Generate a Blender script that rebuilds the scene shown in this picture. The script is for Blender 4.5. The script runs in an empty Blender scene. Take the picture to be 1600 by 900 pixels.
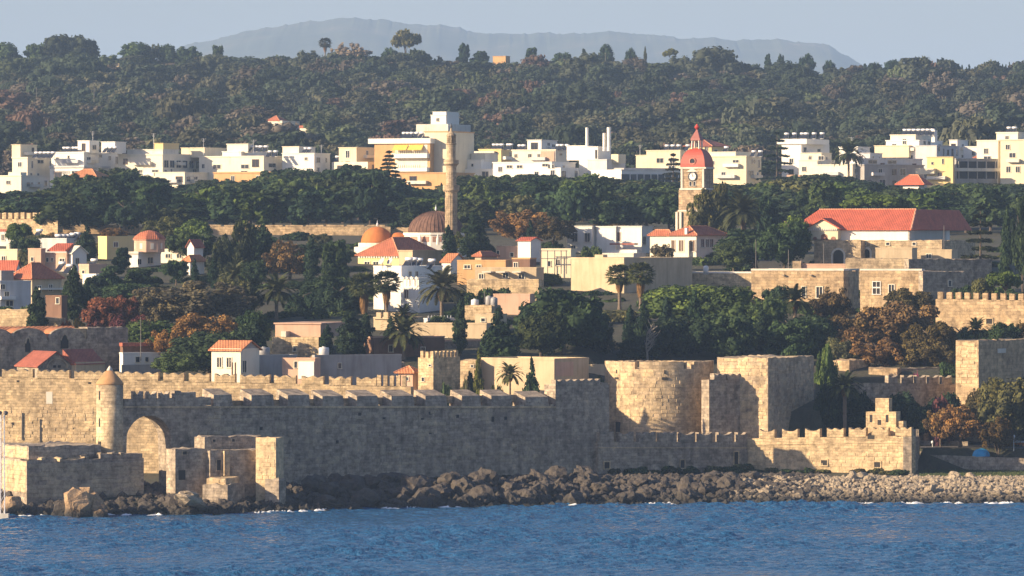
import bpy, math, random
import numpy as np
from mathutils import Vector, noise as mnoise
R = math.radians
rnd = random.Random(7)
sc = bpy.context.scene
col = sc.collection

# ---------------------------------------------------------------- camera, sky, sun, exposure
F, HC, HY = 8400.0, 35.0, 375.0          # focal length in 1600-px units, eye height, horizon row
SUN_AZ, SUN_EL = R(20), R(19)
SUN = Vector((-math.cos(SUN_AZ)*math.cos(SUN_EL), -math.sin(SUN_AZ)*math.cos(SUN_EL), math.sin(SUN_EL)))
cam_d = bpy.data.cameras.new('camera'); cam = bpy.data.objects.new('camera', cam_d); col.objects.link(cam)
cam.location = (0, 0, HC); cam.rotation_euler = (R(90), 0, 0)
cam_d.sensor_width = 36; cam_d.lens = 36*F/1600; cam_d.shift_y = -(450-HY)/1600
cam_d.clip_start = 1; cam_d.clip_end = 60000
sc.camera = cam
world = bpy.data.worlds.new('World'); sc.world = world; world.use_nodes = True
wn = world.node_tree.nodes; wl = world.node_tree.links
sky = wn.new('ShaderNodeTexSky'); sky.sky_type = 'NISHITA'; sky.sun_disc = False
sky.sun_elevation = SUN_EL
sky.sun_rotation = math.atan2(SUN.x, SUN.y)
sky.air_density = 1.0; sky.dust_density = 1.2; sky.ozone_density = 4.0; sky.altitude = 0
wn['Background'].inputs[1].default_value = 0.068
wt = wn.new('ShaderNodeMix'); wt.data_type = 'RGBA'; wt.blend_type = 'MULTIPLY'; wt.inputs[0].default_value = 1; wt.inputs[7].default_value = (1.19, 0.98, 0.99, 1)   # white balance of the whole sky
wl.new(sky.outputs[0], wt.inputs[6]); wl.new(wt.outputs[2], wn['Background'].inputs[0])
sd = bpy.data.lights.new('sun', 'SUN'); sun = bpy.data.objects.new('sun', sd); col.objects.link(sun)
sd.energy = 5.0; sd.angle = R(0.53); sd.color = (1.0, 0.77, 0.50)
sun.rotation_euler = (-SUN).to_track_quat('-Z', 'Y').to_euler()
vs = sc.view_settings
vs.view_transform = 'Standard'; vs.look = 'None'; vs.gamma = 1; vs.exposure = 1.15; vs.use_curve_mapping = False
sc.cycles.volume_bounces = 1
sc.cycles.max_bounces = 6
sc.cycles.use_denoising = True

# ---------------------------------------------------------------- helpers
def X(px, d): return (px-800)*d/F
def Z(py, d): return HC-(py-HY)*d/F
def interp(v, tab):
    if v <= tab[0][0]: return tab[0][1]
    for (a, b), (c, e) in zip(tab, tab[1:]):
        if v <= c: return b+(e-b)*(v-a)/(c-a)
    return tab[-1][1]
PROF = [(700,2.3),(740,2.5),(747,3.0),(749.5,11),(754,13.2),(765,14.6),(780,16.2),(800,18.6),(850,22.4),(900,25.4),(1000,31.2),(1080,34.8),
        (1150,37.6),(1400,45.8),(1500,50),(1700,59.5),(1900,71),(2200,92)]
RIDGE = [(-200,112),(200,112),(600,112),(1000,111),(1200,108),(1350,105),(1800,103)]
SHORE = [(-400,681),(0,683),(300,686),(450,693),(600,702),(900,711),(1000,713),(1180,715),(1300,715),(2000,715)]
def DS(px, d):       # the shore defences step back by 18 m right of the long sea wall
    return d+18*min(1, max(0, (px-900)/40))*min(1, max(0, (860-d)/70))
def ground(x, y):
    px = 800+x/max(y, 300)*F
    t = y-interp(px, SHORE)
    zs = max(-4.0, t*0.24 if t < 0 else t*0.2)
    rz = interp(px, RIDGE)
    yq = y
    if y < 880 and px > 900:
        k_ = min(1, (px-900)/40); yq = y-18*k_ if y < 800 else y-18*k_*(880-y)/80
    if y <= 2200: z = interp(yq, PROF)
    elif y <= 2500: 
        u = (y-2200)/300; z = 92+(rz-92)*(1-(1-u)**1.6)
    elif y < 2650: z = rz
    elif y < 3600: z = rz+(22-rz)*((y-2650)/950)
    else: z = 22
    if y > 1650:
        k = min(1, (y-1650)/300)*(1 if y < 2450 else max(0, 1-(y-2450)/120))
        z += k*4.5*mnoise.noise((x*0.011, y*0.008, 3.1))+k*2.2*mnoise.noise((x*0.03, y*0.02, 9.1))
    if px > 1285 and 742.6 < yq < 769 and y < 800: z = 5.5 if px > 1433 else min(z, 5.5)
    return min(zs, z)
def drow(yb):
    lo, hi = 745., 1750.
    for _ in range(40):
        m = (lo+hi)/2
        if HY+(HC-interp(m, PROF))*F/m > yb: lo = m
        else: hi = m
    return lo

def tag(o, label=None, cat=None, group=None, kind=None):
    if label: o['label'] = label
    if cat: o['category'] = cat
    if group: o['group'] = group
    if kind: o['kind'] = kind
    return o
def empty(name, loc, rz=0):
    o = bpy.data.objects.new(name, None); col.objects.link(o)
    o.location = loc; o.rotation_euler = (0, 0, rz); o.empty_display_size = 0.3
    return o
def link(name, me, parent=None, loc=None, rot=None, scale=None):
    o = bpy.data.objects.new(name, me); col.objects.link(o)
    if parent: o.parent = parent
    if loc is not None: o.location = loc
    if rot is not None: o.rotation_euler = rot
    if scale is not None: o.scale = scale
    return o
class MB:
    def __init__(s): s.v = []; s.f = []
    def add(s, vs, fs):
        n = len(s.v); s.v += [tuple(q) for q in vs]; s.f += [tuple(i+n for i in f) for f in fs]; return s
    def box(s, x0, x1, y0, y1, z0, z1):
        return s.add([(x0,y0,z0),(x1,y0,z0),(x1,y1,z0),(x0,y1,z0),(x0,y0,z1),(x1,y0,z1),(x1,y1,z1),(x0,y1,z1)],
                     [(0,3,2,1),(4,5,6,7),(0,1,5,4),(1,2,6,5),(2,3,7,6),(3,0,4,7)])
    def lathe(s, prof, n=24, c=(0,0), a0=0.0):
        rings = []
        b = len(s.v)
        for r, z in prof:
            for i in range(n):
                t = a0+2*math.pi*i/n
                s.v.append((c[0]+r*math.cos(t), c[1]+r*math.sin(t), z))
        for k in range(len(prof)-1):
            for i in range(n):
                j = (i+1) % n
                s.f.append((b+k*n+i, b+k*n+j, b+(k+1)*n+j, b+(k+1)*n+i))
        s.f.append(tuple(b+i for i in range(n))[::-1])
        s.f.append(tuple(b+(len(prof)-1)*n+i for i in range(n)))
        return s
    def tube(s, p, q, r0, r1=None, n=6):
        p, q = Vector(p), Vector(q); r1 = r0 if r1 is None else r1
        w = (q-p).normalized(); u = w.orthogonal().normalized(); v = w.cross(u); b = len(s.v)
        for c, r in ((p, r0), (q, r1)):
            for i in range(n):
                t = 2*math.pi*i/n; s.v.append(tuple(c+u*r*math.cos(t)+v*r*math.sin(t)))
        for i in range(n): s.f.append((b+i, b+(i+1) % n, b+n+(i+1) % n, b+n+i))
        s.f.append(tuple(b+i for i in range(n))[::-1]); s.f.append(tuple(b+n+i for i in range(n)))
        return s
    def prism(s, pts, y0, y1):               # outline in x,z extruded along y
        n = len(pts); b = len(s.v)
        s.v += [(x, y0, z) for x, z in pts]+[(x, y1, z) for x, z in pts]
        s.f.append(tuple(b+i for i in range(n))); s.f.append(tuple(b+n+i for i in range(n))[::-1])
        for i in range(n):
            j = (i+1) % n; s.f.append((b+j, b+i, b+n+i, b+n+j))
        return s
    def mesh(s, name, m=None, smooth=False):
        me = bpy.data.meshes.new(name); me.from_pydata(s.v, [], s.f)
        if m: me.materials.append(m)
        if smooth: me.polygons.foreach_set('use_smooth', [True]*len(me.polygons))
        me.update(); return me
    def build(s, name, m, parent=None, smooth=False, loc=None, rot=None):
        return link(name, s.mesh(name, m, smooth), parent, loc, rot)

# ---------------------------------------------------------------- materials
def newmat(name):
    m = bpy.data.materials.new(name); m.use_nodes = True
    nt = m.node_tree; return m, nt, nt.nodes['Principled BSDF']
class NT:
    def __init__(s, nt): s.nt = nt
    def n(s, t, **k):
        x = s.nt.nodes.new(t)
        for a, b in k.items(): setattr(x, a, b)
        return x
    def l(s, a, b): s.nt.links.new(a, b)
    def math(s, op, a, b=None, clamp=False):
        x = s.n('ShaderNodeMath', operation=op, use_clamp=clamp)
        for i, q in enumerate((a, b)):
            if q is None: continue
            if isinstance(q, (int, float)): x.inputs[i].default_value = q
            else: s.l(q, x.inputs[i])
        return x.outputs[0]
    def noise(s, vec, scale, detail=4, rough=0.55, dim='3D'):
        x = s.n('ShaderNodeTexNoise', noise_dimensions=dim); x.inputs['Scale'].default_value = scale
        x.inputs['Detail'].default_value = detail; x.inputs['Roughness'].default_value = rough
        if vec is not None: s.l(vec, x.inputs['Vector'])
        return x.outputs[0]
    def ramp(s, fac, stops):
        x = s.n('ShaderNodeValToRGB'); cr = x.color_ramp
        while len(cr.elements) < len(stops): cr.elements.new(0.5)
        for e, (p, c) in zip(cr.elements, stops):
            e.position = p; e.color = (*c, 1) if len(c) == 3 else c
        s.l(fac, x.inputs[0]); return x.outputs[0]
    def mix(s, fac, a, b, blend='MIX'):
        x = s.n('ShaderNodeMix', data_type='RGBA', blend_type=blend)
        for i, q in ((0, fac), (6, a), (7, b)):
            if isinstance(q, (int, float)): x.inputs[i].default_value = q
            elif isinstance(q, tuple): x.inputs[i].default_value = (*q, 1)
            else: s.l(q, x.inputs[i])
        return x.outputs[2]
    def mapv(s, vec, sc_):
        x = s.n('ShaderNodeMapping'); x.inputs['Scale'].default_value = sc_; s.l(vec, x.inputs['Vector']); return x.outputs[0]
    def bump(s, h, strength, dist, nrm=None):
        x = s.n('ShaderNodeBump'); x.inputs['Strength'].default_value = strength; x.inputs['Distance'].default_value = dist
        s.l(h, x.inputs['Height'])
        if nrm is not None: s.l(nrm, x.inputs['Normal'])
        return x.outputs[0]
g3 = lambda v: (v, v, v)
_mc = {}
def stone(c=(0.55,0.44,0.295), bw=0.9, bh=0.42, rnd_r=None, pits=0.5, contrast=1.0, brick=True):
    key = ('stone', c, bw, bh, rnd_r, pits, contrast, brick)
    if key in _mc: return _mc[key]
    m, nt, p = newmat('stone'); k = NT(nt)
    tc = k.n('ShaderNodeTexCoord'); geo = k.n('ShaderNodeNewGeometry'); pos = geo.outputs['Position']
    big = k.noise(pos, 0.18, 5, 0.6)
    col_ = k.mix(k.ramp(big, [(0.3, g3(0)), (0.7, g3(1))]), tuple(x*y for x, y in zip(c, (0.80,0.78,0.78))), tuple(x*y for x, y in zip(c, (1.12,1.10,1.04))))
    streak = k.noise(k.mapv(pos, (0.9, 0.9, 0.12)), 1.0, 4, 0.6)
    col_ = k.mix(0.42*contrast, col_, k.ramp(streak, [(0.32, (0.44,0.43,0.43)), (0.52, g3(1.0)), (0.72, (1.18,1.14,1.06))]), 'MULTIPLY')
    mid = k.noise(pos, 1.1, 5, 0.65)
    col_ = k.mix(min(1, 0.85*contrast), col_, k.ramp(mid, [(0.33, (0.52,0.51,0.50)), (0.53, g3(1.0)), (0.68, (1.28,1.22,1.1))]), 'MULTIPLY')
    hgt = mid
    if brick:
        sx = k.n('ShaderNodeSeparateXYZ'); k.l(tc.outputs['Object'], sx.inputs[0])
        if rnd_r: u = k.math('MULTIPLY', k.math('ARCTAN2', sx.outputs[0], sx.outputs[1]), rnd_r)
        else: u = k.math('ADD', sx.outputs[0], sx.outputs[1])
        cx = k.n('ShaderNodeCombineXYZ'); k.l(u, cx.inputs[0])
        w = k.noise(pos, 0.5, 2); k.l(k.math('ADD', sx.outputs[2], k.math('MULTIPLY', w, 0.25)), cx.inputs[1])
        b = k.n('ShaderNodeTexBrick'); k.l(cx.outputs[0], b.inputs['Vector'])
        b.inputs['Scale'].default_value = 1; b.inputs['Brick Width'].default_value = bw; b.inputs['Row Height'].default_value = bh
        b.inputs['Mortar Size'].default_value = 0.022; b.inputs['Mortar Smooth'].default_value = 0.3
        b.inputs['Color1'].default_value = (*g3(0.70), 1); b.inputs['Color2'].default_value = (*g3(1.18), 1); b.inputs['Mortar'].default_value = (*g3(0.62), 1)
        fade = k.ramp(k.noise(pos, 0.33, 3), [(0.34, g3(0.45)), (0.58, g3(1.0))])
        col_ = k.mix(fade, col_, b.outputs['Color'], 'MULTIPLY')
        hgt = k.math('SUBTRACT', k.math('MULTIPLY', mid, 0.6), k.math('MULTIPLY', b.outputs['Fac'], 0.5))
    if pits:
        pn = k.noise(pos, 2.1, 3, 0.7)
        pm = k.ramp(pn, [(0.60, g3(1)), (0.69, g3(0.34))])
        col_ = k.mix(pits, col_, pm, 'MULTIPLY')
        hgt = k.math('ADD', hgt, k.math('MULTIPLY', pm, 0.5))
    fine = k.noise(pos, 4.2, 4, 0.75)
    col_ = k.mix(0.6, col_, k.ramp(fine, [(0.3, g3(0.6)), (0.7, g3(1.25))]), 'MULTIPLY')
    k.l(col_, p.inputs['Base Color']); p.inputs['Roughness'].default_value = 0.92; p.inputs['Specular IOR Level'].default_value = 0.2
    k.l(k.bump(hgt, 0.55, 0.18), p.inputs['Normal'])
    _mc[key] = m; return m
def plaster(c, stain=0.35, name='plaster'):
    key = ('pl', c, stain)
    if key in _mc: return _mc[key]
    m, nt, p = newmat(name); k = NT(nt); pos = k.n('ShaderNodeNewGeometry').outputs['Position']
    a = k.noise(pos, 0.35, 4, 0.6); s = k.noise(k.mapv(pos, (1.3,1.3,0.18)), 1, 4, 0.6)
    col_ = k.mix(stain, c, k.ramp(a, [(0.3, (0.62,0.60,0.56)), (0.6, g3(1.0)), (0.8, g3(1.05))]), 'MULTIPLY')
    col_ = k.mix(stain, col_, k.ramp(s, [(0.3, (0.55,0.52,0.48)), (0.55, g3(1))]), 'MULTIPLY')
    k.l(col_, p.inputs['Base Color']); p.inputs['Roughness'].default_value = 0.85; p.inputs['Specular IOR Level'].default_value = 0.25
    k.l(k.bump(k.noise(pos, 3, 4), 0.25, 0.05), p.inputs['Normal'])
    _mc[key] = m; return m
def tile(c):
    key = ('tile', c)
    if key in _mc: return _mc[key]
    m, nt, p = newmat('roof_tile'); k = NT(nt); pos = k.n('ShaderNodeNewGeometry').outputs['Position']
    tc = k.n('ShaderNodeTexCoord'); sx = k.n('ShaderNodeSeparateXYZ'); k.l(tc.outputs['Object'], sx.inputs[0])
    u = k.math('SINE', k.math('MULTIPLY', k.math('ADD', sx.outputs[0], k.math('MULTIPLY', sx.outputs[1], 0.6)), 14))
    v = k.math('SINE', k.math('MULTIPLY', sx.outputs[2], 26))
    a = k.noise(pos, 0.5, 5, 0.65); f = k.noise(pos, 3.5, 3, 0.7)
    col_ = k.mix(0.55, c, k.ramp(a, [(0.3, (0.5,0.47,0.45)), (0.55, g3(1.0)), (0.75, (1.2,1.2,1.15))]), 'MULTIPLY')
    col_ = k.mix(0.7, col_, k.ramp(f, [(0.3, (0.6,0.55,0.52)), (0.6, g3(1.05))]), 'MULTIPLY')
    col_ = k.mix(0.25, col_, k.ramp(k.math('ADD', k.math('MULTIPLY', u, 0.5), 0.5), [(0.0, g3(0.55)), (0.5, g3(1.05))]), 'MULTIPLY')
    k.l(col_, p.inputs['Base Color']); p.inputs['Roughness'].default_value = 0.8
    k.l(k.bump(k.math('ADD', u, k.math('MULTIPLY', v, 0.4)), 0.35, 0.06), p.inputs['Normal'])
    _mc[key] = m; return m
def plain(c, rough=0.6, metal=0.0, name='paint', var=0.25):
    key = ('plain', c, rough, metal)
    if key in _mc: return _mc[key]
    m, nt, p = newmat(name); k = NT(nt); pos = k.n('ShaderNodeNewGeometry').outputs['Position']
    k.l(k.mix(var, c, k.ramp(k.noise(pos, 1.7, 3), [(0.3, g3(0.6)), (0.7, g3(1.2))]), 'MULTIPLY'), p.inputs['Base Color'])
    p.inputs['Roughness'].default_value = rough; p.inputs['Metallic'].default_value = metal
    _mc[key] = m; return m
GLASS = plain((0.028,0.034,0.044), 0.15, name='window_glass')
DARK = plain((0.03,0.027,0.025), 0.9, name='dark_interior')
WHITE = plaster((0.80,0.78,0.72), 0.16); CREAM = plaster((0.72,0.64,0.46), 0.22); LCREAM = plaster((0.78,0.72,0.58), 0.18)
YELLOW = plaster((0.74,0.58,0.28), 0.2); OCHRE = plaster((0.58,0.36,0.17), 0.3); PINK = plaster((0.60,0.40,0.29), 0.35)
GREYW = plaster((0.60,0.60,0.60), 0.3); GREYP = plaster((0.40,0.385,0.37), 0.5); TAN = plaster((0.55,0.44,0.29), 0.4)
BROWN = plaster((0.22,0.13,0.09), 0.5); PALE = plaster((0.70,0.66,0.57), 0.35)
ST = stone(); STD = stone((0.44,0.375,0.30), 0.8, 0.4, None, 0.7, 1.15); STW = stone((0.64,0.50,0.315), 0.8, 0.38, None, 0.5)  # shade and sun put into the stone: STD for shaded walls, STW for sunlit
STF = stone((0.57,0.43,0.27), 1.1, 0.5, None, 0.3)
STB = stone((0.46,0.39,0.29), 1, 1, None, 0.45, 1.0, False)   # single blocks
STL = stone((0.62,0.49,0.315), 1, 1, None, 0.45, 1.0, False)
TILE = tile((0.46,0.15,0.075)); TILER = tile((0.48,0.12,0.065)); TILEO = tile((0.56,0.23,0.10)); TILED = tile((0.36,0.11,0.07))
WOOD = plain((0.12,0.07,0.045), 0.7, name='wood'); IRON = plain((0.07,0.07,0.075), 0.5, name='iron'); METALW = plain((0.75,0.76,0.78), 0.4, name='white_metal')
# ---------------------------------------------------------------- the setting: terrain, sea, far hill
def grid_mesh(name, xs, ys, fn, m, smooth=True):
    nx, ny = len(xs), len(ys)
    V = [fn(i, j) for j in range(ny) for i in range(nx)]
    Fc = [(j*nx+i, j*nx+i+1, (j+1)*nx+i+1, (j+1)*nx+i) for j in range(ny-1) for i in range(nx-1)]
    me = bpy.data.meshes.new(name); me.from_pydata(V, [], Fc); me.materials.append(m)
    me.polygons.foreach_set('use_smooth', [smooth]*len(me.polygons)); me.update()
    return me
def ground_mat():
    m, nt, p = newmat('ground_soil'); k = NT(nt); pos = k.n('ShaderNodeNewGeometry').outputs['Position']
    a = k.noise(pos, 0.05, 6, 0.65); b = k.noise(pos, 0.9, 4, 0.7)
    c = k.ramp(a, [(0.3, (0.035,0.042,0.022)), (0.5, (0.06,0.055,0.033)), (0.62, (0.045,0.052,0.026)), (0.75, (0.15,0.115,0.07))])
    c = k.mix(0.6, c, k.ramp(b, [(0.3, g3(0.5)), (0.7, g3(1.3))]), 'MULTIPLY')
    k.l(c, p.inputs['Base Color']); p.inputs['Roughness'].default_value = 0.95
    k.l(k.bump(b, 0.8, 0.4), p.inputs['Normal']); return m
ks = np.concatenate([[-3.2,-1.6,-.9,-.5,-.3,-.2,-.15], np.linspace(-.12,.12,150), [.15,.2,.3,.5,.9,1.6,3.2]])
ys = np.concatenate([np.linspace(640,680,5), np.linspace(682,800,70), np.linspace(806,1650,60), np.linspace(1660,2700,110), np.linspace(2750,3700,12), [4500,6000,9000,14000,22000]])
tm = grid_mesh('terrain', ks, ys, lambda i, j: (ks[i]*ys[j], ys[j], ground(ks[i]*ys[j], ys[j])), ground_mat())
tag(link('terrain', tm), kind='structure')

def sea_mat():
    m, nt, p = newmat('sea_water'); k = NT(nt); pos = k.n('ShaderNodeNewGeometry').outputs['Position']
    p.inputs['Base Color'].default_value = (0.021, 0.098, 0.225, 1); p.inputs['Roughness'].default_value = 0.09; p.inputs['IOR'].default_value = 1.33
    a = k.noise(k.mapv(pos, (0.8,1.0,1)), 1.7, 4, 0.6); b = k.noise(k.mapv(pos, (0.7,1.0,1)), 0.7, 3, 0.5)
    k.l(k.bump(k.math('ADD', a, k.math('MULTIPLY', b, 0.8)), 1.0, 0.42), p.inputs['Normal']); return m
xs = np.concatenate([[-9000,-3000,-900,-300,-140], np.arange(-84, 84.1, 0.34), [140,300,900,3000,9000]])
yy = np.concatenate([[-4000,-1500,-300,200,450,520], np.arange(550, 740, 0.34), [760,800]])
GX, GY = np.meshgrid(xs, yy); Hh = np.zeros_like(GX); rs = np.random.RandomState(5)
for i in range(64):
    lam = 0.95*(1.03**i)*rs.uniform(.85, 1.15); th = rs.normal(-1.35, 0.7); kx, ky = math.cos(th)*2*math.pi/lam, math.sin(th)*2*math.pi/lam
    ph = rs.uniform(0, 6.28); am = 0.0135*lam**0.6
    s_ = np.sin(GX*kx+GY*ky+ph); Hh += am*(s_+0.35*np.cos(2*(GX*kx+GY*ky+ph)))
Hh *= (0.5+1.0*(0.5+0.5*np.sin(GX*0.05+GY*0.021+1)*np.sin(GY*0.043-GX*0.017)))*(0.8+0.4*np.sin(GX*.13+GY*.05+2)*np.sin(GY*.09-GX*.06))
ins = (np.abs(GX) < 85) & (GY > 549.5) & (GY < 741); Hh = np.where(ins, Hh, 0)
V = np.stack([GX, GY, Hh], -1).reshape(-1, 3); nx, ny = len(xs), len(yy)
ii = np.arange(nx*ny).reshape(ny, nx); Q = np.stack([ii[:-1,:-1], ii[:-1,1:], ii[1:,1:], ii[1:,:-1]], -1).reshape(-1, 4)
def np_mesh(name, V, Q, m, smooth=False, attrs=None):
    me = bpy.data.meshes.new(name); nf, kf = Q.shape
    me.vertices.add(len(V)); me.vertices.foreach_set('co', np.ascontiguousarray(V, dtype=np.float32).ravel())
    me.loops.add(nf*kf); me.loops.foreach_set('vertex_index', np.ascontiguousarray(Q, dtype=np.int32).ravel())
    me.polygons.add(nf); me.polygons.foreach_set('loop_start', np.arange(0, nf*kf, kf, dtype=np.int32))
    me.polygons.foreach_set('use_smooth', np.full(nf, smooth))
    me.materials.append(m)
    for nm, (ty, arr) in (attrs or {}).items():
        at = me.attributes.new(nm, ty, 'FACE')
        at.data.foreach_set('value' if ty == 'FLOAT' else 'color', np.ascontiguousarray(arr, dtype=np.float32).ravel())
    me.update(); me.validate(); return me
tag(link('sea', np_mesh('sea', V, Q, sea_mat(), True)), kind='structure')

# the far blue hill
HR = [(250,92),(290,72),(330,64),(365,54),(400,47),(450,39),(520,32),(560,29),(620,35),(690,40),(730,50),(800,53),(900,53),(960,51),(1050,57),(1150,64),(1230,62),(1290,70),(1320,86),(1350,106),(1420,140)]
def hill_mat():
    m, nt, p = newmat('hill_scrub'); k = NT(nt); pos = k.n('ShaderNodeNewGeometry').outputs['Position']
    a = k.noise(pos, 0.007, 6, 0.65)
    k.l(k.ramp(a, [(0.35, (0.03,0.045,0.025)), (0.55, (0.06,0.07,0.04)), (0.68, (0.10,0.09,0.06)), (0.76, (0.30,0.26,0.2))]), p.inputs['Base Color'])
    p.inputs['Roughness'].default_value = 1; return m
hx = np.arange(150, 1500, 2.0); hd = np.concatenate([np.linspace(9500, 12000, 26), [12500, 13200, 14000]])
def hill_v(i, j):
    d = hd[j]; px = hx[i]; zt = Z(interp(px, HR), 12000); x = X(px, 12000)
    t = min(1, max(0, (d-9500)/2500))**.8 if d <= 12000 else 1-(d-12000)/2000
    zn = 45*mnoise.noise((x*.0023, d*.002, 2))*math.sin(math.pi*min(1, t))+9*mnoise.noise((x*.012, d*.012, 7))+7*max(0, mnoise.noise((x*.026, d*.02, 1)))
    if d > 11800: zn += 6*max(0, mnoise.noise((x*.03, d*.05, 4)))+4*max(0, mnoise.noise((x*.09, d*.05, 8)))
    return (x, d, 12+(zt-12)*t+zn)
tag(link('far_hill', grid_mesh('far_hill', hx, hd, hill_v, hill_mat())), kind='structure')

# ---------------------------------------------------------------- boulders and rubble of the shore
def rock_mesh(seed, c, sub=2):
    import bmesh
    bm = bmesh.new(); bmesh.ops.create_icosphere(bm, subdivisions=sub, radius=1)
    o = Vector((seed*3.7, seed*1.3, 0))
    for v in bm.verts:
        n = v.co.normalized()
        r = 1+0.42*mnoise.noise(n*1.1+o)+0.30*mnoise.noise(n*2.4+o)
        # knock flat facets into it
        for q in range(5):
            a = Vector((math.sin(seed+q*2.1), math.cos(seed*1.7+q*1.3), math.sin(seed*.6+q*.9)*.7)).normalized()
            dd = n.dot(a)
            if dd > 0.35: r = min(r, 0.80/dd)
        r += 0.13*mnoise.noise(n*3.5+o)+0.10*mnoise.noise(n*7+o); v.co = n*r
    me = bpy.data.meshes.new('boulder'); bm.to_mesh(me); bm.free(); me.materials.append(c); return me
def rock_mat(c, wet=True):
    m, nt, p = newmat('rock'); k = NT(nt); pos = k.n('ShaderNodeNewGeometry').outputs['Position']
    a = k.noise(pos, 0.9, 6, 0.7); b = k.noise(pos, 4, 4, 0.7)
    c_ = k.mix(0.8, c, k.ramp(a, [(0.3, (0.42,0.38,0.36)), (0.55, g3(1)), (0.75, (1.4,1.3,1.15))]), 'MULTIPLY')
    c_ = k.mix(0.5, c_, k.ramp(b, [(0.3, g3(0.5)), (0.65, g3(1.2))]), 'MULTIPLY')
    if wet:      # weed and wet line, carried higher to paint the wall's shade too
        sz = k.n('ShaderNodeSeparateXYZ'); k.l(pos, sz.inputs[0])
        w = k.ramp(k.math('ADD', sz.outputs[2], k.math('MULTIPLY', a, 0.8)), [(0.0, g3(1)), (1.0, g3(0))])
        mr = k.n('ShaderNodeMapRange'); mr.inputs[1].default_value = 0.8; mr.inputs[2].default_value = 2.2; mr.inputs[3].default_value = 1; mr.inputs[4].default_value = 0
        k.l(k.math('ADD', sz.outputs[2], k.math('MULTIPLY', a, 0.9)), mr.inputs[0])
        c_ = k.mix(mr.outputs[0], c_, (0.028,0.026,0.022))
    k.l(c_, p.inputs['Base Color']); p.inputs['Roughness'].default_value = 0.85
    k.l(k.bump(k.math('ADD', a, k.math('MULTIPLY', b, 0.4)), 0.9, 0.35), p.inputs['Normal']); return m
RKD = rock_mat((0.085,0.072,0.06)); RKL = rock_mat((0.40,0.33,0.235)); RKO = rock_mat((0.44,0.30,0.17))  # RKD: sea-wall shade put into the boulders' colour, besides wet weed
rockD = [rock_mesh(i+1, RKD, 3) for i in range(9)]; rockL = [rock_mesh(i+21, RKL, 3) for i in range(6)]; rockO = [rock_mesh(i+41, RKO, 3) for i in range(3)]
def boulder(px, d, w, h, me, label, group=None, sink=0.3, zb=None):
    x = X(px, d); z = ground(x, d) if zb is None else zb
    o = link('boulder', me, None, (x, d, z+h*(0.5-sink)), (rnd.uniform(-.5,.5), rnd.uniform(-.5,.5), rnd.uniform(0, 6.28)), (w/2, w/2*rnd.uniform(.8,1.15), h/2))
    return tag(o, label, 'boulder', group)
boulder(128, 681.5, 5.8, 5.2, rockO[2], 'large sunlit orange boulder at the water in front of the shaded bastion', zb=0.0)
boulder(150, 681.0, 3.6, 2.8, rockO[1], 'brown boulder leaning on the right of the large sunlit boulder', zb=0.0)
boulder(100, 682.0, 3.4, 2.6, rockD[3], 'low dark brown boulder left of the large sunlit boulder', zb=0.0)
boulder(296, 684.5, 4.6, 1.8, rockL[1], 'flat pale slab of rock below the small dark arch opening', zb=1.6)
boulder(18, 682.5, 3.2, 2.4, rockO[1], 'orange brown boulder at the foot of the sunlit bastion side', zb=0.8)
rubD, rubL, rubS = [], [], []
def scatter(px0, px1, n, dd0, dd1, w0, w1, meshes, label, group, hk=0.75):
    for i in range(n):
        px = rnd.uniform(px0, px1); d = interp(px, SHORE)+rnd.uniform(dd0, dd1)
        w = w0*.75+(w1*1.25-w0*.75)*rnd.random()**1.9
        boulder(px, d, w, w*hk*rnd.uniform(.7, 1.25), rnd.choice(meshes), label, group)
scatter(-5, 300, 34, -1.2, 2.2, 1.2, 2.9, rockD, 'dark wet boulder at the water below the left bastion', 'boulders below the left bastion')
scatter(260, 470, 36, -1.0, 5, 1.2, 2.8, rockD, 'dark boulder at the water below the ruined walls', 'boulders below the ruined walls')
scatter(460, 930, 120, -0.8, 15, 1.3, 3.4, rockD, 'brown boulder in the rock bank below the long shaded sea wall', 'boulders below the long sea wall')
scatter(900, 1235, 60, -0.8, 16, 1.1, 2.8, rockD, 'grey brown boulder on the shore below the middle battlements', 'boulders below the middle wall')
scatter(1180, 1420, 26, 1.5, 20, 0.9, 2.0, rockL, 'pale boulder on the beach before the sunlit battlemented wall', 'boulders before the sunlit wall')
scatter(1400, 1605, 18, 1.0, 20, 1.0, 2.0, rockL, 'pale boulder on the rubble beach at the right', 'boulders of the right hand beach')
def rubble(name, label, px0, px1, n, dd0, dd1, w0, w1, srcs, m, pw=1.0):
    Vs, Qs, off = [], [], 0
    for i in range(n):
        me = rnd.choice(srcs); px = px0+(px1-px0)*rnd.random()**pw; d = interp(px, SHORE)+rnd.uniform(dd0, dd1); x = X(px, d); w = rnd.uniform(w0, w1)
        v = np.array([p.co[:] for p in me.vertices])*(w/2); a = rnd.uniform(0, 6.28); ca, sa = math.cos(a), math.sin(a)
        v = np.stack([v[:,0]*ca-v[:,1]*sa, v[:,0]*sa+v[:,1]*ca, v[:,2]*rnd.uniform(.6,1)], 1)+np.array([x, d, ground(x, d)+w*.12])
        q = np.array([p.vertices[:] for p in me.polygons]); Vs.append(v); Qs.append(q+off); off += len(v)
    tag(link(name, np_mesh(name, np.concatenate(Vs), np.concatenate(Qs), m)), label, 'rubble', kind='stuff')
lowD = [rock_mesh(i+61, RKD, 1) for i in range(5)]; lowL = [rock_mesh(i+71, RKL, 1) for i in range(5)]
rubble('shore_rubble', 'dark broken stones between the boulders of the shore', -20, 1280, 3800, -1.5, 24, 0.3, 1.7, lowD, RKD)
rubble('beach_rubble', 'pale rubble stones piled along the right hand beach', 1130, 1640, 4600, -0.6, 19, 0.2, 1.15, lowL, RKL, .72)
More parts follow.
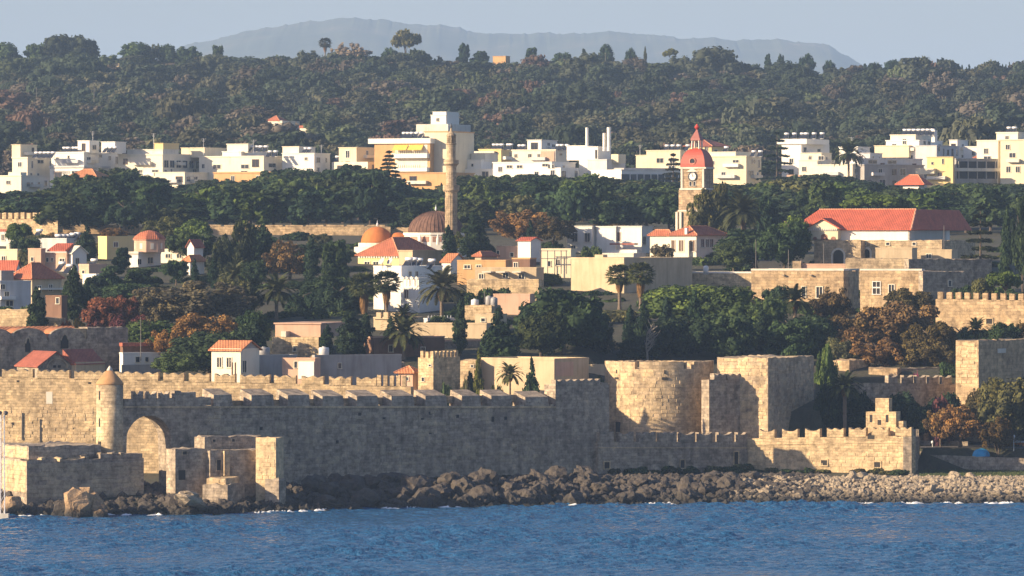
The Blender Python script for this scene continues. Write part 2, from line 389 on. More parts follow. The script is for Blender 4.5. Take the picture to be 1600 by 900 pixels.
# foam where the swell breaks
FOAM = plain((0.8,0.83,0.85), 0.7, name='foam')
mb = MB()
for px, w in [(8,30),(36,18),(52,26),(66,14),(140,34),(165,22),(200,26),(240,20),(415,40),(445,22),(470,16),(500,36),(610,18),(640,26),(700,30),(900,18),(1020,34),(1045,14),(1250,50),(1300,40),(1345,34),(1420,30),(1480,40),(1560,44)]:
    for q in range(max(3, w//3)):
        a = px+rnd.uniform(-w/2, w/2); d = interp(a, SHORE)-rnd.uniform(.2, 2.2); x = X(a, d); r = rnd.uniform(.1, .5); b = len(mb.v)
        n = 7; h = rnd.uniform(.08,.26)
        mb.add([(x+r*1.8*rnd.uniform(.7,1.2)*math.cos(t*6.283/n), d+r*rnd.uniform(.7,1.2)*math.sin(t*6.283/n), .02) for t in range(n)]+[(x+rnd.uniform(-.2,.2), d, .05+h)], [(t, (t+1) % n, n) for t in range(n)])
tag(mb.build('sea_foam', FOAM), 'white foam of small waves breaking on the rocks', 'foam', kind='stuff')
# ---------------------------------------------------------------- fortification walls
def block_mesh(m):      # a squared stone with chamfered face, unit size, front at y=-1..0
    mb = MB(); c = .06
    mb.add([(0,0,0),(1,0,0),(1,0,1),(0,0,1),(c,-1,c*1.6),(1-c,-1,c*1.6),(1-c,-1,1-c*1.6),(c,-1,1-c*1.6)], [(4,5,6,7),(0,1,5,4),(1,2,6,5),(2,3,7,6),(3,0,4,7),(0,3,2,1)])
    return mb.mesh('stone', m)
BLK = block_mesh(STB); BLKL = block_mesh(STL)  # light put into block colour: BLKL paler on sunlit faces, BLK darker on shaded
def lay_stones(root, x0, x1, z0, z1, ch, lmin, lmax, me, y=0.0, skip=0.12, rot=None, org=None, holes=(), nmax=295):
    """courses of separate blocks standing slightly proud of a wall face (local x along the face)"""
    n = 0; z = z0
    while z < z1-ch*.6 and n < nmax:
        h = ch*rnd.uniform(.86, 1.12); x = x0+rnd.uniform(-.4, 0)
        while x < x1 and n < nmax:
            w = rnd.uniform(lmin, lmax); a, b = max(x, x0), min(x+w, x1)
            if b-a > .3 and rnd.random() > skip and not any(hx0 < (a+b)/2 < hx1 and hz0 < z+h/2 < hz1 for hx0, hx1, hz0, hz1 in holes):
                pr = rnd.uniform(.02, .07); g = .014
                if rot is None: link('stone', me, root, (a+g, y, z+g), None, (b-a-2*g, pr, h-2*g))
                else: link('stone', me, root, (org[0]+math.cos(rot)*(a+g), org[1]+math.sin(rot)*(a+g), z+g), (0, 0, rot), (b-a-2*g, pr, h-2*g))
                n += 1
            x += w
        z += h
class Wall:
    def __init__(s, name, label, cat, p0, d0, p1, d1, yt, yb, th=2.0, m=None, yt1=None, rough=.12, arch=None, deep=2.5, cap=None, step=.5, sh=False):
        if sh: d0, d1 = DS(p0, d0), DS(p1, d1)
        ax, bx = X(p0, d0), X(p1, d1); s.A = (ax, d0); s.L = math.hypot(bx-ax, d1-d0); s.u = ((bx-ax)/s.L, (d1-d0)/s.L)
        s.z0 = Z(yb, d0); ang = math.atan2(d1-d0, bx-ax); s.root = empty(name, (ax, d0, s.z0), ang); tag(s.root, label, cat)
        s.m = m or ST; s.th = th
        h0 = Z(yt, d0)-s.z0; h1 = Z(yt1 if yt1 is not None else yt, d1)-s.z0; s.h = lambda x: h0+(h1-h0)*x/s.L
        if arch: step = .25
        n = max(2, int(s.L/step)); mb = MB(); sd_ = rnd.uniform(0, 99)
        for i in range(n+1):
            x = s.L*i/n; t = s.h(x)+rough*(mnoise.noise((x*.7+sd_, 0, 0))*1.2+mnoise.noise((x*2.3, sd_, 0))*.7); b = -deep
            if arch:
                for axc, ar, az in arch:       # centre x, half width, spring height
                    if abs(x-axc) < ar: b = max(b, az+math.sqrt(ar*ar-(x-axc)**2))
            mb.v += [(x,0,b),(x,th,b),(x,0,t),(x,th,t-.05)]
        for i in range(n):
            a = i*4; b = a+4
            mb.f += [(a,b,b+2,a+2),(b+1,a+1,a+3,b+3),(a+2,b+2,b+3,a+3),(a+1,b+1,b,a)]
        mb.f += [(0,2,3,1),(n*4,n*4+1,n*4+3,n*4+2)]
        s.body = mb.build('wall', s.m, s.root)
    def x(s, px):
        k = (px-800)/F; return (k*s.A[1]-s.A[0])/(s.u[0]-k*s.u[1])
    def z(s, px, py): return Z(py, s.A[1]+s.x(px)*s.u[1])-s.z0
    def merlon(s, px0, px1, hm, prof='flat', th=None, y=0, x0=None, x1=None, m=None, nm='merlon'):
        a = s.x(px0) if x0 is None else x0; b = s.x(px1) if x1 is None else x1; z0 = s.h((a+b)/2)-.12; w = b-a; th = th or s.th*.6
        j = lambda k=.08: rnd.uniform(-k, k); hm += .12
        if prof == 'flat': pts = [(a,z0),(b,z0),(b,z0+hm+j()),((a+b)/2,z0+hm+j()),(a,z0+hm+j())]
        elif prof == 'swallow': pts = [(a,z0),(b,z0),(b,z0+hm),(b-w*.22,z0+hm*.80),((a+b)/2,z0+hm*.72),(a+w*.22,z0+hm*.80),(a,z0+hm)]
        else:                                   # scalloped: a run of small lobes
            k = max(2, round(w/1.25)); pts = [(a,z0),(b,z0)]; N = k*6
            for i in range(N+1):
                t = 1-i/N; ph = (t*k) % 1.0
                pts.append((a+w*t, z0+hm-.30*abs(math.sin(math.pi*(t*k+.5)))**1.3*-1-.30+j(.03)))
        mb = MB().prism(pts, y, y+th); return mb.build(nm, m or s.m, s.root)
    def opening(s, px, py0, py1, w, nm='opening', fr=True):
        x = s.x(px); z0, z1 = s.z(px, py1), s.z(px, py0); hw = w/2
        o = MB().box(x-hw, x+hw, -.02, .1, z0, z1).build(nm, DARK, s.root)
        if fr:
            t = .14; MB().box(x-hw-t, x-hw, -.11, .05, z0, z1).box(x+hw, x+hw+t, -.11, .05, z0, z1).box(x-hw-t, x+hw+t, -.13, .05, z1, z1+t).box(x-hw-t, x+hw+t, -.17, .05, z0-t, z0).build('surround', STL, o)
        return o
    def course(s, off, px0=None, px1=None, h=.22, pr=.16):
        a = 0 if px0 is None else s.x(px0); b = s.L if px1 is None else s.x(px1)
        MB().add([(a,-pr,s.h(a)+off),(b,-pr,s.h(b)+off),(b,.1,s.h(b)+off),(a,.1,s.h(a)+off),(a,-pr,s.h(a)+off+h),(b,-pr,s.h(b)+off+h),(b,.1,s.h(b)+off+h),(a,.1,s.h(a)+off+h)],
                 [(0,3,2,1),(4,5,6,7),(0,1,5,4),(1,2,6,5),(2,3,7,6),(3,0,4,7)]).build('string_course', STL, s.root)
TD = math.tan(R(36))
# back wall, sunlit, at the left
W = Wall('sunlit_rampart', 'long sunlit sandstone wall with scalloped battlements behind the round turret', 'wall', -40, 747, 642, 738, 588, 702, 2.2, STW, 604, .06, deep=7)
for a, b in [(-36,-4),(3,51),(58,108),(116,166),(166,214),(214,247),(255,287),(295,327),(335,367),(375,421),(428,462),(471,505),(514,548),(557,588)]:
    W.merlon(a, b, 1.15, 'scallop')
for a in (589,599,609,619,628): W.merlon(a, a+6, 1.45, 'flat', .8)
o = W.opening(77, 612, 631, .9, 'blind_niche', False); o.data.materials[0] = PALE
for px, y0, y1 in [(28,594,597),(140,597,600),(20,660,664),(116,668,671),(64,694,701)]: W.opening(px, y0, y1, .4, 'putlog_hole', False)
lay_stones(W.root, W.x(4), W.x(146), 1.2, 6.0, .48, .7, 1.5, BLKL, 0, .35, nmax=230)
for px, y0, y1 in [(35,645,687),(63,655,692)]:
    x = W.x(px); MB().box(x-.06, x+.06, -.16, -.02, W.z(px,y1), W.z(px,y0)).build('rain_pipe', IRON, W.root)
# long shaded sea wall with the arch
d0 = 698.; X0 = X(188, d0); 
def along(px):      # depth of the sea-wall line at a pixel column
    k = (px-800)/F; t = (k*d0-X0)/(1-k*TD); return d0+t*TD
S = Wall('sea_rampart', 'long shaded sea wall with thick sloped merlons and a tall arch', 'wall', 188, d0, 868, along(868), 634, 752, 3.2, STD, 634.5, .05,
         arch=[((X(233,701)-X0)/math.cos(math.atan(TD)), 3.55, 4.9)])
S.course(-.25)
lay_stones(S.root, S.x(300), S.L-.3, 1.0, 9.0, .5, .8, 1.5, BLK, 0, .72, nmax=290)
for a in (211,232,252): S.merlon(a, a+13, 1.9, 'swallow', 1.0)
S.merlon(273, 283, 2.0, 'flat', 1.0); S.merlon(283, 306, 1.75, 'flat', 1.1); S.merlon(306, 320, 1.15, 'flat', 1.1)
MB().box(S.x(194), S.x(330), 0.05, .9, S.h(5)-.1, S.h(5)+.95).build('parapet', STD, S.root)
MB().box(S.x(330), S.L, 2.2, 3.0, S.h(30)-.1, S.h(30)+.85).build('rear_parapet', ST, S.root)
for i, (a, b) in enumerate([(334,364),(393,429),(450,485),(504,538),(558,592),(612,648),(665,699),(722,752),(768,800),(821,858)]):
    x0, x1 = S.x(a), S.x(b); z0 = S.h((x0+x1)/2)-.1; h = 1.45+rnd.uniform(-.1,.12)
    MB().add([(x0,0.03,z0),(x1,0.03,z0),(x1,3.0,z0),(x0,3.0,z0),(x0+.1,.18,z0+h),(x1-.1,.18,z0+h),(x1-.15,2.95,z0+h+.75),(x0+.15,2.95,z0+h+.75)],
             [(0,3,2,1),(4,5,6,7),(0,1,5,4),(1,2,6,5),(2,3,7,6),(3,0,4,7)]).build('merlon', STD, S.root)
for px, y0, y1 in [(408,667,672),(402,697,701),(527,688,693),(562,645,650),(672,643,648),(660,653,656),(672,672,678),(715,648,653),(770,651,659),(790,651,656),(600,652,655)]: S.opening(px, y0, y1, .45, 'putlog_hole', False)
C2 = Wall('curtain_rampart', 'shaded curtain wall with a wavy parapet joining the round tower', 'wall', 868, along(868)+.02, 952, along(952), 601, 752, 2.6, STD, 601, .05)
C2.merlon(862, 938, .75, 'scallop', 1.0, x0=.02); C2.merlon(940, 950, .35, 'flat', 1.0)
# lower wall in front: a shaded run, a bend, a sunlit run
dm0 = 742.5; dm1 = dm0+ (X(1168,756)-X(935,dm0))*.70
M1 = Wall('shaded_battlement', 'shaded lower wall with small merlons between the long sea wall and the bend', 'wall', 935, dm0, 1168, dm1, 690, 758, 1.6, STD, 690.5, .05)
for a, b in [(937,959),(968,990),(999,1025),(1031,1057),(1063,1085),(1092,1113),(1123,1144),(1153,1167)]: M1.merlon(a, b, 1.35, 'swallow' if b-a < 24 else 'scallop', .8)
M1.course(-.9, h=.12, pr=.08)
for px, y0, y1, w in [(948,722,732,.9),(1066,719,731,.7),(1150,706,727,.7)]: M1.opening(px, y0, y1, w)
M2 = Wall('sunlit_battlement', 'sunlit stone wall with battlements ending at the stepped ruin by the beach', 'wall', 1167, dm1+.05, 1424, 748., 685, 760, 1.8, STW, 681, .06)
for a, b in [(1186,1210),(1222,1246),(1258,1281),(1292,1318),(1326,1353),(1362,1388),(1399,1424)]: M2.merlon(a, b, 1.25, 'swallow' if b-a < 25 else 'scallop', .9)
M2.course(-.95, h=.12, pr=.08)
for px, y0, y1, w in [(1288,719,727,.9),(1371,722,730,.9)]: M2.opening(px, y0, y1, w)
M2.opening(1361, 680, 686, 1.0, 'embrasure', False)
lay_stones(M2.root, .2, M2.L-.1, 1.0, 5.2, .52, .8, 1.7, BLKL, 0, .1, holes=[(M2.x(1282),M2.x(1294),2,4.2),(M2.x(1365),M2.x(1377),2,4.2)], nmax=280)
# return wall at the right end
M3 = Wall('end_battlement', 'short shaded end wall turning back from the beach beside the stepped ruin', 'wall', 1424.5, 747.9, 1437, 762, 682, 760, 1.2, STD, 682, .04)
for i in range(5): M3.merlon(0, 0, .95, 'flat', .6, x0=.6+i*2.9, x1=1.9+i*2.9)
# stepped ruin
g = Wall('stepped_ruin', 'stepped sunlit belfry like ruin with small openings on the battlemented wall', 'ruin', 1351, 753, 1406, 750.5, 668, 690, 1.6, STW, 668, .05, deep=3)
g.merlon(1353, 1400, 2.2, 'flat', 1.5); 
for a, b, lo, hi in [(1367,1388,1.6,4.1)]: 
    MB().box(g.x(a), g.x(b), .15, 1.3, g.h(2)+2.0, g.h(2)+4.1).build('upper_block', STW, g.root)
MB().box(g.x(1404), g.x(1411), .05, 1.2, g.h(2)-1, g.h(2)+.95).build('corner_post', STW, g.root)
for px, y0, y1, w in [(1361,648,660,.42),(1374,656,664,.55),(1386,648,660,.42)]: g.opening(px, y0, y1, w, fr=False)
# low street wall with two arches on the right
q = Wall('arched_street_parapet', 'low wall with two dark arches under the street beside the grass', 'wall', 1436, 760.5, 1605, 757, 710, 744, 1.2, STD, 716, .04, arch=[((1441-1436)*.0877,2.05,.55),((1469-1436)*.0877,1.55,.45)])
MB().box(-2, 6, 3.5, 3.7, -2, 3.4).build('arch_shadow_wall', STD, q.root)
q2 = Wall('street_parapet', 'shaded upper wall behind the street right of the battlemented wall', 'wall', 1425, 771, 1512, 769, 688, 712, 1.2, STD, 690, .1)
# left bastion, dark face and sunlit side
def rough_box(x0, x1, y0, y1, z0, z1):      # masonry block with a worn, uneven top edge
    P = []
    for (a, b), (c, d) in (((x0,y0),(x1,y0)),((x1,y0),(x1,y1)),((x1,y1),(x0,y1)),((x0,y1),(x0,y0))):
        n = max(1, min(60, int(math.hypot(c-a, d-b)/.55)))
        for i in range(n): P.append((a+(c-a)*i/n, b+(d-b)*i/n))
    n = len(P); mb = MB(); amp = min(.22, (z1-z0)*.12)
    top = [(x, y, z1+amp*(mnoise.noise((x*.8+x0, y*.8, z1))+.8*mnoise.noise((x*2.1, y*2.1+z1, 4)))) for x, y in P]
    mb.add([(x, y, z0) for x, y in P]+top+[((x0+x1)/2, (y0+y1)/2, z1)], [(i, (i+1) % n, n+(i+1) % n, n+i) for i in range(n)]+[(n+i, n+(i+1) % n, 2*n) for i in range(n)]+[tuple(range(n))[::-1]])
    return mb
class B:
    """a building: near corner at column xc; its left face is seen to the left, its right face to the right; a = turn"""
    def __init__(s, name, label, cat, xc, yb, a=28, d=None, group=None, deep=2.5, sh=True):
        s.d = d or drow(yb)
        if sh: s.d = DS(xc, s.d)
        s.d = s.d; s.xc = xc; s.m = s.d/F; s.a = R(a); s.ca, s.sa = math.cos(s.a), math.sin(s.a); s.deep = deep; s.yb = yb
        s.z0 = Z(yb, s.d); s.root = empty(name, (X(xc, s.d), s.d, s.z0), -s.a); tag(s.root, label, cat, group); s.win_n = 0
    def z(s, py): return Z(py, s.d)-s.z0
    def vol(s, nm, pl, pc, pr, yt, yb=None, m=WHITE, back=0., D=None, cap=None, capm=None):
        if back == 'R': back = (pc-s.xc)*s.m/s.sa
        cx = ((pc-s.xc)*s.m-back*s.sa)/s.ca; w = (pc-pl)*s.m/s.ca; D = D or ((pr-pc)*s.m/max(s.sa, .05) if pr > pc else 7.)
        z0 = -s.deep if yb is None else s.z(yb); z1 = s.z(yt); v = dict(cx=cx, w=w, D=D, z0=z0, z1=z1, pc=pc, y=back, B=s)
        o = (rough_box(cx-w, cx, back, back+D, z0, z1) if m.name.startswith('stone') else MB().box(cx-w, cx, back, back+D, z0, z1)).build(nm, m, s.root); v['o'] = o
        if cap:
            e = .18; MB().box(cx-w-e, cx+e, back-e, back+D+e, z1, z1+cap).build('cornice' if capm is None else 'roof_slab', capm or m, s.root)
        return v
    def at(s, v, face, px):
        return v['cx']+(px-v['pc'])*s.m/s.ca if face == 'L' else v['y']+(px-v['pc'])*s.m/s.sa
    def piece(s, v, face, nm, px0, px1, py0, py1, m, o0=-.03, o1=.15, parent=None):
        a, b = s.at(v, face, px0), s.at(v, face, px1); z0, z1 = s.z(py1), s.z(py0)
        mb = MB()
        if face == 'L': mb.box(a, b, v['y']+o0, v['y']+o1, z0, z1)
        else: mb.box(v['cx']-o1, v['cx']-o0, a, b, z0, z1)
        return mb.build(nm, m, parent or s.root)
    def win(s, v, face, px, py, w, h, nm='window', fm=None, pm=None):
        """px,py centre and w,h in picture units: proud frame, recessed pane, sill"""
        k = s.m/(s.ca if face == 'L' else s.sa)
        c = s.at(v, face, px); hw = w*k/2 if face == 'R' else w*k/2; hw = max(hw, .22); zc = s.z(py); hh = h*s.m/2
        t = min(.12, hw*.3); fr = MB()
        f = lambda x0, x1, y0, y1, z0, z1: (fr.box(x0, x1, v['y']+y0, v['y']+y1, z0, z1) if face == 'L' else fr.box(v['cx']-y1, v['cx']-y0, x0, x1, z0, z1))
        f(c-hw-t, c-hw, -.1, .03, zc-hh, zc+hh); f(c+hw, c+hw+t, -.1, .03, zc-hh, zc+hh); f(c-hw-t, c+hw+t, -.1, .03, zc+hh, zc+hh+t); f(c-hw-t*1.5, c+hw+t*1.5, -.18, .03, zc-hh-t, zc-hh)
        if hw > .35: f(c-.04, c+.04, -.06, .03, zc-hh, zc+hh)
        fo = fr.build(nm, fm or LCREAM, s.root); pn = MB()
        (pn.box(c-hw, c+hw, v['y']-.03, v['y']+.02, zc-hh, zc+hh) if face == 'L' else pn.box(v['cx']-.02, v['cx']+.03, c-hw, c+hw, zc-hh, zc+hh)).build('pane', pm or GLASS, fo)
        return fo
    def hip(s, v, yt, m=TILE, over=.45, ridge=None, nm='roof'):
        x0, x1, y0, y1, z = v['cx']-v['w']-over, v['cx']+over, v['y']-over, v['y']+v['D']+over, v['z1']+.003; h = s.z(yt)-v['z1']
        W_, D_ = x1-x0, y1-y0; mb = MB()
        if W_ >= D_: i = D_/2*.95; r0, r1 = (x0+i, (y0+y1)/2, z+h), (x1-i, (y0+y1)/2, z+h)
        else: i = W_/2*.95; r0, r1 = ((x0+x1)/2, y0+i, z+h), ((x0+x1)/2, y1-i, z+h)
        b = [(x0,y0,z),(x1,y0,z),(x1,y1,z),(x0,y1,z)]; lo = [(p[0],p[1],z-.14) for p in b]
        fs = [(0,1,5,4),(1,2,5),(2,3,4,5),(3,0,4)] if W_ >= D_ else [(0,1,4),(1,2,5,4),(2,3,5),(3,0,4,5)]
        mb.add(b+[r0, r1]+lo, fs+[(6,7,1,0),(7,8,2,1),(8,9,3,2),(9,6,0,3),(6,9,8,7)])
        o = mb.build(nm, m, s.root)
        rc = MB()
        rc.tube(r0, r1, .13); 
        for e, r in ((b[0], r0), (b[1], r1 if W_ >= D_ else r0), (b[2], r1), (b[3], r0 if W_ >= D_ else r1)): rc.tube(e, r, .11)
        rc.build('ridge_tile', tile((0.66,0.30,0.16)), o); return o
    def gable(s, v, yt, m=TILE, over=.3, axis='x', gm=None):
        x0, x1, y0, y1, z = v['cx']-v['w'], v['cx'], v['y'], v['y']+v['D'], v['z1']; h = s.z(yt)-z; e = over; t = .16
        mb = MB(); gb = MB()
        if axis == 'x':      # ridge parallel to the left face
            yc = (y0+y1)/2; sl = h/(yc-y0)
            for sg, ye in ((1, y0-e), (-1, y1+e)):
                zl = z-e*sl; mb.add([(x0-e,ye,zl),(x1+e,ye,zl),(x1+e,yc,z+h),(x0-e,yc,z+h),(x0-e,ye,zl+t),(x1+e,ye,zl+t),(x1+e,yc,z+h+t),(x0-e,yc,z+h+t)], [(0,3,2,1),(4,5,6,7),(0,1,5,4),(1,2,6,5),(2,3,7,6),(3,0,4,7)])
            gb.add([(x0,y0,z),(x0,y1,z),(x0,yc,z+h),(x1,y0,z),(x1,y1,z),(x1,yc,z+h)], [(0,2,1),(3,4,5),(0,1,4,3)])
        else:
            xc = (x0+x1)/2; sl = h/(xc-x0)
            for xe in (x0-e, x1+e):
                zl = z-e*sl; mb.add([(xe,y0-e,zl),(xe,y1+e,zl),(xc,y1+e,z+h),(xc,y0-e,z+h),(xe,y0-e,zl+t),(xe,y1+e,zl+t),(xc,y1+e,z+h+t),(xc,y0-e,z+h+t)], [(0,3,2,1),(4,5,6,7),(0,1,5,4),(1,2,6,5),(2,3,7,6),(3,0,4,7)])
            gb.add([(x0,y0,z),(x1,y0,z),(xc,y0,z+h),(x0,y1,z),(x1,y1,z),(xc,y1,z+h)], [(0,1,2),(3,5,4)])
        gb.build('gable_wall', gm or v['o'].data.materials[0], s.root); return mb.build('roof', m, s.root)
    def merlons(s, v, h, w, gap, m=None, faces='LR', th=.6, sw=False):
        m = m or v['o'].data.materials[0]; z = v['z1']-.05; n = 0
        for f in faces:
            L_ = v['w'] if f == 'L' else v['D']; k = max(1, int((L_+gap)/(w+gap))); st = L_/k
            for i in range(k):
                a = i*st; b = a+w*st/(w+gap)
                hh = h*rnd.uniform(.93, 1.05); pts = [(a,z),(b,z),(b,z+hh),((a+b)/2,z+hh*(.78 if sw else 1)),(a,z+hh)]
                mb = MB()
                if f == 'L': mb.prism([(v['cx']-x_, z_) for x_, z_ in pts][::-1], v['y']+.02, v['y']+.02+th)
                else:
                    q_ = MB().prism(pts, 0, th); mb.v = [(v['cx']-.02-y_, v['y']+x_, z_) for x_, y_, z_ in q_.v]; mb.f = q_.f
                mb.build('merlon', m, s.root)
    def stones(s, v, face, px0, px1, py0, py1, ch, l0, l1, me, skip=.12, nmax=140):
        if face == 'L': a, b = s.at(v, 'L', px0), s.at(v, 'L', px1); lay_stones(s.root, a, b, s.z(py1), s.z(py0), ch, l0, l1, me, v['y'], skip, nmax=nmax)
        else:
            a, b = s.at(v, 'R', px0), s.at(v, 'R', px1)
            lay_stones(s.root, a, b, s.z(py1), s.z(py0), ch, l0, l1, me, 0, skip, rot=math.pi/2, org=(v['cx'], 0), nmax=nmax)
b = B('left_bastion', 'stepped shaded bastion with one sunlit side at the water on the far left', 'bastion', 42, 785, 61, 688, deep=5)
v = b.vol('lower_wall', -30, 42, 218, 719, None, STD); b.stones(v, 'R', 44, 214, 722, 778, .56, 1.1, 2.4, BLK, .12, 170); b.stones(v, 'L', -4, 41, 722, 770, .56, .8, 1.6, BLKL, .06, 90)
v2 = b.vol('upper_wall', -30, 43, 152, 698, 719, STD, .8); b.stones(v2, 'L', -4, 41, 699, 717, .5, .8, 1.5, BLKL, .1, 30)
v3 = b.vol('side_block', 140, 152, 216, 712, 720, STD, 'R')
for i in range(16):      # fallen blocks lying on the bastion's ledges
    px = rnd.uniform(50, 190); lo = px > 150; link('stone', BLK if i % 3 else BLKL, b.root, (v['cx']-rnd.uniform(.4, 1.6), b.at(v, 'R', px), b.z(719 if not lo else 713)-.12), (rnd.uniform(-.2,.2), rnd.uniform(-.2,.2), rnd.uniform(0,3)), (rnd.uniform(.5,1.2), rnd.uniform(.4,.8), rnd.uniform(.3,.55)))
# round turret with conical cap
tz = Z(716, 697); t_ = empty('round_turret', (X(171.5, 698), 698, tz)); tag(t_, 'round sandstone turret with conical cap beside the tall arch', 'turret')
r_ = 1.75; ht = Z(601, 698)-tz; STR = stone((0.60,0.48,0.32), .9, .42, r_, .25)
MB().lathe([(r_*1.03,-2),(r_*1.03,0),(r_,1),(r_,ht)], 40).build('shaft', STR, t_, True)
MB().lathe([(r_+.02,ht),(r_+.07,ht+.12),(r_*.93,ht+.45),(.42,ht+1.85)], 40).build('cone_cap', plaster((0.50,0.29,0.14), .35), t_, True)
MB().lathe([(.43,ht+1.84),(.06,ht+2.45)], 20).build('cap_tip', PALE, t_, True)
for an, z_, h_, w_ in [(-2.35,4.1,1.1,.2),(-2.35,7.6,1.1,.2),(-2.35,.5,1.7,.5)]:
    link('slit' if w_ < .4 else 'door', MB().box(-.06, .05, -w_/2, w_/2, 0, h_).mesh('slit', DARK), t_, (math.cos(an)*r_*1.0, math.sin(an)*r_*1.0, z_), (0, 0, an))
# ruined walls in front of the sea wall
b = B('ruined_fragment', 'roofless shaded wall fragment with a small dark arch right of the tall arch', 'ruin', 274, 755, 61, 693, deep=4)
v = b.vol('wall', 258, 274, 328, 702, None, STD); b.win(v, 'R', 288, 708, 6, 5, 'opening', STB, DARK); b.piece(v, 'R', 'dark_arch', 279, 289, 735, 750, DARK, -.04, .1)
b = B('ruined_gatehouse', 'ruined shaded building with a doorway and a lit door jamb below the sea wall', 'ruin', 318, 752, 61, 694, deep=4)
v = b.vol('wall', 300, 318, 405, 684, 706, STD, 1.2); v = b.vol('lower_wall', 316, 328, 404, 704, None, STD, .9)
b.win(v, 'R', 341, 727, 6, 16, 'doorway', STB, DARK); b.piece(v, 'R', 'door_jamb', 347, 355, 705, 744, STL, -.55, .1)
for px in (334, 363): b.piece(v, 'R', 'beam_hole', px-2, px+2, 687, 691, DARK, -.05, .1)
b = B('ruined_pier', 'tall sunlit end pier of the ruined building before the sea wall', 'ruin', 431, 760, 24, 694.5, deep=4)
v = b.vol('wall', 399, 431, 442, 684, None, STL); b.stones(v, 'L', 400, 430, 686, 756, .55, .7, 1.3, BLKL, .25, 60)
b.vol('buttress', 414, 436, 446, 748, None, STD, -.5)
b = B('stone_platform', 'tan broken masonry block on the rocks below the ruined doorway', 'ruin', 352, 766, 25, 691.5, deep=3)
v = b.vol('block', 322, 352, 372, 747, None, STL); b.vol('lower_slab', 316, 356, 380, 757, None, STD, -.6)
b.stones(v, 'L', 323, 351, 749, 762, .5, .7, 1.2, BLKL, .1, 20)
# round tower
cx_, dc = X(1030, 768), 768.; rt = 85*768/F; tz = Z(742, 760); t_ = empty('round_tower', (cx_, dc, tz)); tag(t_, 'broad round tower half lit above the lower battlements', 'tower')
STRT = stone((0.58,0.46,0.31), .95, .46, rt, .55); ht = Z(577, 760)-tz
MB().lathe([(rt+.35,-2),(rt+.2,3),(rt,8),(rt,ht)], 72).build('shaft', STRT, t_)
def ring(nm, a0, a1, z0, z1, m, ro=rt, th=.9, wav=False):
    mb = MB(); n = max(2, int((a1-a0)*rt/.35)); 
    for i in range(n+1):
        a = a0+(a1-a0)*i/n; zz = z1+(rnd.uniform(-.06,.06) if not wav else .18*abs(math.sin(i*.9)))
        for r in (ro, ro-th): mb.v += [(r*math.cos(a), r*math.sin(a), z0), (r*math.cos(a), r*math.sin(a), zz)]
    for i in range(n):
        a = i*4; e = a+4; mb.f += [(a,e,e+1,a+1),(e+2,a+2,a+3,e+3),(a+1,e+1,e+3,a+3)]
    mb.f += [(0,1,3,2),(n*4,n*4+2,n*4+3,n*4+1)]
    return mb.build(nm, m, t_)
an = lambda px: -math.pi/2+math.asin(max(-1, min(1, (px-1030)/85)))
for a, b_ in [(944.9,990),(997,1066),(1069,1071),(1082,1115)]: ring('merlon', an(a), an(b_), ht-.05, ht+1.05, STRT)
ring('merlon', an(1116), an(1116)+2.4, ht-.05, ht+.9, STRT)
n = 0; zc = 4.5
while zc < ht-.4 and n < 285:
    a = an(950)
    while a < an(1113) and n < 285:
        w = rnd.uniform(.8, 1.7)/rt
        if rnd.random() > .45:
            link('stone', BLKL, t_, (math.cos(a)*(rt-.02), math.sin(a)*(rt-.02), zc+.03), (0, 0, a+w/2+math.pi/2), (w*rt-.03, rnd.uniform(.04,.09), .49)); n += 1
        a += w
    zc += .52
for px, y0, y1, w in [(963,590,593,.8),(1036,589,593,.8),(963,578,584,.14),(1036,578,584,.14),(965,660,680,.9)]:
    a = an(px); z0, z1 = Z(y1, 761)-tz, Z(y0, 761)-tz
    link('opening', MB().box(-.05, .12, -w/2, w/2, z0, z1).mesh('opening', DARK), t_, (math.cos(a)*rt, math.sin(a)*rt, 0), (0, 0, a))
# wall between towers and square tower
ds = 739.
K = Wall('link_rampart', 'short shaded wall with pointed merlons between the round and square towers', 'wall', 1108, 758, 1158, 762, 593, 748, 1.6, STD, 593, .03)
K.merlon(1116, 1134, .85, 'scallop', .9); K.merlon(1136, 1156, .85, 'scallop', .9)
b = B('square_tower', 'tall square tower with a sunlit left and shaded right face', 'tower', 1200, 740, 26, 760, deep=4, sh=False)
STQ = stone((0.57,0.46,0.32), .9, .44, None, .75)
v = b.vol('shaft', 1122, 1200, 1281, 559.5, None, STQ); b.stones(v, 'L', 1124, 1199, 562, 665, .5, .8, 1.5, BLKL, .35, 150); b.stones(v, 'R', 1201, 1280, 562, 665, .5, .8, 1.5, BLK, .5, 130)
# ---------------------------------------------------------------- the mosque
def dome_mesh(nm, r, h, m, parent, c, z0, ribs=0, n=48):
    pr = [(r*math.cos(t), z0+h*math.sin(t)) for t in [i*math.pi/2/12 for i in range(13)]]; pr[-1] = (.05, z0+h)
    o = MB().lathe(pr, n, c).build(nm, m, parent, True)
    if ribs:
        mb = MB()
        for k in range(ribs):
            a = 2*math.pi*k/ribs; ca, sa = math.cos(a), math.sin(a)
            for (r0, za), (r1, zb) in zip(pr[:-2], pr[1:-1]): mb.tube((c[0]+r0*1.005*ca, c[1]+r0*1.005*sa, za), (c[0]+r1*1.005*ca, c[1]+r1*1.005*sa, zb), .06, n=4)
        mb.build('lead_seam', m, o)
    return o
def finial(parent, c, z, h, m):
    MB().lathe([(.1,z-.1),(.12,z+.2*h),(.28,z+.3*h),(.12,z+.42*h),(.2,z+.52*h),(.08,z+.62*h),(.03,z+h)], 10, c).build('finial', m, parent, True)
LEAD = stone((0.19,0.115,0.09), 1, 1, None, .2, .9, False); DOMEO = plaster((0.56,0.19,0.055), .35)
b = B('mosque', 'mosque with a large ribbed brown dome and smaller orange domes', 'mosque', 660, 412, 20, 1010)
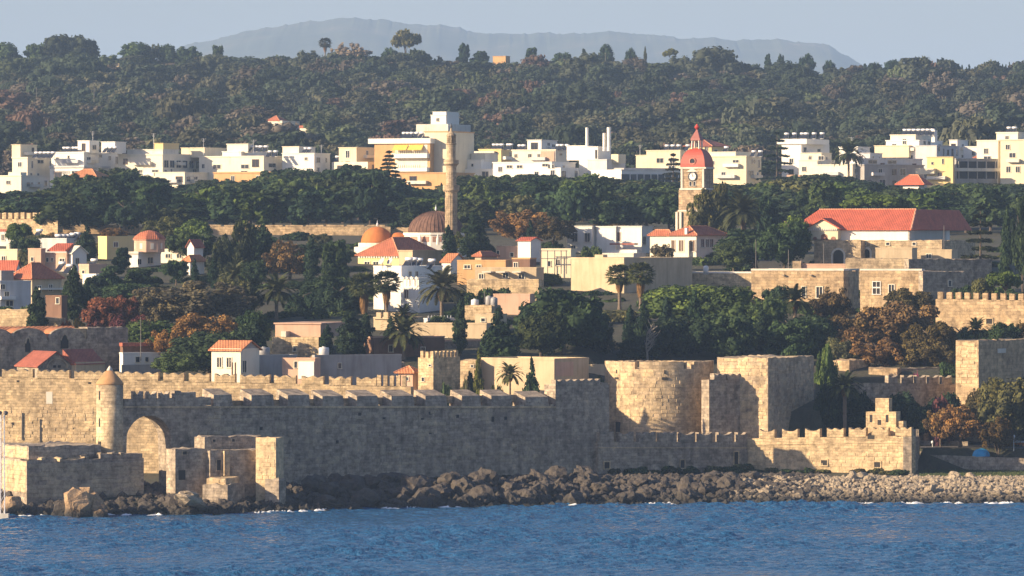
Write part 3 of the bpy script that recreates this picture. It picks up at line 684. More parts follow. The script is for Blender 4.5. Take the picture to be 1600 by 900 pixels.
m_ = 1010/F
v = b.vol('prayer_hall', 612, 662, 716, 382, None, PINK, 0); cX = v['cx']-.2; cY = 7.0
MB().lathe([(6.1,v['z1']-3.0),(6.1,b.z(368)),(6.3,b.z(367)),(6.3,b.z(363.5))], 16, (cX, cY), .2).build('drum', WHITE, b.root)
for k in range(16):
    a = .2+2*math.pi*(k+.5)/16; link('drum_panel', MB().box(-.04,.05,-.85,.85,b.z(378),b.z(369.5)).mesh('drum_panel', plaster((0.45,0.27,0.2),.4)), b.root, (cX+6.0*math.cos(a), cY+6.0*math.sin(a), 0), (0,0,a))
o = dome_mesh('dome', 5.25, Z(329,1010)-Z(363,1010), LEAD, b.root, (cX, cY), b.z(363.4), 44); finial(b.root, (cX, cY), b.z(329.5), 1.2, METALW)
cx2, cy2 = (579-660)*m_/.94-.3*1, 4.0
MB().lathe([(4.4,-2.5),(4.4,b.z(386)),(3.6,b.z(385.5)),(3.6,b.z(379.5))], 20, (cx2, cy2)).build('side_drum', LCREAM, b.root)
dome_mesh('side_dome', 3.1, Z(354.5,1010)-Z(380,1010), DOMEO, b.root, (cx2, cy2), b.z(379.6)); finial(b.root, (cx2, cy2), b.z(355), 1.3, METALW)
dome_mesh('small_dome', 2.2, Z(362,1010)-Z(380,1010), DOMEO, b.root, ((607-660)*m_/.94, 5.0), b.z(381))
for px in (683, 655): 
    c = ((px-660)*m_/.94, 0.4); MB().lathe([(.32,v['z1']),(.32,v['z1']+.9),(.08,v['z1']+1.9)], 8, c).build('pinnacle', WHITE, b.root)
# minaret
dm = 1006.; mz = Z(402, dm); t_ = empty('minaret', (X(705, dm), dm, mz)); tag(t_, 'tall slim stone minaret with two balconies behind the brown dome', 'minaret')
zz = lambda py: Z(py, dm)-mz; k_ = dm/F; STM = stone((0.56,0.45,0.31), .8, .4, 1.1, .1)
MB().lathe([(1.25,-2.5),(1.15,1.5),(1.13,zz(302))], 16).build('lower_shaft', STM, t_)
for k in range(16):
    a = 2*math.pi*(k+.5)/16; link('flute', MB().box(-.05,.06,-.05,.05,2,zz(303)).mesh('flute', STM), t_, (1.12*math.cos(a),1.12*math.sin(a),0), (0,0,a))
MB().lathe([(1.12,zz(303)),(1.2,zz(300)),(1.55,zz(297.5)),(1.55,zz(289.5)),(1.45,zz(289.4)),(1.45,zz(296))], 24).build('lower_balcony', STM, t_)
for k in range(18):
    a = 2*math.pi*k/18; link('corbel', MB().box(-.1,.14,-.09,.09,zz(300),zz(297.4)).mesh('corbel', STB), t_, (1.28*math.cos(a),1.28*math.sin(a),0), (0,0,a))
MB().lathe([(.98,zz(297)),(.95,zz(262))], 16).build('middle_shaft', STM, t_)
MB().lathe([(.95,zz(262)),(1.05,zz(259)),(1.42,zz(256)),(1.42,zz(250)),(1.32,zz(249.9)),(1.32,zz(255))], 24).build('upper_balcony', STM, t_)
MB().lathe([(.86,zz(256)),(.84,zz(226)),(1.0,zz(225.5)),(1.0,zz(224))], 16).build('upper_shaft', STM, t_)
for k in range(8):
    a = 2*math.pi*k/8; MB().tube((.74*math.cos(a),.74*math.sin(a),zz(224)), (.74*math.cos(a),.74*math.sin(a),zz(213)), .13).build('lantern_column', STM, t_)
MB().lathe([(.45,zz(224)),(.45,zz(213))], 10).build('lantern_core', STM, t_)
MB().lathe([(.92,zz(213)),(.92,zz(211)),(.6,zz(208)),(.3,zz(205)),(.12,zz(200))], 12).build('cap', STM, t_); finial(t_, (0,0), zz(200.5), 1.0, IRON)
# clock tower
b = B('clock_tower', 'square stone clock tower with red dome and open lantern rising over the trees', 'tower', 1101, 372, 24, 1050)
RED = plain((0.42,0.07,0.04), .55, name='red_paint'); ST2 = stone((0.55,0.42,0.28), .9, .45, None, .15)
b.vol('base', 1058, 1103, 1123, 330, None, ST2); b.vol('lower_storey', 1061, 1102, 1119, 296, 330, ST2, .15)
v = b.vol('clock_storey', 1064, 1101, 1116, 263, 296, ST2, .3)
for py, e, bk in ((330,2,-.1),(296,2,.05),(263,2,.15)): b.vol('cornice', 1064-e-(2 if py>300 else 0), 1102+e/2, 1116+e, py-2, py+.5, PALE, bk)
for px in (1059.5, 1065.5): b.piece(dict(cx=v['cx'], y=0, pc=1101), 'L', 'pilaster', px-1.6, px+1.6, 331, 368, PALE, -.35, .1)
for px in (1066, 1099): b.piece(v, 'L', 'pilaster', px-1.5, px+1.5, 264, 295, PALE, -.12, .1)
cxl = b.at(v, 'L', 1082.5); zc = b.z(275.5); y_ = v['y']
ck = MB(); 
for i in range(24):
    a = 2*math.pi*i/24; ck.v.append((cxl+.78*math.cos(a), y_-.1, zc+.78*math.sin(a)))
ck.v += [(x_, y_+.05, z_) for x_, _, z_ in ck.v[:24]]; ck.f.append(tuple(range(24))[::-1]); ck.f += [(i, (i+1) % 24, 24+(i+1) % 24, 24+i) for i in range(24)]
face = ck.build('clock_face', plain((0.8,0.8,0.76), .5, name='enamel'), b.root)
rg = MB()
for i in range(24):
    a, c_ = 2*math.pi*i/24, 2*math.pi*(i+1)/24; rg.tube((cxl+.85*math.cos(a), y_-.1, zc+.85*math.sin(a)), (cxl+.85*math.cos(c_), y_-.1, zc+.85*math.sin(c_)), .13, n=5)
rg.build('clock_rim', IRON, face)
MB().tube((cxl,y_-.14,zc),(cxl-.1,y_-.14,zc+.6),.05,n=4).tube((cxl,y_-.14,zc),(cxl+.38,y_-.14,zc+.12),.05,n=4).build('clock_hands', IRON, face)
for i in range(12):
    a = 2*math.pi*i/12; MB().box(cxl+.62*math.cos(a)-.04, cxl+.62*math.cos(a)+.04, y_-.125, y_-.09, zc+.62*math.sin(a)-.04, zc+.62*math.sin(a)+.04).build('hour_mark', IRON, face)
b.win(v, 'L', 1079.5, 287, 3, 7, 'window', PALE); b.win(v, 'L', 1085.5, 287, 3, 7, 'window', PALE)
MB().add([(cxl-1.3,y_-.2,zc+.9),(cxl+1.3,y_-.2,zc+.9),(cxl,y_-.2,zc+1.6),(cxl-1.3,y_+.1,zc+.9),(cxl+1.3,y_+.1,zc+.9),(cxl,y_+.1,zc+1.6)],[(0,1,2),(0,2,5,3),(1,4,5,2),(0,3,4,1)]).build('pediment', PALE, b.root)
# four-sided domed roof
x0, x1, y0, y1 = v['cx']-v['w'], v['cx'], v['y'], v['y']+v['D']; mx, my = (x0+x1)/2, (y0+y1)/2; mb = MB(); N = 9; z0, z1 = b.z(261), b.z(231)
for i in range(N+1):
    t = i/N*math.pi/2; s_ = max(.22, math.cos(t)**.75); z_ = z0+(z1-z0)*math.sin(t)
    mb.v += [(mx+(q-mx)*s_*1.02, my+(w-my)*s_*1.02, z_) for q, w in ((x0,y0),(x1,y0),(x1,y1),(x0,y1))]
for i in range(N):
    for j in range(4): a = i*4; mb.f.append((a+j, a+(j+1) % 4, a+4+(j+1) % 4, a+4+j))
mb.f.append((N*4, N*4+1, N*4+2, N*4+3)); dm_o = mb.build('dome', RED, b.root)
for cc, rot in (((mx+.0, y0+.15), 0),):
    rr = MB(); zo = z0+1.15
    for i in range(16):
        a, c_ = 2*math.pi*i/16, 2*math.pi*(i+1)/16; rr.tube((mx+.62*math.cos(a), y0-.02, zo+.62*math.sin(a)), (mx+.62*math.cos(c_), y0-.02, zo+.62*math.sin(c_)), .12, n=5)
    ow = rr.build('round_window', plain((0.55,0.22,0.15),.6), dm_o); q = MB(); q.lathe([(.6,-.3),(.6,0)], 16); q.v = [(mx+a_, y0-c_, zo+b_) for a_, b_, c_ in q.v]; q.build('pane', GLASS, ow)
for sx in (-1, 1):
    for sy in (-1, 1): MB().tube((mx+sx*.75, my+sy*.75, z1-.2), (mx+sx*.72, my+sy*.72, b.z(219)), .17).build('lantern_post', PALE, b.root)
MB().add([(mx+sx*1.0, my+sy*1.0, b.z(219)) for sx, sy in ((-1,-1),(1,-1),(1,1),(-1,1))]+[(mx+sx*.95, my+sy*.95, b.z(216)) for sx, sy in ((-1,-1),(1,-1),(1,1),(-1,1))]+[(mx,my,b.z(200))], [(3,2,1,0),(0,1,5,4),(1,2,6,5),(2,3,7,6),(3,0,4,7),(4,5,8),(5,6,8),(6,7,8),(7,4,8)]).build('spire', plain((0.30,0.10,0.08),.6), b.root)
MB().lathe([(.12,b.z(202)),(.42,b.z(199.5)),(.5,b.z(198)),(.3,b.z(196)),(.06,b.z(193))], 12, (mx,my)).build('finial', plain((0.6,0.06,0.04),.5), b.root)
MB().lathe([(.45,b.z(229)),(.3,b.z(223)),(.1,b.z(221))], 10, (mx,my)).build('bell', IRON, b.root)

# ---------------------------------------------------------------- old town houses
def H(name, label, pl, pc, pr, yt, yb, m=WHITE, a=28, d=None, wins=(), roof=None, rt_=None, rm=TILE, cap=.25, cat='house', m2=None, chim=None):
    b = B(name, label, cat, pc, yb, a, d); v = b.vol('wall', pl, pc, pr, yt, None, m)
    for w in wins: b.win(v, *w)
    if roof == 'hip': b.hip(v, rt_, rm)
    elif roof == 'gx': b.gable(v, rt_, rm)
    elif roof == 'gy': b.gable(v, rt_, rm, axis='y')
    elif m.name.startswith('stone') and m2 is None: pass
    else:
        z = v['z1']; t = .22; e = .05
        mb = MB(); x0, x1, y0, y1 = v['cx']-v['w']-e, v['cx']+e, v['y']-e, v['y']+v['D']+e
        mb.box(x0,x1,y0,y0+t,z,z+cap).box(x0,x1,y1-t,y1,z,z+cap).box(x0,x0+t,y0+t,y1-t,z,z+cap).box(x1-t,x1,y0+t,y1-t,z,z+cap).build('parapet', m2 or m, b.root)
    if chim:
        for px, yt_ in chim: 
            c = b.at(v, 'L', px); MB().box(c-.3,c+.3,1,1.6,v['z1']-.5,b.z(yt_)).build('chimney', m, b.root)
    return b, v
H('white_house', 'white house with two dark windows under a brown eave at the far left edge', -8, 22, 34, 362, 385, GREYW, 28, None, [('L',4,371,5,9),('L',15,371,5,9)], cap=.5, m2=TILED)
H('cream_house', 'cream house with a tall thin chimney at the far left edge', -10, 27, 32, 391, 412, CREAM, 20, None, [('L',5,404,6,7)], chim=[(8,381)])
H('red_roofed_shed', 'low shed with a flat red roof at the left edge', -10, 24, 30, 420, 430, WHITE, 20, None, roof='gx', rt_=408, rm=TILER)
b, v = H('hip_roofed_house', 'old house with a broad red hipped roof near the left edge', 12, 50, 92, 435, 478, TAN, 40, None, [('L',22,447,7,9),('L',38,450,4,12),('L',30,466,5,8),('R',60,452,5,10),('R',76,450,5,10)], 'hip', 411, TILE)
b.piece(v, 'R', 'balcony_slab', 54, 96, 450, 453, PALE, -1.2, .1)
H('tan_house', 'tan two step house behind the broad hipped roof', 43, 64, 70, 390, 424, PINK, 25, None, [('L',50,405,4,6)])
b, v = H('red_shed_roof_house', 'cream house with a bright red lean-to roof panel', 70, 104, 114, 397, 424, PINK, 25, None, [('L',73,406,4,6),('L',81,406,4,6),('L',97,408,8,8)])
MB().add([(b.at(v,'L',74),-.4,b.z(391)),(b.at(v,'L',104),-.4,b.z(391)),(b.at(v,'L',102),3,b.z(380)),(b.at(v,'L',75),3,b.z(380))]+[(b.at(v,'L',74),-.4,b.z(393)),(b.at(v,'L',104),-.4,b.z(393)),(b.at(v,'L',102),3,b.z(393)),(b.at(v,'L',75),3,b.z(393))],[(0,1,2,3),(4,7,6,5),(4,5,1,0),(5,6,2,1),(6,7,3,2),(7,4,0,3)]).build('lean_to_roof', TILER, b.root)
H('white_gabled_house', 'white gabled house right of the bright red lean-to roof', 106, 113, 134, 395, 424, WHITE, 50, None, [('R',120,408,5,9)], 'gx', 385, PALE)
H('white_flat_house', 'low white house under the row of solar heaters at the upper left', 52, 104, 114, 374, 392, GREYW, 25, 1030, [('L',60,382,5,6)])
H('yellow_house', 'yellow house with one shaded grey side right of the big round cypress', 152, 167, 216, 371, 405, YELLOW, 50, None, [('R',180,382,6,7)])
b = B('domed_church', 'octagonal church with a low red tiled dome above a white porch', 'church', 215, 418, 25)
v = b.vol('porch', 202, 216, 247, 396, None, WHITE, 0); b.win(v, 'R', 217.5, 409, 5, 8, 'doorway', WHITE, DARK); b.win(v, 'R', 232, 407, 7, 9)
b.vol('porch_slab', 200, 216.5, 248, 393, 396.5, PALE, -.3)
c = (.3, 3.9); kz = b.m; MB().lathe([(2.85,b.z(394)),(2.85,b.z(376)),(3.05,b.z(375)),(3.05,b.z(374))], 8, c, .3).build('drum', PINK, b.root)
MB().lathe([(3.15,b.z(374)),(2.7,b.z(369)),(1.7,b.z(363)),(.7,b.z(360.5)),(.1,b.z(359.5))], 8, c, .3).build('dome_roof', TILE, b.root)
for k in range(8):
    a = .3+math.pi/8+k*math.pi/4; link('drum_window', MB().box(-.05,.06,-.3,.3,b.z(389),b.z(380)).mesh('drum_window', PALE), b.root, (c[0]+2.62*math.cos(a), c[1]+2.62*math.sin(a), 0), (0,0,a))
H('terrace_house', 'white terrace house with metal scaffold right of the red domed church', 250, 292, 312, 391, 412, LCREAM, 25, None, [('L',262,400,8,6),('L',280,400,8,6)], chim=[(262,384)])
H('ruin_gable_house', 'small house with a pink gable and sloping roof above the terrace house', 292, 303, 316, 384, 402, WHITE, 35, 980, (), 'gy', 375, TILED)
H('orange_roofed_house', 'narrow white house with an orange hipped roof among dark trees', 288, 297, 317, 408, 430, WHITE, 28, None, (), 'hip', 399, TILEO)
H('low_pink_house', 'low pink house with dark right wall left of the dark trees', 122, 139, 164, 416, 436, PINK, 40, None, [('L',130,425,4,5)], cap=.4)
H('low_white_house', 'low white wall house in front of the low pink house', 128, 150, 170, 430, 445, WHITE, 30, None)
b, v = H('white_balcony_house', 'white two storey house with a balcony at the left edge', -14, 0, 46, 441, 492, GREYW, 60, None, [('R',10,460,6,8),('R',14,474,10,8),('R',4,448,6,7)])
b.piece(v, 'R', 'balcony', -2, 20, 463, 468, WHITE, -1.0, .1)
H('grey_side_house', 'narrow grey house wall beneath the left end of the hipped roof', -6, 2, 20, 425, 445, GREYP, 50, 880)
H('sunlit_terrace', 'yellow sunlit rough terrace wall at the left edge above the vaulted roofs', -12, 46, 50, 484, 516, STW, 14, 805, cat='terrace', cap=.15)
H('sunlit_terrace', 'short sunlit terrace wall between the dark cypress and the red bushes', 70, 96, 101, 497, 516, STW, 14, 806, cat='terrace', cap=.15)
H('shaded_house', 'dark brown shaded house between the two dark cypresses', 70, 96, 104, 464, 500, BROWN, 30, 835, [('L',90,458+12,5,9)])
# vaulted gothic church
b = B('vaulted_church', 'grey stone church with scalloped red vault roofs and pointed windows', 'church', -60, 590, 60, 768, deep=4)
v = b.vol('wall', -90, -60, 128, 533, None, STD, 0)
sy = lambda px: b.at(v, 'R', px)
for c0, hw in ((-10,26),(40,27),(97,27)):
    n = 16; mb = MB(); y0, y1 = sy(c0-hw), sy(c0+hw); yc, rr = (y0+y1)/2, (y1-y0)/2; zb = v['z1']; hz_ = b.z(513.5)-zb
    prof = [(yc-rr*math.cos(math.pi*i/n)*1.0, zb+hz_*math.sin(math.pi*i/n)**.8) for i in range(n+1)]
    for (ya, za) in prof: mb.v += [(v['cx']+.06, ya, za), (v['cx']+.06, ya, zb-.5), (v['cx']-.6, ya, za), (v['cx']-.6, ya, zb-.5)]
    for i in range(n): a = i*4; mb.f += [(a,a+4,a+5,a+1)[::-1],(a+2,a+6,a+7,a+3),(a,a+2,a+6,a+4)]
    mb.build('gable_arch', STD, b.root)
    mr = MB()
    for (ya, za) in prof: mr.v += [(v['cx']-.6, ya, za+.02), (v['cx']-v['w'], ya, za+.02)]
    for i in range(n): a = i*2; mr.f.append((a, a+1, a+3, a+2))
    mr.build('vault_roof', TILEO, b.root, True)
for c0, w, y0, y1 in ((38,7,527,551),(93,11,523,546)):
    a, c_ = sy(c0-w/2), sy(c0+w/2); z0, z1 = b.z(y1), b.z(y0); xm = v['cx']
    pts = [(a,z0),(c_,z0),(c_,z0+(z1-z0)*.55),((a*.2+c_*.8),z0+(z1-z0)*.82),((a+c_)/2,z1),((a*.8+c_*.2),z0+(z1-z0)*.82),(a,z0+(z1-z0)*.55)]
    q = MB().prism(pts, -.1, .05); q.v = [(xm+.08-y_, x_, z_) for x_, y_, z_ in q.v]; q.build('pointed_window', DARK, b.root)
    q = MB()
    for (p0, p1) in zip(pts[2:], pts[3:]+pts[:0]): q.tube((xm+.1,p0[0],p0[1]),(xm+.1,p1[0],p1[1]),.14,n=5)
    q.build('window_surround', STB, b.root)
MB().add([(v['cx']-.3,sy(-58),v['z1']-.1),(v['cx']-.3,sy(127),v['z1']-.1),(v['cx']-4.5,sy(127),b.z(511.5)),(v['cx']-4.5,sy(-58),b.z(511.5)),(v['cx']-6,sy(-58),v['z1']),(v['cx']-6,sy(127),v['z1'])],[(0,1,2,3),(3,2,5,4)]).build('valley_roof', TILEO, b.root)
v2 = b.vol('east_block', 112, 128, 190, 513.5, None, STD, 'R')
MB().box(v['cx']-4, v['cx']-.1, sy(108), sy(127), v['z1']-.3, b.z(515)).build('tan_bay', STW, b.root)
b2 = B('church_annex', 'low annex with a dull red sloping roof and arched gable before the vaulted church', 'building', 60, 590, 60, 760, deep=3)
v = b2.vol('wall', 20, 60, 112, 572, None, STD); b2.gable(v, 551, TILED, axis='x', gm=STD)
yc = b2.at(v, 'R', 88); q = MB()
for i in range(10):
    a, c_ = math.pi*i/10, math.pi*(i+1)/10; q.tube((v['cx']+.1,yc+1.6*math.cos(a),b2.z(575)+1.3*math.sin(a)),(v['cx']+.1,yc+1.6*math.cos(c_),b2.z(575)+1.3*math.sin(c_)),.13,n=5)
q.build('arch_moulding', STB, b2.root)
for px in (84, 91): b2.piece(v, 'R', 'opening', px-2, px+2, 571, 575, DARK, -.06, .1)
b3 = B('red_roof_annex', 'annex with a sunlit tan wall and dark red roof slope left of the grey block', 'building', 119, 590, 40, 762, deep=3)
v = b3.vol('wall', 105, 119, 160, 566, None, TAN); 
MB().add([(v['cx']+.2,-.2,b3.z(570)),(v['cx']+.2,v['D'],b3.z(570)),(v['cx']-2.5,v['D'],b3.z(546)),(v['cx']-2.5,-.2,b3.z(546)),(v['cx']-2.5,-.2,b3.z(572)),(v['cx']-2.5,v['D'],b3.z(572))],[(0,1,2,3),(3,2,5,4),(0,3,4),(1,5,2)]).build('roof', TILED, b3.root)
b, v = H('long_white_shed', 'long low white shed with a red roof edge left of the brown tree', 186, 192, 268, 553, 590, WHITE, 62, 775, [('R',214,562,6,8),('R',228,562,5,7)], cap=.2)
b.vol('upper_wall', 185, 190, 268, 541, 552, BROWN, 1.0)
b.vol('red_roof', 184, 190, 270, 536, 541.5, TILED, .6)
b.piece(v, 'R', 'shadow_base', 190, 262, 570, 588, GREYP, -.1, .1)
b, v = H('gate_lodge', 'small cream lodge with an orange roof and two tall windows on the wall', 329, 376, 403, 547, 590, LCREAM, 28, 757, [('L',342,566.5,7,15),('L',357.5,566.5,7,15),('R',381,573,5,18,'doorway')], cap=.2)
b.gable(v, 534, TILEO, .35, 'x', GREYP)
for px in (369, 374): b.piece(v, 'L', 'gate_post', px-.8, px+.8, 566, 590, WOOD, -1.2, -1.0)
H('grey_yard_house', 'long shaded grey house right of the small cream lodge', 366, 378, 462, 557, 592, GREYP, 62, 765, [('R',400,570,5,9)], cap=.2)
b, v = H('patched_ruin_house', 'roofless house with a bright white patched wall behind the battlements', 440, 492, 500, 561, 592, PINK, 20, 758, [('L',462,570,3,10)], cap=.15)
b.piece(v, 'L', 'white_patch', 466, 491, 565, 592, WHITE, -.12, .05)
H('grey_ruin_house', 'long grey ruined house wall left of the small red roofed hut', 488, 492, 626, 558, 595, GREYP, 63, 762, [('R',530,572,5,8)], cap=.3)
H('lower_grey_house', 'lower grey shaded wall right of the long grey ruin', 574, 578, 632, 566, 596, STD, 63, 768, cap=.2)
b, v = H('tan_courtyard_house', 'tan stone house with pink upper wall below the tall palms', 424, 498, 512, 527, 566, STW, 18, 790, [('L',460,545,4,8)], cap=.2)
b.vol('upper_wall', 428, 500, 540, 507, 527, PINK, 2.0, cap=.2)
b.vol('chimney_box', 438, 446, 452, 498+20, 527, PALE, .5)
H('battlement_house', 'tan house with a row of battlements left of the date palm', 583, 640, 660, 498, 540, TAN, 24, 830)
b = B('battlement_row', 'row of tan merlons on the house left of the date palm', 'battlements', 640, 498, 24, 829.7, deep=.1); v = b.vol('ledge', 583, 640, 645, 497.5, 499, TAN); b.merlons(v, .95, .75, .45, TAN, 'L')
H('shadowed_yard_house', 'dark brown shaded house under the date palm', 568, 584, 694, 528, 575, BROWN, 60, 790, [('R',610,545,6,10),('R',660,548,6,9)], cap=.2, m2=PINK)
b, v = H('tan_flat_house', 'long tan flat roofed house right of the date palm', 640, 760, 770, 507, 545, TAN, 15, 818, [('L',697,530,4,4)], cap=.2)
H('grey_flat_house', 'low dark grey house face below the tan flat roofed house', 655, 662, 762, 534, 570, STD, 62, 800, cap=.25, m2=PINK)
b, v = H('white_railed_house', 'white flat house with a railed terrace right of the date palm', 662, 668, 712, 499, 515, GREYW, 62, 840, cap=.2)
for i in range(8): b.piece(v, 'R', 'rail_post', 669+i*5, 670+i*5, 493, 499, METALW, 0, .08)
b, v = H('crenellated_tower', 'small square tower with tall narrow merlons behind the sea wall', 653, 677, 718, 559, 606, STW, 35, 750, [('L',661,593,3,6),('L',672,571,3,3)], cap=.1, cat='tower')
b.merlons(v, .95, .55, .42, STW, 'LR', .5)
H('red_roof_hut', 'small hut with a rounded red tile roof left of the small crenellated tower', 622, 645, 655, 582, 608, PINK, 25, 752, [('L',636,592,4,5)], 'hip', 573, TILEO)
H('stone_yard_house', 'tan sunlit gabled wall right of the small crenellated tower', 719, 744, 752, 562, 600, STW, 20, 765, [('L',738,572,3,3)], cap=.25)
b, v = H('long_tan_house', 'long tan wall house behind the palm shrubs left of the round tower', 752, 866, 921, 563, 600, TAN, 35, 760, cap=.25)
b.piece(v, 'R', 'pink_panel', 868, 896, 566, 588, PINK, -.06, .05)
H('roof_hut', 'small flat hut between the long tan house and the round tower', 916, 946, 950, 571, 590, TAN, 20, 770, cap=.15)
# around the mosque
b, v = H('yellow_hip_house', 'yellow house with a red hipped roof in front of the mosque domes', 558, 623, 692, 399, 425, YELLOW, 35, 985, [('L',573,414,8,10),('L',587,414,8,10)], 'hip', 371, TILE)
for i in range(16): b.piece(v, 'L', 'dentil', 560+i*4, 562+i*4, 400, 403, WHITE, -.25, .05)
b.vol('side_wing', 623, 645, 692, 392, None, TAN, -.5, cap=.15)
b, v = H('white_cube_house', 'large white flat roofed house among the palms below the mosque', 583, 627, 690, 418, 485, WHITE, 30, None, [('L',593,440,5,9),('L',600,448,7,8)], cap=.3)
b.vol('lower_wing', 600, 655, 690, 436, None, WHITE, -2.5, cap=.3); vv = b.vol('front_wing', 627, 656, 690, 447, None, WHITE, -3.2)
b.win(vv, 'L', 636, 459, 6, 13, 'doorway', LCREAM, WOOD); b.win(v, 'R', 640, 428, 4, 7); b.win(v, 'R', 650, 428, 4, 7)
for px in (628, 634, 642, 650): b.piece(vv, 'L', 'parapet_post', px, px+1.6, 431.5, 447, WHITE, .1, .3)
b = B('satellite_dish', 'left of two grey satellite dishes on the white flat roofed house', 'dish', 598, 417, 20, drow(485)+1); MB().lathe([(.05,.0),(.35,.06),(.55,.2),(.62,.32)], 16).build('dish', plain((0.45,0.45,0.46),.5), b.root, loc=(0,0,.8), rot=(R(60),0,R(-30))); MB().tube((0,0,-.3),(0,0,.8),.05).build('mast', IRON, b.root)
b = B('satellite_dish', 'right of two grey satellite dishes on the white flat roofed house', 'dish', 611, 417, 20, drow(485)+1); MB().lathe([(.05,.0),(.35,.06),(.55,.2),(.62,.32)], 16).build('dish', plain((0.45,0.45,0.46),.5), b.root, loc=(0,0,.8), rot=(R(60),0,R(-30))); MB().tube((0,0,-.3),(0,0,.8),.05).build('mast', IRON, b.root)
H('small_red_roof_house', 'small white house with a bright orange red roof right of the mosque', 690, 704, 726, 409, 425, WHITE, 30, 960, (), 'gx', 397, TILEO)
H('terracotta_house', 'flat terracotta coloured house above the terrace of pots', 714, 790, 806, 408, 428, OCHRE, 18, 930, [('L',730,417,9,5),('L',748,417,7,5)], cap=.2)
H('tower_like_house', 'pale narrow house with a tiny red roof right of the mosque cypress', 742, 752, 776, 400, 415, PINK, 35, 970, (), 'hip', 393, TILE)
b, v = H('pink_house', 'pink house with a white penthouse behind the terracotta house', 776, 818, 846, 386, 412, PINK, 28, None, [('L',778,396,4,8),('L',800,398,5,6)], cap=.2)
b, v = H('white_penthouse', 'small white penthouse with a red roof on the pink house', 809, 829, 845, 376, 388, WHITE, 28, 985, (), 'gx', 371.5, TILER)
H('brown_shutter_house', 'brown boarded house front left of the tan framed house', 800, 828, 838, 405, 424, BROWN, 20, 925, [('L',806,414,6,7)], m2=OCHRE)
b, v = H('framed_house', 'tan house with a steel frame before the white stepped house', 846, 892, 900, 390, 425, CREAM, 18, 950, [('L',858,412,5,8),('L',872,410,6,9)], cap=.2)
for px in (850, 861, 872, 882, 890): b.piece(v, 'L', 'steel_post', px-.5, px+.5, 391, 428, IRON, -2.0, -1.88)
for py in (392, 404): b.piece(v, 'L', 'steel_beam', 848, 892, py-.5, py+.5, IRON, -2.05, -1.85)
b, v = H('terrace_yard', 'terrace with awnings and pots below the terracotta house', 742, 838, 850, 420, 450, TAN, 15, 905, [('L',752,432,7,7),('L',790,430,8,8),('L',815,432,9,7)], cat='terrace')
for px in (765, 787, 812): b.piece(v, 'L', 'awning', px-7, px+7, 424, 426, PALE, -2.2, 0)
H('terrace_retainer', 'tan retaining wall under the terrace above the green shrubs', 729, 842, 850, 437, 466, STW, 15, 890, cat='terrace', cap=.15)
H('pale_tan_house', 'pale tan plaster wall house left of the big dark tree', 771, 828, 836, 461, 484, PINK, 18, 860, cap=.2)
b, v = H('water_tank_house', 'tan stone flat house with grey water tanks right of the palm', 726, 768, 782, 477, 506, STW, 20, 840, cap=.2)
H('lower_tank_house', 'low tan house below the flat house with water tanks', 742, 776, 792, 492, 512, TAN, 20, 828, [('L',755,500,6,5)], cap=.15)
b = B('white_stepped_house', 'white stepped modern house with dark windows left of the red roofed villa', 'house', 925, 395, 26)
v = b.vol('wall', 886, 925, 935, 354, None, WHITE, cap=.15); b.win(v, 'L', 898.5, 371, 7.5, 13, 'window', PALE); b.win(v, 'L', 918, 371, 7.5, 13, 'window', PALE); b.win(v, 'L', 896, 387, 6, 6)
v = b.vol('middle_wing', 932, 962, 972, 354.5, None, WHITE, 1.0, cap=.15); v = b.vol('right_wing', 960, 1002, 1020, 354.2, None, WHITE, 1.6, cap=.15)
b.win(v, 'L', 967, 370, 4.5, 14, 'doorway', PALE, WOOD); b.win(v, 'R', 1006, 376, 5, 12)
b.vol('porch_roof', 952, 990, 996, 380, 382.5, TILED, -1.5); b.vol('porch_wall', 946, 994, 1000, 390, None, WHITE, -2.0)
b = B('red_roofed_villa', 'cream villa with a red hipped roof and tall brown shutters', 'house', 1088, 410, 30)
v = b.vol('wall', 1046, 1088, 1140, 367, None, LCREAM); b.hip(v, 353, TILE, .5); v1 = b.vol('left_wing', 1017, 1049, 1056, 367.5, None, LCREAM, 1.2); b.hip(v1, 359, TILE, .4)
for px, w in ((1065,7),(1082,8)): b.win(v, 'L', px, 384, w, 17, 'window', PALE, WOOD)
b.win(v, 'L', 1052.5, 384, 5, 17, 'window', PALE, WOOD); b.win(v1, 'L', 1039, 386, 3, 4)
for px in (1098, 1106, 1113): b.win(v, 'R', px, 380, 5, 12, 'window', PALE, WOOD)
c = b.at(v, 'L', 1073); MB().box(c-.25,c+.25,-.3,.3,b.z(368),b.z(356)).build('chimney', WHITE, b.root)
b.piece(v, 'L', 'entrance_bay', 1073, 1079, 376, 410, LCREAM, -.7, .1)
H('garden_house', 'low pale garden wall house under the white stepped house', 935, 990, 1010, 397, 412, PALE, 24, 985, cap=.2)
b, v = H('great_retaining_house', 'large blank tan building with a shaded right side behind the fan palms', 893, 975, 1086, 405, 470, TAN, 40, 910, cap=.3)
b.vol('roof_box', 930, 943, 950, 398, 406, TAN, 1.0)
H('long_garden_terrace', 'long tan terrace wall with white coping behind the green trees', 1078, 1236, 1246, 427, 452, STW, 12, 925, cat='terrace', cap=.25, m2=WHITE)
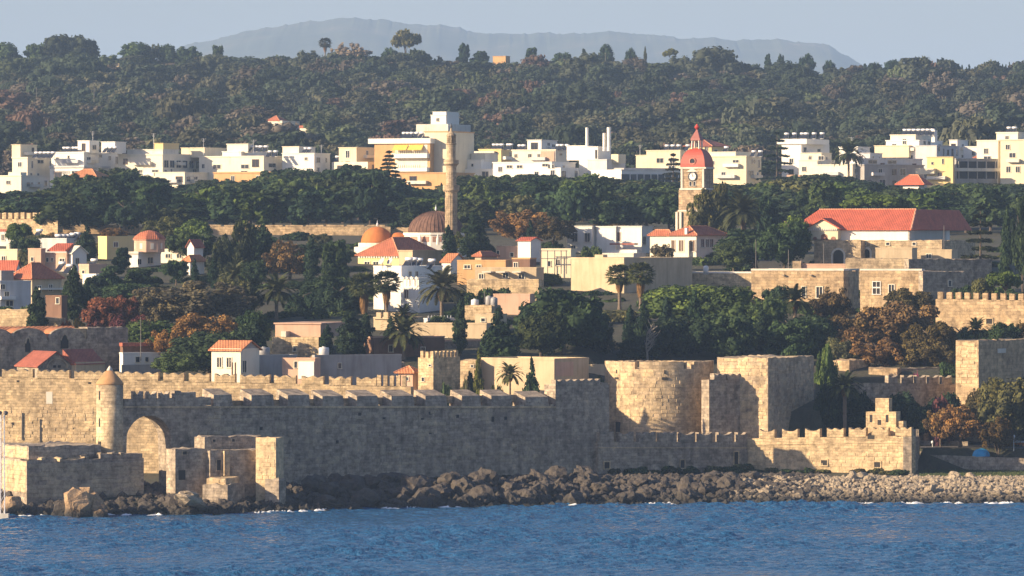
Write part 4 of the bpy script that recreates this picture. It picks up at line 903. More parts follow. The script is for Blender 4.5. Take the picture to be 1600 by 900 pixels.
# ---------------------------------------------------------------- the gate building and stone houses at the right
b = B('gate_building', 'long white building with a big red roof and a columned pediment at the right', 'building', 1421, 420, 22, 955)
REDR = tile((0.52,0.12,0.065))
v = b.vol('wall', 1262, 1421, 1524, 358, 376, WHITE, 0, D=22); b.vol('right_wing_wall', 1419, 1421, 1524, 357.9, 375, WHITE, 0, D=24)
x0, x1 = v['cx']-v['w']-2.8, v['cx']+.5; z = v['z1']; h = b.z(326.5)-z; y1 = 36.
MB().add([(x0,-.5,z),(x1,-.5,z),(x1,y1,z),(x0,y1,z),(x0+3.4,6,z+h),(x1-1.2,6,z+h),(x1-1.2,y1-4,z+h*.985),(x0,-.5,z-.2),(x1,-.5,z-.2),(x1,y1,z-.2),(x0,y1,z-.2),(x0+3.4,y1-4,z+h)],
         [(0,1,5,4),(1,2,6,5),(4,5,6,11),(2,3,11,6),(3,0,4,11),(7,8,1,0),(8,9,2,1),(9,10,3,2),(10,7,0,3),(7,10,9,8)]).build('roof', REDR, b.root)
MB().tube((x1,-.5,z+.02),(x1-1.2,6,z+h+.02),.16).tube((x0+3.4,6,z+h),(x1-1.2,6,z+h),.13).build('ridge_tile', tile((0.70,0.35,0.22)), b.root)
for i in range(34): b.piece(v, 'L', 'eave_bracket', 1330+i*2.7, 1331.4+i*2.7, 358, 360, PALE, -.3, .05)
# pediment porch
vp = b.vol('porch', 1265, 1311, 1325, 357, 374, CREAM, -1.6, D=6)
xa, xb, zp, zt = vp['cx']-vp['w'], vp['cx'], vp['z1'], b.z(343.5); xm = (xa+xb)/2; yf = vp['y']
MB().add([(xa-.2,yf-.1,zp),(xb+.2,yf-.1,zp),(xm,yf-.1,zt),(xa-.2,5,zp),(xb+.2,5,zp),(xm,5,zt)], [(0,1,2),(3,5,4),(0,3,4,1)]).build('pediment', CREAM, b.root)
for sx, xe in ((-1, xa-.5), (1, xb+.5)):
    MB().add([(xe,yf-.5,zp-.15),(xm,yf-.5,zt+.12),(xm,7.5,zt+.12),(xe,7.5,zp-.15),(xe,yf-.5,zp+.1),(xm,yf-.5,zt+.36),(xm,7.5,zt+.36),(xe,7.5,zp+.1)],[(0,1,2,3),(7,6,5,4),(0,4,5,1),(1,5,6,2),(2,6,7,3),(3,7,4,0)]).build('porch_roof', REDR, b.root)
for i in range(14): b.piece(vp, 'L', 'dentil', 1267+i*3.2, 1268.5+i*3.2, 357, 360, WHITE, -.3, .05)
for px, w, y0 in ((1276,6,369),(1290,10,366),(1304,7,369)):
    c = b.at(vp, 'L', px); r = w*b.m/2; z0 = b.z(374.5); pts = [(c-r,z0),(c+r,z0)]+[(c+r*math.cos(t*math.pi/8), b.z(y0+3)+r*.7*math.sin(t*math.pi/8)) for t in range(9)]
    MB().prism(pts, yf-.06, yf+.05).build('arched_window', plain((0.30,0.13,0.08),.6), b.root)
vb = b.vol('stone_base', 1274, 1345, 1362, 375.5, None, ST, -3.0); v5 = b.vol('stone_wing', 1320, 1470, 1500, 376, None, ST, -.4, D=20)
def archdark(b, v, px, w, y0, y1, nm='archway', st=PALE):
    c = b.at(v, 'L', px); r = w*b.m/2/b.ca; zs = b.z(y0)-r; z0 = b.z(y1); pts = [(c-r,z0),(c+r,z0)]+[(c+r*math.cos(t*math.pi/12), zs+r*math.sin(t*math.pi/12)) for t in range(13)]
    o = MB().prism(pts, v['y']-.05, v['y']+.05).build(nm, DARK, b.root); q = MB()
    for p0, p1 in zip(pts[1:], pts[2:]+pts[:1]): q.tube((p0[0],v['y']-.08,p0[1]),(p1[0],v['y']-.08,p1[1]),.2,n=5)
    q.build('arch_surround', st, o)
archdark(b, vb, 1311, 19, 389, 415); archdark(b, v5, 1336+20, 12, 388, 405)
for px in (1352, 1388, 1428): b.win(v5, 'L', px, 381, 5, 4)
b, v = H('tan_terrace_house', 'low tan flat house before the red roofed gate building', 1369, 1425, 1436, 389, 410, TAN, 16, 935, cap=.25)
b, v = H('small_terrace_house', 'smaller tan flat house with a post right of the low tan house', 1440, 1487, 1500, 392, 412, TAN, 16, 940, [('L',1452,400,7,6)], cap=.25)
b, v = H('dark_terrace', 'long dark shaded terrace wall right below the gate building', 1414, 1420, 1556, 405, 432, STD, 62, 905, cat='terrace', cap=.3)
b, v = H('stone_terrace', 'sunlit stone terrace wall left of the long dark terrace', 1322, 1414, 1422, 404, 430, ST, 12, 915, cat='terrace', cap=.25)
b, v = H('pink_terrace', 'pink low terrace wall with a stone pillar before the dark archway', 1246, 1322, 1330, 414, 430, PINK, 12, 925, cat='terrace', cap=.2)
b.vol('pillar', 1239, 1252, 1256, 408, None, ST, -.6)
b, v = H('stone_mansion', 'long sunlit stone mansion with dark windows behind the brown plane tree', 1176, 1318, 1348, 423, 510, STF, 18, 868, [('L',1257,456,6,16),('L',1281,457,9,17)], cap=.3, cat='building', m2=PALE)
for px in (1226, 1268): b.piece(v, 'L', 'spout', px-2, px+2, 429, 431, STB, -.5, .1)
b, v = H('cross_window_house', 'stone house with a white cross framed window right of the mansion', 1346, 1440, 1446, 423, 490, STF, 18, 862, [('L',1394,452,8,14)], cap=.3, cat='building', m2=PALE)
b.win(v, 'L', 1371, 450, 11, 19, 'cross_window', WHITE, DARK); b.piece(v, 'L', 'transom', 1365.5, 1376.5, 448.5, 450.5, WHITE, -.09, .03)
b, v = H('shaded_stone_house', 'grey shaded stone house behind the battlements at the right', 1436, 1442, 1516, 424, 480, STD, 62, 858, [('R',1486,443,5,9)], cap=.2, cat='building')
W = Wall('right_rampart', 'sunlit battlemented wall behind the trees at the right edge', 'wall', 1462, 838, 1625, 832, 467, 510, 1.6, STF, 470, .05)
for i in range(11): W.merlon(1465+i*14, 1473+i*14, 1.05, 'flat', .9)
W.opening(1546, 498, 506, 1.0)
b, v = H('corner_tower', 'square stone tower with a sunlit left face at the right edge', 1495, 1529, 1640, 533, 625, STF, 30, 758, cap=.25, cat='tower')
b.vol('footing', 1494, 1529.5, 1641, 622, 690, STF, -.1)
b.stones(v, 'L', 1496, 1528, 536, 600, .5, .7, 1.3, BLKL, .3, 70); b.piece(v, 'R', 'plaque', 1564, 1579, 546, 553, PALE, -.08, .05)
b, v = H('small_stone_house', 'small stone house with a shaded right side left of the brown plane tree', 1302, 1327, 1360, 563, 612, STF, 30, 775, cap=.2)
b, v = H('low_yard_terrace', 'low pale yard wall right of the small stone house', 1358, 1402, 1410, 575, 612, STF, 16, 772, cat='terrace', cap=.2)
b, v = H('low_yard_terrace', 'low grey yard wall behind the purple flowering bush', 1402, 1408, 1470, 576, 612, STD, 62, 775, cat='terrace', cap=.2)
W = Wall('garden_battlement', 'shaded garden wall with swallow tail merlons below the brown plane tree', 'wall', 1340, 757, 1500, 768, 598, 690, 1.4, STD, 600, .05, sh=True)
for a in (1388, 1412, 1432, 1452, 1472): W.merlon(a, a+15, 1.2, 'swallow', .8)

# ---------------------------------------------------------------- the modern town
SOLAR = plain((0.03,0.035,0.05), .2, name='solar_glass')
def heater_parts():
    p = MB().add([(-.55,0,.15),(.55,0,.15),(.55,1.5,1.25),(-.55,1.5,1.25),(-.55,0,.05),(.55,0,.05),(.55,1.5,1.13),(-.55,1.5,1.13)],[(0,1,2,3),(7,6,5,4),(4,5,1,0),(5,6,2,1),(6,7,3,2),(7,4,0,3)]).mesh('panel', SOLAR)
    q = MB().lathe([(.02,-.62),(.27,-.6),(.27,.6),(.02,.62)], 12); q.v = [(z, 1.65+x, 1.5+y) for x, y, z in q.v]; t = q.mesh('tank', METALW, True)
    f = MB().prism([(-.55,0),(.55,0),(.55,1.2),(.47,1.2),(.47,.08),(-.47,.08),(-.47,1.2),(-.55,1.2)], 1.5, 1.58).mesh('stand', METALW); return p, t, f
HP = heater_parts()
def heater(b, v, px, label, back=1.0, zoff=0.0, turn=-25, sc_=1.0):
    """a solar water heater standing on a roof"""
    c = b.at(v, 'L', px); loc = b.root.matrix_basis @ Vector((c, v['y']+back, v['z1']+zoff))
    o = empty('solar_water_heater', loc, R(turn)); o.scale = (sc_, sc_, sc_); tag(o, label, 'water heater', 'solar water heaters on the roofs')
    for n_, me in zip(('panel', 'tank', 'stand'), HP): link(n_, me, o)
def mast(px, py0, py1, d, label, name='antenna_mast', r=.05, arms=True):
    z0, z1 = Z(py1, d), Z(py0, d); o = empty(name, (X(px, d), d, z0)); tag(o, label, 'antenna' if 'antenna' in name else 'pole')
    mm = METALW if 'antenna' in name else plain((0.16,0.15,0.14), .7, name='weathered_pole')
    MB().tube((0,0,-.3),(0,0,z1-z0),r,r*.7).build('mast', mm, o)
    if arms:
        q = MB()
        for i, w in enumerate((.7,.5,.35)): q.tube((-w,0,z1-z0-.2-.35*i),(w,0,z1-z0-.2-.35*i),.03,n=4)
        q.build('crossbar', mm, o)
D1 = 1450.
def modern(name, label, xc, vols, d=D1, a=26, heat=(), hl=None, wins=(), yb=300, cat='building'):
    b = B(name, label, cat, xc, yb, a, d, deep=6); vs_ = []
    for nm, pl, pc, pr, yt, y_b, m, back, cap in vols: vs_.append(b.vol(nm, pl, pc, pr, yt, y_b, m, back, cap=cap, capm=None))
    for i, (nm, pl, pc, pr, yt, y_b, m, back, cap) in enumerate(vols):      # windows and a balcony or two on the blank storeys
        v = vs_[i]; zb_ = max(v['z0'], b.z(yb-6))
        if nm in ('ledge','canopy','roof_slab','veranda_roof','roof','bank','stair_box','gable','terrace') or v['z1']-zb_ < 2.6 or m in (TILED,): continue
        for f in 'LR':
            L_ = v['w'] if f == 'L' else v['D']
            if f == 'R' and pr <= pc+3: continue
            for q in range(min(3, int((v['z1']-zb_)/3.0))):
                zc = v['z1']-1.7-q*3.0; n_w = max(1, int(L_/rnd.uniform(3.0,4.6)))
                for w_ in range(n_w):
                    if rnd.random() < .3: continue
                    t = (w_+.5)/n_w*L_; kx = b.ca if f == 'L' else b.sa; px_ = pc+(-t if f == 'L' else t)*kx/b.m; py_ = HY+(HC-(zc+b.z0))*F/b.d
                    if any(j == i and g_ == f and abs(px_-p_) < w2*.5+5 and abs(py_-q_) < 9 for j, g_, p_, q_, w2, _ in wins): continue
                    ww = rnd.choice([.9,1.1,1.1,1.9]); b.win(v, f, px_, py_, ww*kx/b.m, rnd.choice([1.2,1.3,1.9])/b.m, 'window', rnd.choice([PALE,WHITE,WOOD,GREYW]))
                if L_ > 7 and rnd.random() < .5 and q < 2:
                    t0 = rnd.uniform(.05,.4)*L_; t1 = min(L_*.95, t0+rnd.uniform(3.5,6)); kx = b.ca if f == 'L' else b.sa; pa, pb = sorted((pc+(-t0 if f == 'L' else t0)*kx/b.m, pc+(-t1 if f == 'L' else t1)*kx/b.m)); y_ = HY+(HC-(zc-1.0+b.z0))*F/b.d
                    b.piece(v, f, 'balcony', pa, pb, y_-5, y_, rnd.choice([WHITE,PALE,GREYW]), -1.2, .1)
    for i, f, px, py, w, h in wins: b.win(vs_[i], f, px, py, w, h, 'window', PALE)
    for i, px in heat: heater(b, vs_[i], px, 'solar water heater with white tank on '+hl)
    return b, vs_
modern('low_white_block', 'low white block with a cream upper box at the left end of the modern town', 43, [('wall',18,43,80,247,None,LCREAM,0,.3),('roof_box',16,30,52,226,247,CREAM,2,.15)], heat=[(0,50),(0,57),(0,64),(0,70),(0,77)], hl='the leftmost low white block', wins=[(0,'R',60,252,8,5)])
modern('small_white_house', 'small white house with a rounded gable below the left end of the modern town', 33, [('wall',-6,33,70,275,None,LCREAM,0,.2),('gable',12,32,40,269,276,LCREAM,.1,None)], d=1330, wins=[(0,'R',42,288,4,6),(0,'R',47,288,2.5,6),(0,'R',56,287,3,5),(0,'L',12,285,6,5)], cat='house')
modern('white_long_house', 'long white house with two white roof boxes at the left', 131, [('wall',78,131,182,239,None,WHITE,0,.35),('roof_box',120,139,152,220,239,WHITE,2,.15),('roof_box',158,180,195,222,239,WHITE,3,.15),('veranda_roof',75,132,168,259,262,GREYW,-1.5,None),('veranda_wall',76,131,165,263,None,WHITE,-1.2,None)],
       heat=[(0,92),(0,98),(0,107),(0,112),(0,118),(0,160),(0,167),(0,174)], hl='the long white house with two roof boxes', wins=[(0,'L',88,247,4,2.5),(0,'L',106,245,2.5,4),(0,'R',153,243,4,4),(0,'R',166,246,3,6)])
modern('red_roof_cottage', 'cottage with an orange hipped roof half hidden below the long white house', 150, [('wall',115,135,152,276,None,CREAM,0,None)], d=1340, cat='house')[0].hip(dict(cx=0., w=8., D=6., y=0., z1=Z(276,1340)-Z(300,1340)), 264, TILEO)
modern('cream_long_block', 'long cream block with dark curtained windows left of the ochre building', 254, [('wall',182,254,310,242,None,LCREAM,0,.35),('upper_storey',196,254,276,234,242,PALE,1,.2),('roof_room',240,254,276,224,236,YELLOW,2,.15),('lower_wall',236,290,330,270,None,LCREAM,-1,.2)], wins=[(0,'R',259,256,6,11),(0,'R',267,256,6,11),(0,'R',276,256,6,11),(0,'R',285,256,6,11),(0,'R',294,256,6,11),(0,'R',303,256,6,11)])
modern('cream_wide_block', 'wide cream block with arched shutters and a roof terrace', 412, [('wall',308,412,445,245,None,LCREAM,0,.3),('roof_room',278,316,346,230,245,CREAM,3,.15),('upper_block',345,375,412,237,245,WHITE,2,.2),('roof_block',352,386,392,225,238,LCREAM,3,.2)], heat=[(2,376),(2,384),(2,393),(2,400),(2,408),(0,415),(0,424)], hl='the wide cream block', wins=[(0,'L',315,259,4,6),(0,'L',337,260,12,6),(0,'L',382,260,12,6),(0,'R',424,258,10,6)])
modern('white_sloped_house', 'white house with a sloping roof slab above the dark pines', 490, [('wall',440,491,514,240,None,WHITE,0,.2),('tall_part',440,466,490,229,240,LCREAM,1.5,.15)], heat=[(0,470),(0,477)], hl='the white house with the sloping slab', wins=[(0,'L',478,248,4,4)])
modern('small_cream_house', 'small cream house with an outside stair left of the ochre apartment block', 557, [('wall',529,557,588,231,None,CREAM,0,.2),('lower_wall',518,575,590,253,None,LCREAM,-1,None)], heat=[(1,520),(1,526),(1,533)], hl='the small cream house by the ochre block')
# ochre apartment block with yellow awnings
b = B('apartment_block', 'ochre apartment block with white balconies and yellow awnings', 'building', 672, 300, 24, 1440, deep=6)
v = b.vol('wall', 584, 672, 706, 218, None, OCHRE); b.vol('roof_slab', 574, 672.5, 700, 216, 224, WHITE, -.6)
v2 = b.vol('tall_part', 663, 700, 740, 206, None, CREAM, 2.5); b.vol('tall_cap', 662, 700.5, 741, 204.5, 206.5, OCHRE, 2.4)
for y0, y1 in ((238,247),(260,268)):
    b.piece(v, 'L', 'balcony', 615, 671, y0+1.5, y1, WHITE, -1.6, .1); b.piece(v, 'L', 'balcony_opening', 617, 668, y0-12, y0+1, LCREAM, -.08, .05)
    for i in range(3): b.win(v, 'L', 626+i*16, y0-5, 9, 9)
    for i in range(12): b.piece(v, 'L', 'rail_bar', 622+i*3.4, 622.7+i*3.4, y0-2.5, y0+2, IRON, -1.62, -1.55)
AW = plain((0.72,0.50,0.09), .7, name='awning')
for a0, a1 in ((616,638),(640,662)):
    xa, xb = b.at(v,'L',a0), b.at(v,'L',a1); MB().add([(xa,-.1,b.z(226)),(xb,-.1,b.z(226)),(xb,-1.6,b.z(234)),(xa,-1.6,b.z(234)),(xa,-.1,b.z(226.6)),(xb,-.1,b.z(226.6)),(xb,-1.6,b.z(234.6)),(xa,-1.6,b.z(234.6))],[(3,2,1,0),(4,5,6,7),(0,1,5,4),(1,2,6,5),(2,3,7,6),(3,0,4,7)]).build('awning', AW, b.root)
for px in (622, 628, 634, 642, 650, 657, 661): heater(b, v, px, 'solar water heater with white tank on the ochre apartment block', 2.0, .4)
modern('grey_wing', 'white rear wing with a small balcony right of the minaret top', 715, [('wall',708,716,729,216,None,WHITE,0,.2),('roof_wing',716,729,738,224,240,WHITE,-.5,.1)], d=1470, wins=[(0,'R',723,246,3,6)])
modern('orange_school', 'long low ochre building below the apartment block behind the minaret', 700, [('wall',612,700,740,271,None,OCHRE,0,.3)], d=1400)
modern('ochre_hall', 'long low ochre hall partly hidden by pines at the centre left', 474, [('wall',330,474,490,270,None,OCHRE,0,.35)], d=1400)
modern('white_corner_house', 'white house with a low gable right of the minaret', 752, [('wall',730,752,776,250,None,WHITE,0,.15),('upper_part',736,758,778,240,252,LCREAM,2,.2),('terrace_wall',718,772,790,264,None,WHITE,-1.5,None)], wins=[(0,'L',738,258,3,4)])
modern('flat_yellow_block', 'pale flat roofed block with a grey side and long canopy', 783, [('wall',748,783,802,234,None,YELLOW,0,.25),('canopy',734,772,800,236,239,PALE,-1,None)], d=1490, heat=[(0,766),(0,772),(0,778),(0,788),(0,792)], hl='the pale flat block with the canopy')
modern('white_cube_tower', 'white cube storey rising above the flat roofs left of the chimneys', 846, [('wall',824,846,871,219,None,WHITE,0,.15)], d=1500, wins=[(0,'R',857,225,4,4)])
modern('pink_flat_block', 'pale block with a pink panel below the white cube', 868, [('wall',800,868,890,235,None,LCREAM,0,.3),('pink_part',845,866,870,236,252,PINK,-.2,None)], d=1470, heat=[(0,806),(0,812),(0,866),(0,872),(0,880)], hl='the pale block with the pink panel', wins=[(0,'L',806,243,4,5),(0,'L',828,243,5,5),(0,'L',842,243,4,5),(0,'R',876,241,4,3)])
modern('lower_white_block', 'low white block with dark openings behind the pine tops', 862, [('wall',770,862,900,254,None,WHITE,0,.25),('front_wall',826,876,905,262,None,WHITE,-1.2,None)], d=1430, wins=[(0,'L',796,260,8,4),(0,'L',812,260,8,4),(0,'L',852,258,9,4),(1,'L',858,260,3,6),(1,'L',864,260,3,6)])
# power house with three chimneys
b = B('chimney_building', 'white industrial building with three tall white chimneys', 'building', 934, 300, 30, 1440, deep=6)
v = b.vol('wall', 905, 934, 955, 230, None, WHITE, cap=.2); b.piece(v, 'L', 'tall_opening', 930, 933, 234, 248, DARK, -.06, .1); b.vol('annex', 886, 920, 926, 228, 250, WHITE, 2, cap=.2)
b.vol('side_wall', 918, 948, 978, 250, None, GREYW, -1.0, cap=.2); b.vol('right_box', 955, 966, 978, 241, 255, CREAM, 2)
for px, yt, r in ((917.5,199,.42),(944,208,.40),(951.5,199,.55)):
    c = (b.at(v,'L',px)*1.0, 1.2); xx = ((px-934)*b.m-1.2*b.sa)/b.ca; MB().lathe([(r,b.z(236)),(r,b.z(yt)),(r*.8,b.z(yt)+.02)], 18, (xx, 1.2)).build('chimney', WHITE, b.root, False)
for px in (880, 888): heater(b, v, px, 'solar water heater with white tank beside the three chimneys', 3.0, -1.5)
b = B('glass_office', 'long white office with a dark ribbon window in front of the chimneys', 'building', 971, 300, 60, 1405, deep=6)
v = b.vol('wall', 925, 971, 1066, 266, None, WHITE, cap=.2)
b.piece(v, 'R', 'ribbon_band', 951+20, 1064, 272, 285, GLASS, -.05, .1)
for i in range(8): b.piece(v, 'R', 'mullion', 984+i*11, 985+i*11, 271.5, 285.5, WHITE, -.12, .05)
b.vol('roof_plant', 960, 975, 1050, 262, 266, GREYP, 2)
modern('cream_villa_block', 'cream apartment block with a loggia left of the clock tower', 1012, [('wall',1010,1062,1080,236,None,CREAM,0,.25),('left_wing',994,1012,1030,243,None,CREAM,1,.2)], d=1460, heat=[(0,1036),(0,1045),(0,1054),(0,1068)], hl='the cream block left of the clock tower', wins=[(0,'L',1031,251,10,7),(0,'L',1050,251,8,7)])
b, vs_ = modern('yellow_villa', 'yellow villa with a brown roof behind the clock tower lantern', 1125, [('wall',1072,1112,1140,228,None,YELLOW,0,None)], d=1500, wins=[(0,'L',1112-8,233,5,8)])
b.hip(vs_[0], 218, TILED, .6)
modern('cream_terrace_block', 'cream terraced block with white tanks right of the clock tower', 1166, [('wall',1096,1166,1192,245,None,CREAM,0,.3),('upper_wall',1104,1150,1190,238,246,LCREAM,2,.25)], d=1440, heat=[(0,1172),(0,1182),(1,1130)], hl='the cream terraced block', wins=[(0,'L',1150,252,9,4),(0,'L',1112,254,10,5),(0,'R',1178,252,6,6),(0,'R',1174,270,8,7)])
modern('white_gable_villa', 'white villa with a wide roof slab and tanks right of the dark araucaria', 1252, [('wall',1222,1252,1302,224,None,WHITE,0,None),('roof_slab',1214,1260,1300,217,225,WHITE,-.5,None),('lower_wall',1250,1282,1300,240,None,LCREAM,-1.5,.2)], d=1460, heat=[(1,1224),(1,1236),(1,1248),(1,1254),(1,1266),(1,1278)], hl='the white villa with the wide roof slab', wins=[(0,'R',1283,234,5,4),(2,'L',1265,247,4,7)])
modern('cream_corner_block', 'pale cream block with a pink ledge above the belt of trees', 1277, [('wall',1249,1277,1300,251,None,LCREAM,0,.3),('ledge',1230,1250,1262,273,276,PINK,-1,None),('front_wall',1276,1330,1350,258,None,LCREAM,-1,.2)], d=1425, wins=[(0,'L',1257,264,6,7),(0,'L',1266,247,4,4),(0,'L',1283,247,8,6)])
modern('round_white_house', 'white house with a rounded white wall behind the palm crown', 1340, [('wall',1312,1340,1362,230,None,WHITE,0,.2),('side_wall',1330,1358,1380,240,None,GREYW,-2,.15)], d=1440, wins=[(0,'L',1297+22,246,4,5)])
modern('white_panel_house', 'white terraced house with a roof full of solar panels', 1436, [('wall',1386,1436,1480,220,None,WHITE,0,.25),('roof_room',1393,1431,1472,211,221,LCREAM,.8,.2),('stair_box',1456,1461,1466,203,222,WHITE,3,None),('terrace',1368,1420,1436,228,246,CREAM,-1.5,.2),('right_wall',1430,1462,1504,228,None,GREYW,-1,.15)],
       heat=[(1,1410),(1,1417),(1,1424),(1,1431),(1,1438),(1,1445),(1,1452)], hl='the white terraced house', wins=[(0,'L',1414,221,5,8),(0,'R',1446,222,4,8),(0,'R',1454,222,4,8),(4,'R',1466,233,3,7),(0,'R',1445,243,4,7)])
modern('low_grey_house', 'long low shaded house with a white roof edge before the terraced house', 1380, [('wall',1330,1345,1450,248,None,GREYW,0,.3),('front_wall',1340,1352,1450,258,None,GREYP,-2,.25)], d=1415, a=58, wins=[(0,'R',1368,252,14,5),(0,'R',1400,252,14,5),(1,'R',1378,268,6,9),(1,'R',1415,268,9,10),(1,'R',1440,267,6,9)])
modern('yellow_stair_house', 'yellow house with a rounded balcony before the white terraced house', 1489, [('wall',1450,1489,1492,246,None,YELLOW,0,.2),('balcony_block',1432,1460,1466,263,272,CREAM,-1.2,None)], d=1400, wins=[(0,'L',1474,252,2.5,8),(0,'L',1458,255,3,4)])
b = B('dark_balcony_block', 'dark block with long shaded balconies right of the yellow house', 'building', 1494, 300, 62, 1405, deep=6); v = b.vol('wall', 1480, 1494, 1562, 249, None, GREYP, cap=.25)
for y0 in (252, 268): b.piece(v, 'R', 'loggia', 1495, 1561, y0, y0+11, DARK, -.05, .1)
b.piece(v, 'R', 'balcony', 1493, 1563, 262.5, 267.5, PALE, -1.3, .1)
for i in range(5): b.piece(v, 'R', 'pier', 1497+i*15, 1498.6+i*15, 252, 279, GREYP, -.3, .1)
modern('white_cube_house', 'white cube house between the terraced house and the right edge', 1499, [('wall',1484,1496,1516,219,None,WHITE,0,.15),('front_wall',1504,1528,1540,230,None,WHITE,-2,.2)], d=1470, wins=[(1,'L',1519,240,4,6)])
modern('cream_edge_block', 'tall cream block with balconies at the right edge', 1570, [('wall',1528,1560,1600,220,None,LCREAM,0,.25),('front_part',1562,1606,1640,206+14,None,CREAM,-2.5,.3),('upper_room',1558,1590,1625,208,221,LCREAM,1,.3)], d=1410, wins=[(0,'L',1542,236,6,8),(2,'L',1574,215,5,5),(1,'L',1574,265,6,9),(1,'L',1588,265,6,9),(1,'L',1580,243,9,7)], heat=[(2,1572),(2,1580),(2,1612)], hl='the tall cream block at the right edge')
modern('red_dome_roof_house', 'brown red roofed hut between the cube house and the edge block', 1545, [('wall',1530,1552,1562,246,None,TILED,0,None)], d=1425)[0].hip(dict(cx=1., w=5., D=5., y=0., z1=Z(246,1425)-Z(300,1425)), 238, TILED)
modern('red_tile_house', 'small house with a bright red hipped roof in the belt of trees', 1440, [('wall',1412,1436,1446,288,None,WHITE,0,None)], d=1330, cat='house')[0].hip(dict(cx=.6, w=7., D=5., y=-.5, z1=Z(288,1330)-Z(300,1330)), 273, tile((0.62,0.14,0.07)))
# houses on the wooded hill
modern('hill_villa', 'white villa with a red hipped roof alone on the wooded hill', 440, [('wall',416,441,466,188.5,None,LCREAM,0,None)], d=1850, yb=203, cat='house', wins=[(0,'L',432,195,5,5),(0,'R',446,195,4,4)])[0].hip(dict(cx=-1.2, w=4.4, D=5., y=.3, z1=Z(188.5,1850)-Z(203,1850)), 180, TILE)
modern('hill_cottage', 'low cottage with a flat red roof right of the hill villa', 482, [('wall',468,482,493,200,None,LCREAM,0,None),('roof',467,483,494,196,200,TILE,-.2,None)], d=1840, yb=208, cat='house')
modern('hill_white_house', 'white two step house on the hill above the minaret', 697, [('wall',673,697,717,180,None,WHITE,0,.2),('upper_storey',676,697,717,174.5,181,WHITE,1,.1),('terrace',650,700,735,194,None,PALE,-2,None)], d=1800, yb=200, cat='house', wins=[(0,'L',684,187,4,5)])
modern('hill_edge_house', 'pale house at the left edge on the hill', 0, [('wall',-12,2,6,170,None,LCREAM,0,.2)], d=1900, yb=186, cat='house')
modern('ridge_house', 'small ochre house on the ridge right of centre', 790, [('wall',770,790,797,88,None,OCHRE,0,.2)], d=2480, yb=97, cat='house')
modern('ridge_hut', 'low white hut among the ridge trees at the right', 1392, [('wall',1380,1396,1402,117.5,None,WHITE,0,.1)], d=2400, yb=122, cat='house')
modern('ridge_terrace', 'bare ochre terrace bank below the ridge at the left', 185, [('bank',154,186,192,99,None,TAN,0,None)], d=2380, yb=106, cat='bank')
for px, y0, y1, d, l in [(57,137,172,1950,'thin power pole on the hill at the far left'),(147,128,158,2050,'double power pole on the hill at the upper left'),(758,98,112,2500,'thin pole on the ridge at the centre'),(946,82,94,2450,'thin pole on the ridge right of centre'),(457,100,125,2300,'thin pole on the hill left of centre')]:
    mast(px, y0, y1, d, l, 'power_pole', .12)

W = Wall('far_city_rampart', 'far tan city wall running behind the old town below the tree belt', 'wall', 55, 1118, 610, 1108, 354, 380, 2, STF, 354, .15, deep=4)
for i in range(17): W.merlon(62+i*32, 62+i*32+27, .35, 'flat', .8)
W = Wall('far_crenellated_rampart', 'sunlit crenellated wall piece at the far left below the dark trees', 'wall', -20, 1112, 90, 1105, 343, 372, 2.2, STW, 342, .05, deep=4)
for i in range(11): W.merlon(-16+i*9.6, -10+i*9.6, 1.35, 'flat', .9)
W = Wall('far_city_rampart', 'short stretch of tan city wall right of the mosque', 'wall', 600, 1110, 660, 1108, 355, 380, 2, STF, 356, .15, deep=4)
# roof clutter of the old town
def tank(px, py, d, label, c=(0.3,0.3,0.31), r=.55, h=1.3):
    o = empty('water_tank', (X(px, d), d, Z(py, d))); tag(o, label, 'tank'); MB().lathe([(r,-.4),(r,h*.85),(r*.85,h)], 14).build('barrel', plain(c, .5), o, True); MB().lathe([(.25,h),(.25,h+.12)], 10).build('lid', plain(c, .5), o)
tank(764, 476, 843, 'left of two dark grey water tanks on the tan flat house'); tank(772, 478, 842, 'right of two dark grey water tanks on the tan flat house'); tank(742, 477, 844, 'white water tank on the tan flat house', (0.7,0.7,0.7), .6, .9); tank(412, 556, 768, 'grey tank on the long shaded grey house', r=.9, h=1.2); tank(506, 557, 764, 'pale square shouldered tank on the grey ruined house', (0.55,0.55,0.55), .75, 1.3); tank(1103, 425, 926, 'small white tank at the left end of the long terrace', (0.75,0.75,0.75), .45, 1.0)
def roof_heater(px, py, d, label):
    o = empty('solar_water_heater', (X(px, d), d, Z(py, d)), R(-25)); tag(o, label, 'water heater', 'solar water heaters on the roofs')
    for n_, me in zip(('panel', 'tank', 'stand'), HP): link(n_, me, o)
for px, py, d, l in [(84,380,1033,'the low white house at the upper left'),(91,380,1033,'the low white house at the upper left'),(98,380,1033,'the low white house at the upper left'),(107,378,1034,'the low white house at the upper left'),(114,377,1034,'the low white house at the upper left'),(55,372,1036,'the roof by the dark green tree'),(90,424,960,'the roof right of the hipped house'),(102,428,950,'the roof right of the hipped house'),(140,419,985,'the low pink house'),(632,419,drow(485)+3,'the white flat roofed house among palms'),(640,419,drow(485)+4,'the white flat roofed house among palms'),(648,420,drow(485)+5,'the white flat roofed house among palms'),(668,421,drow(485)+7,'the white flat roofed house among palms')]:
    roof_heater(px, py, d, 'solar water heater with white tank on '+l)
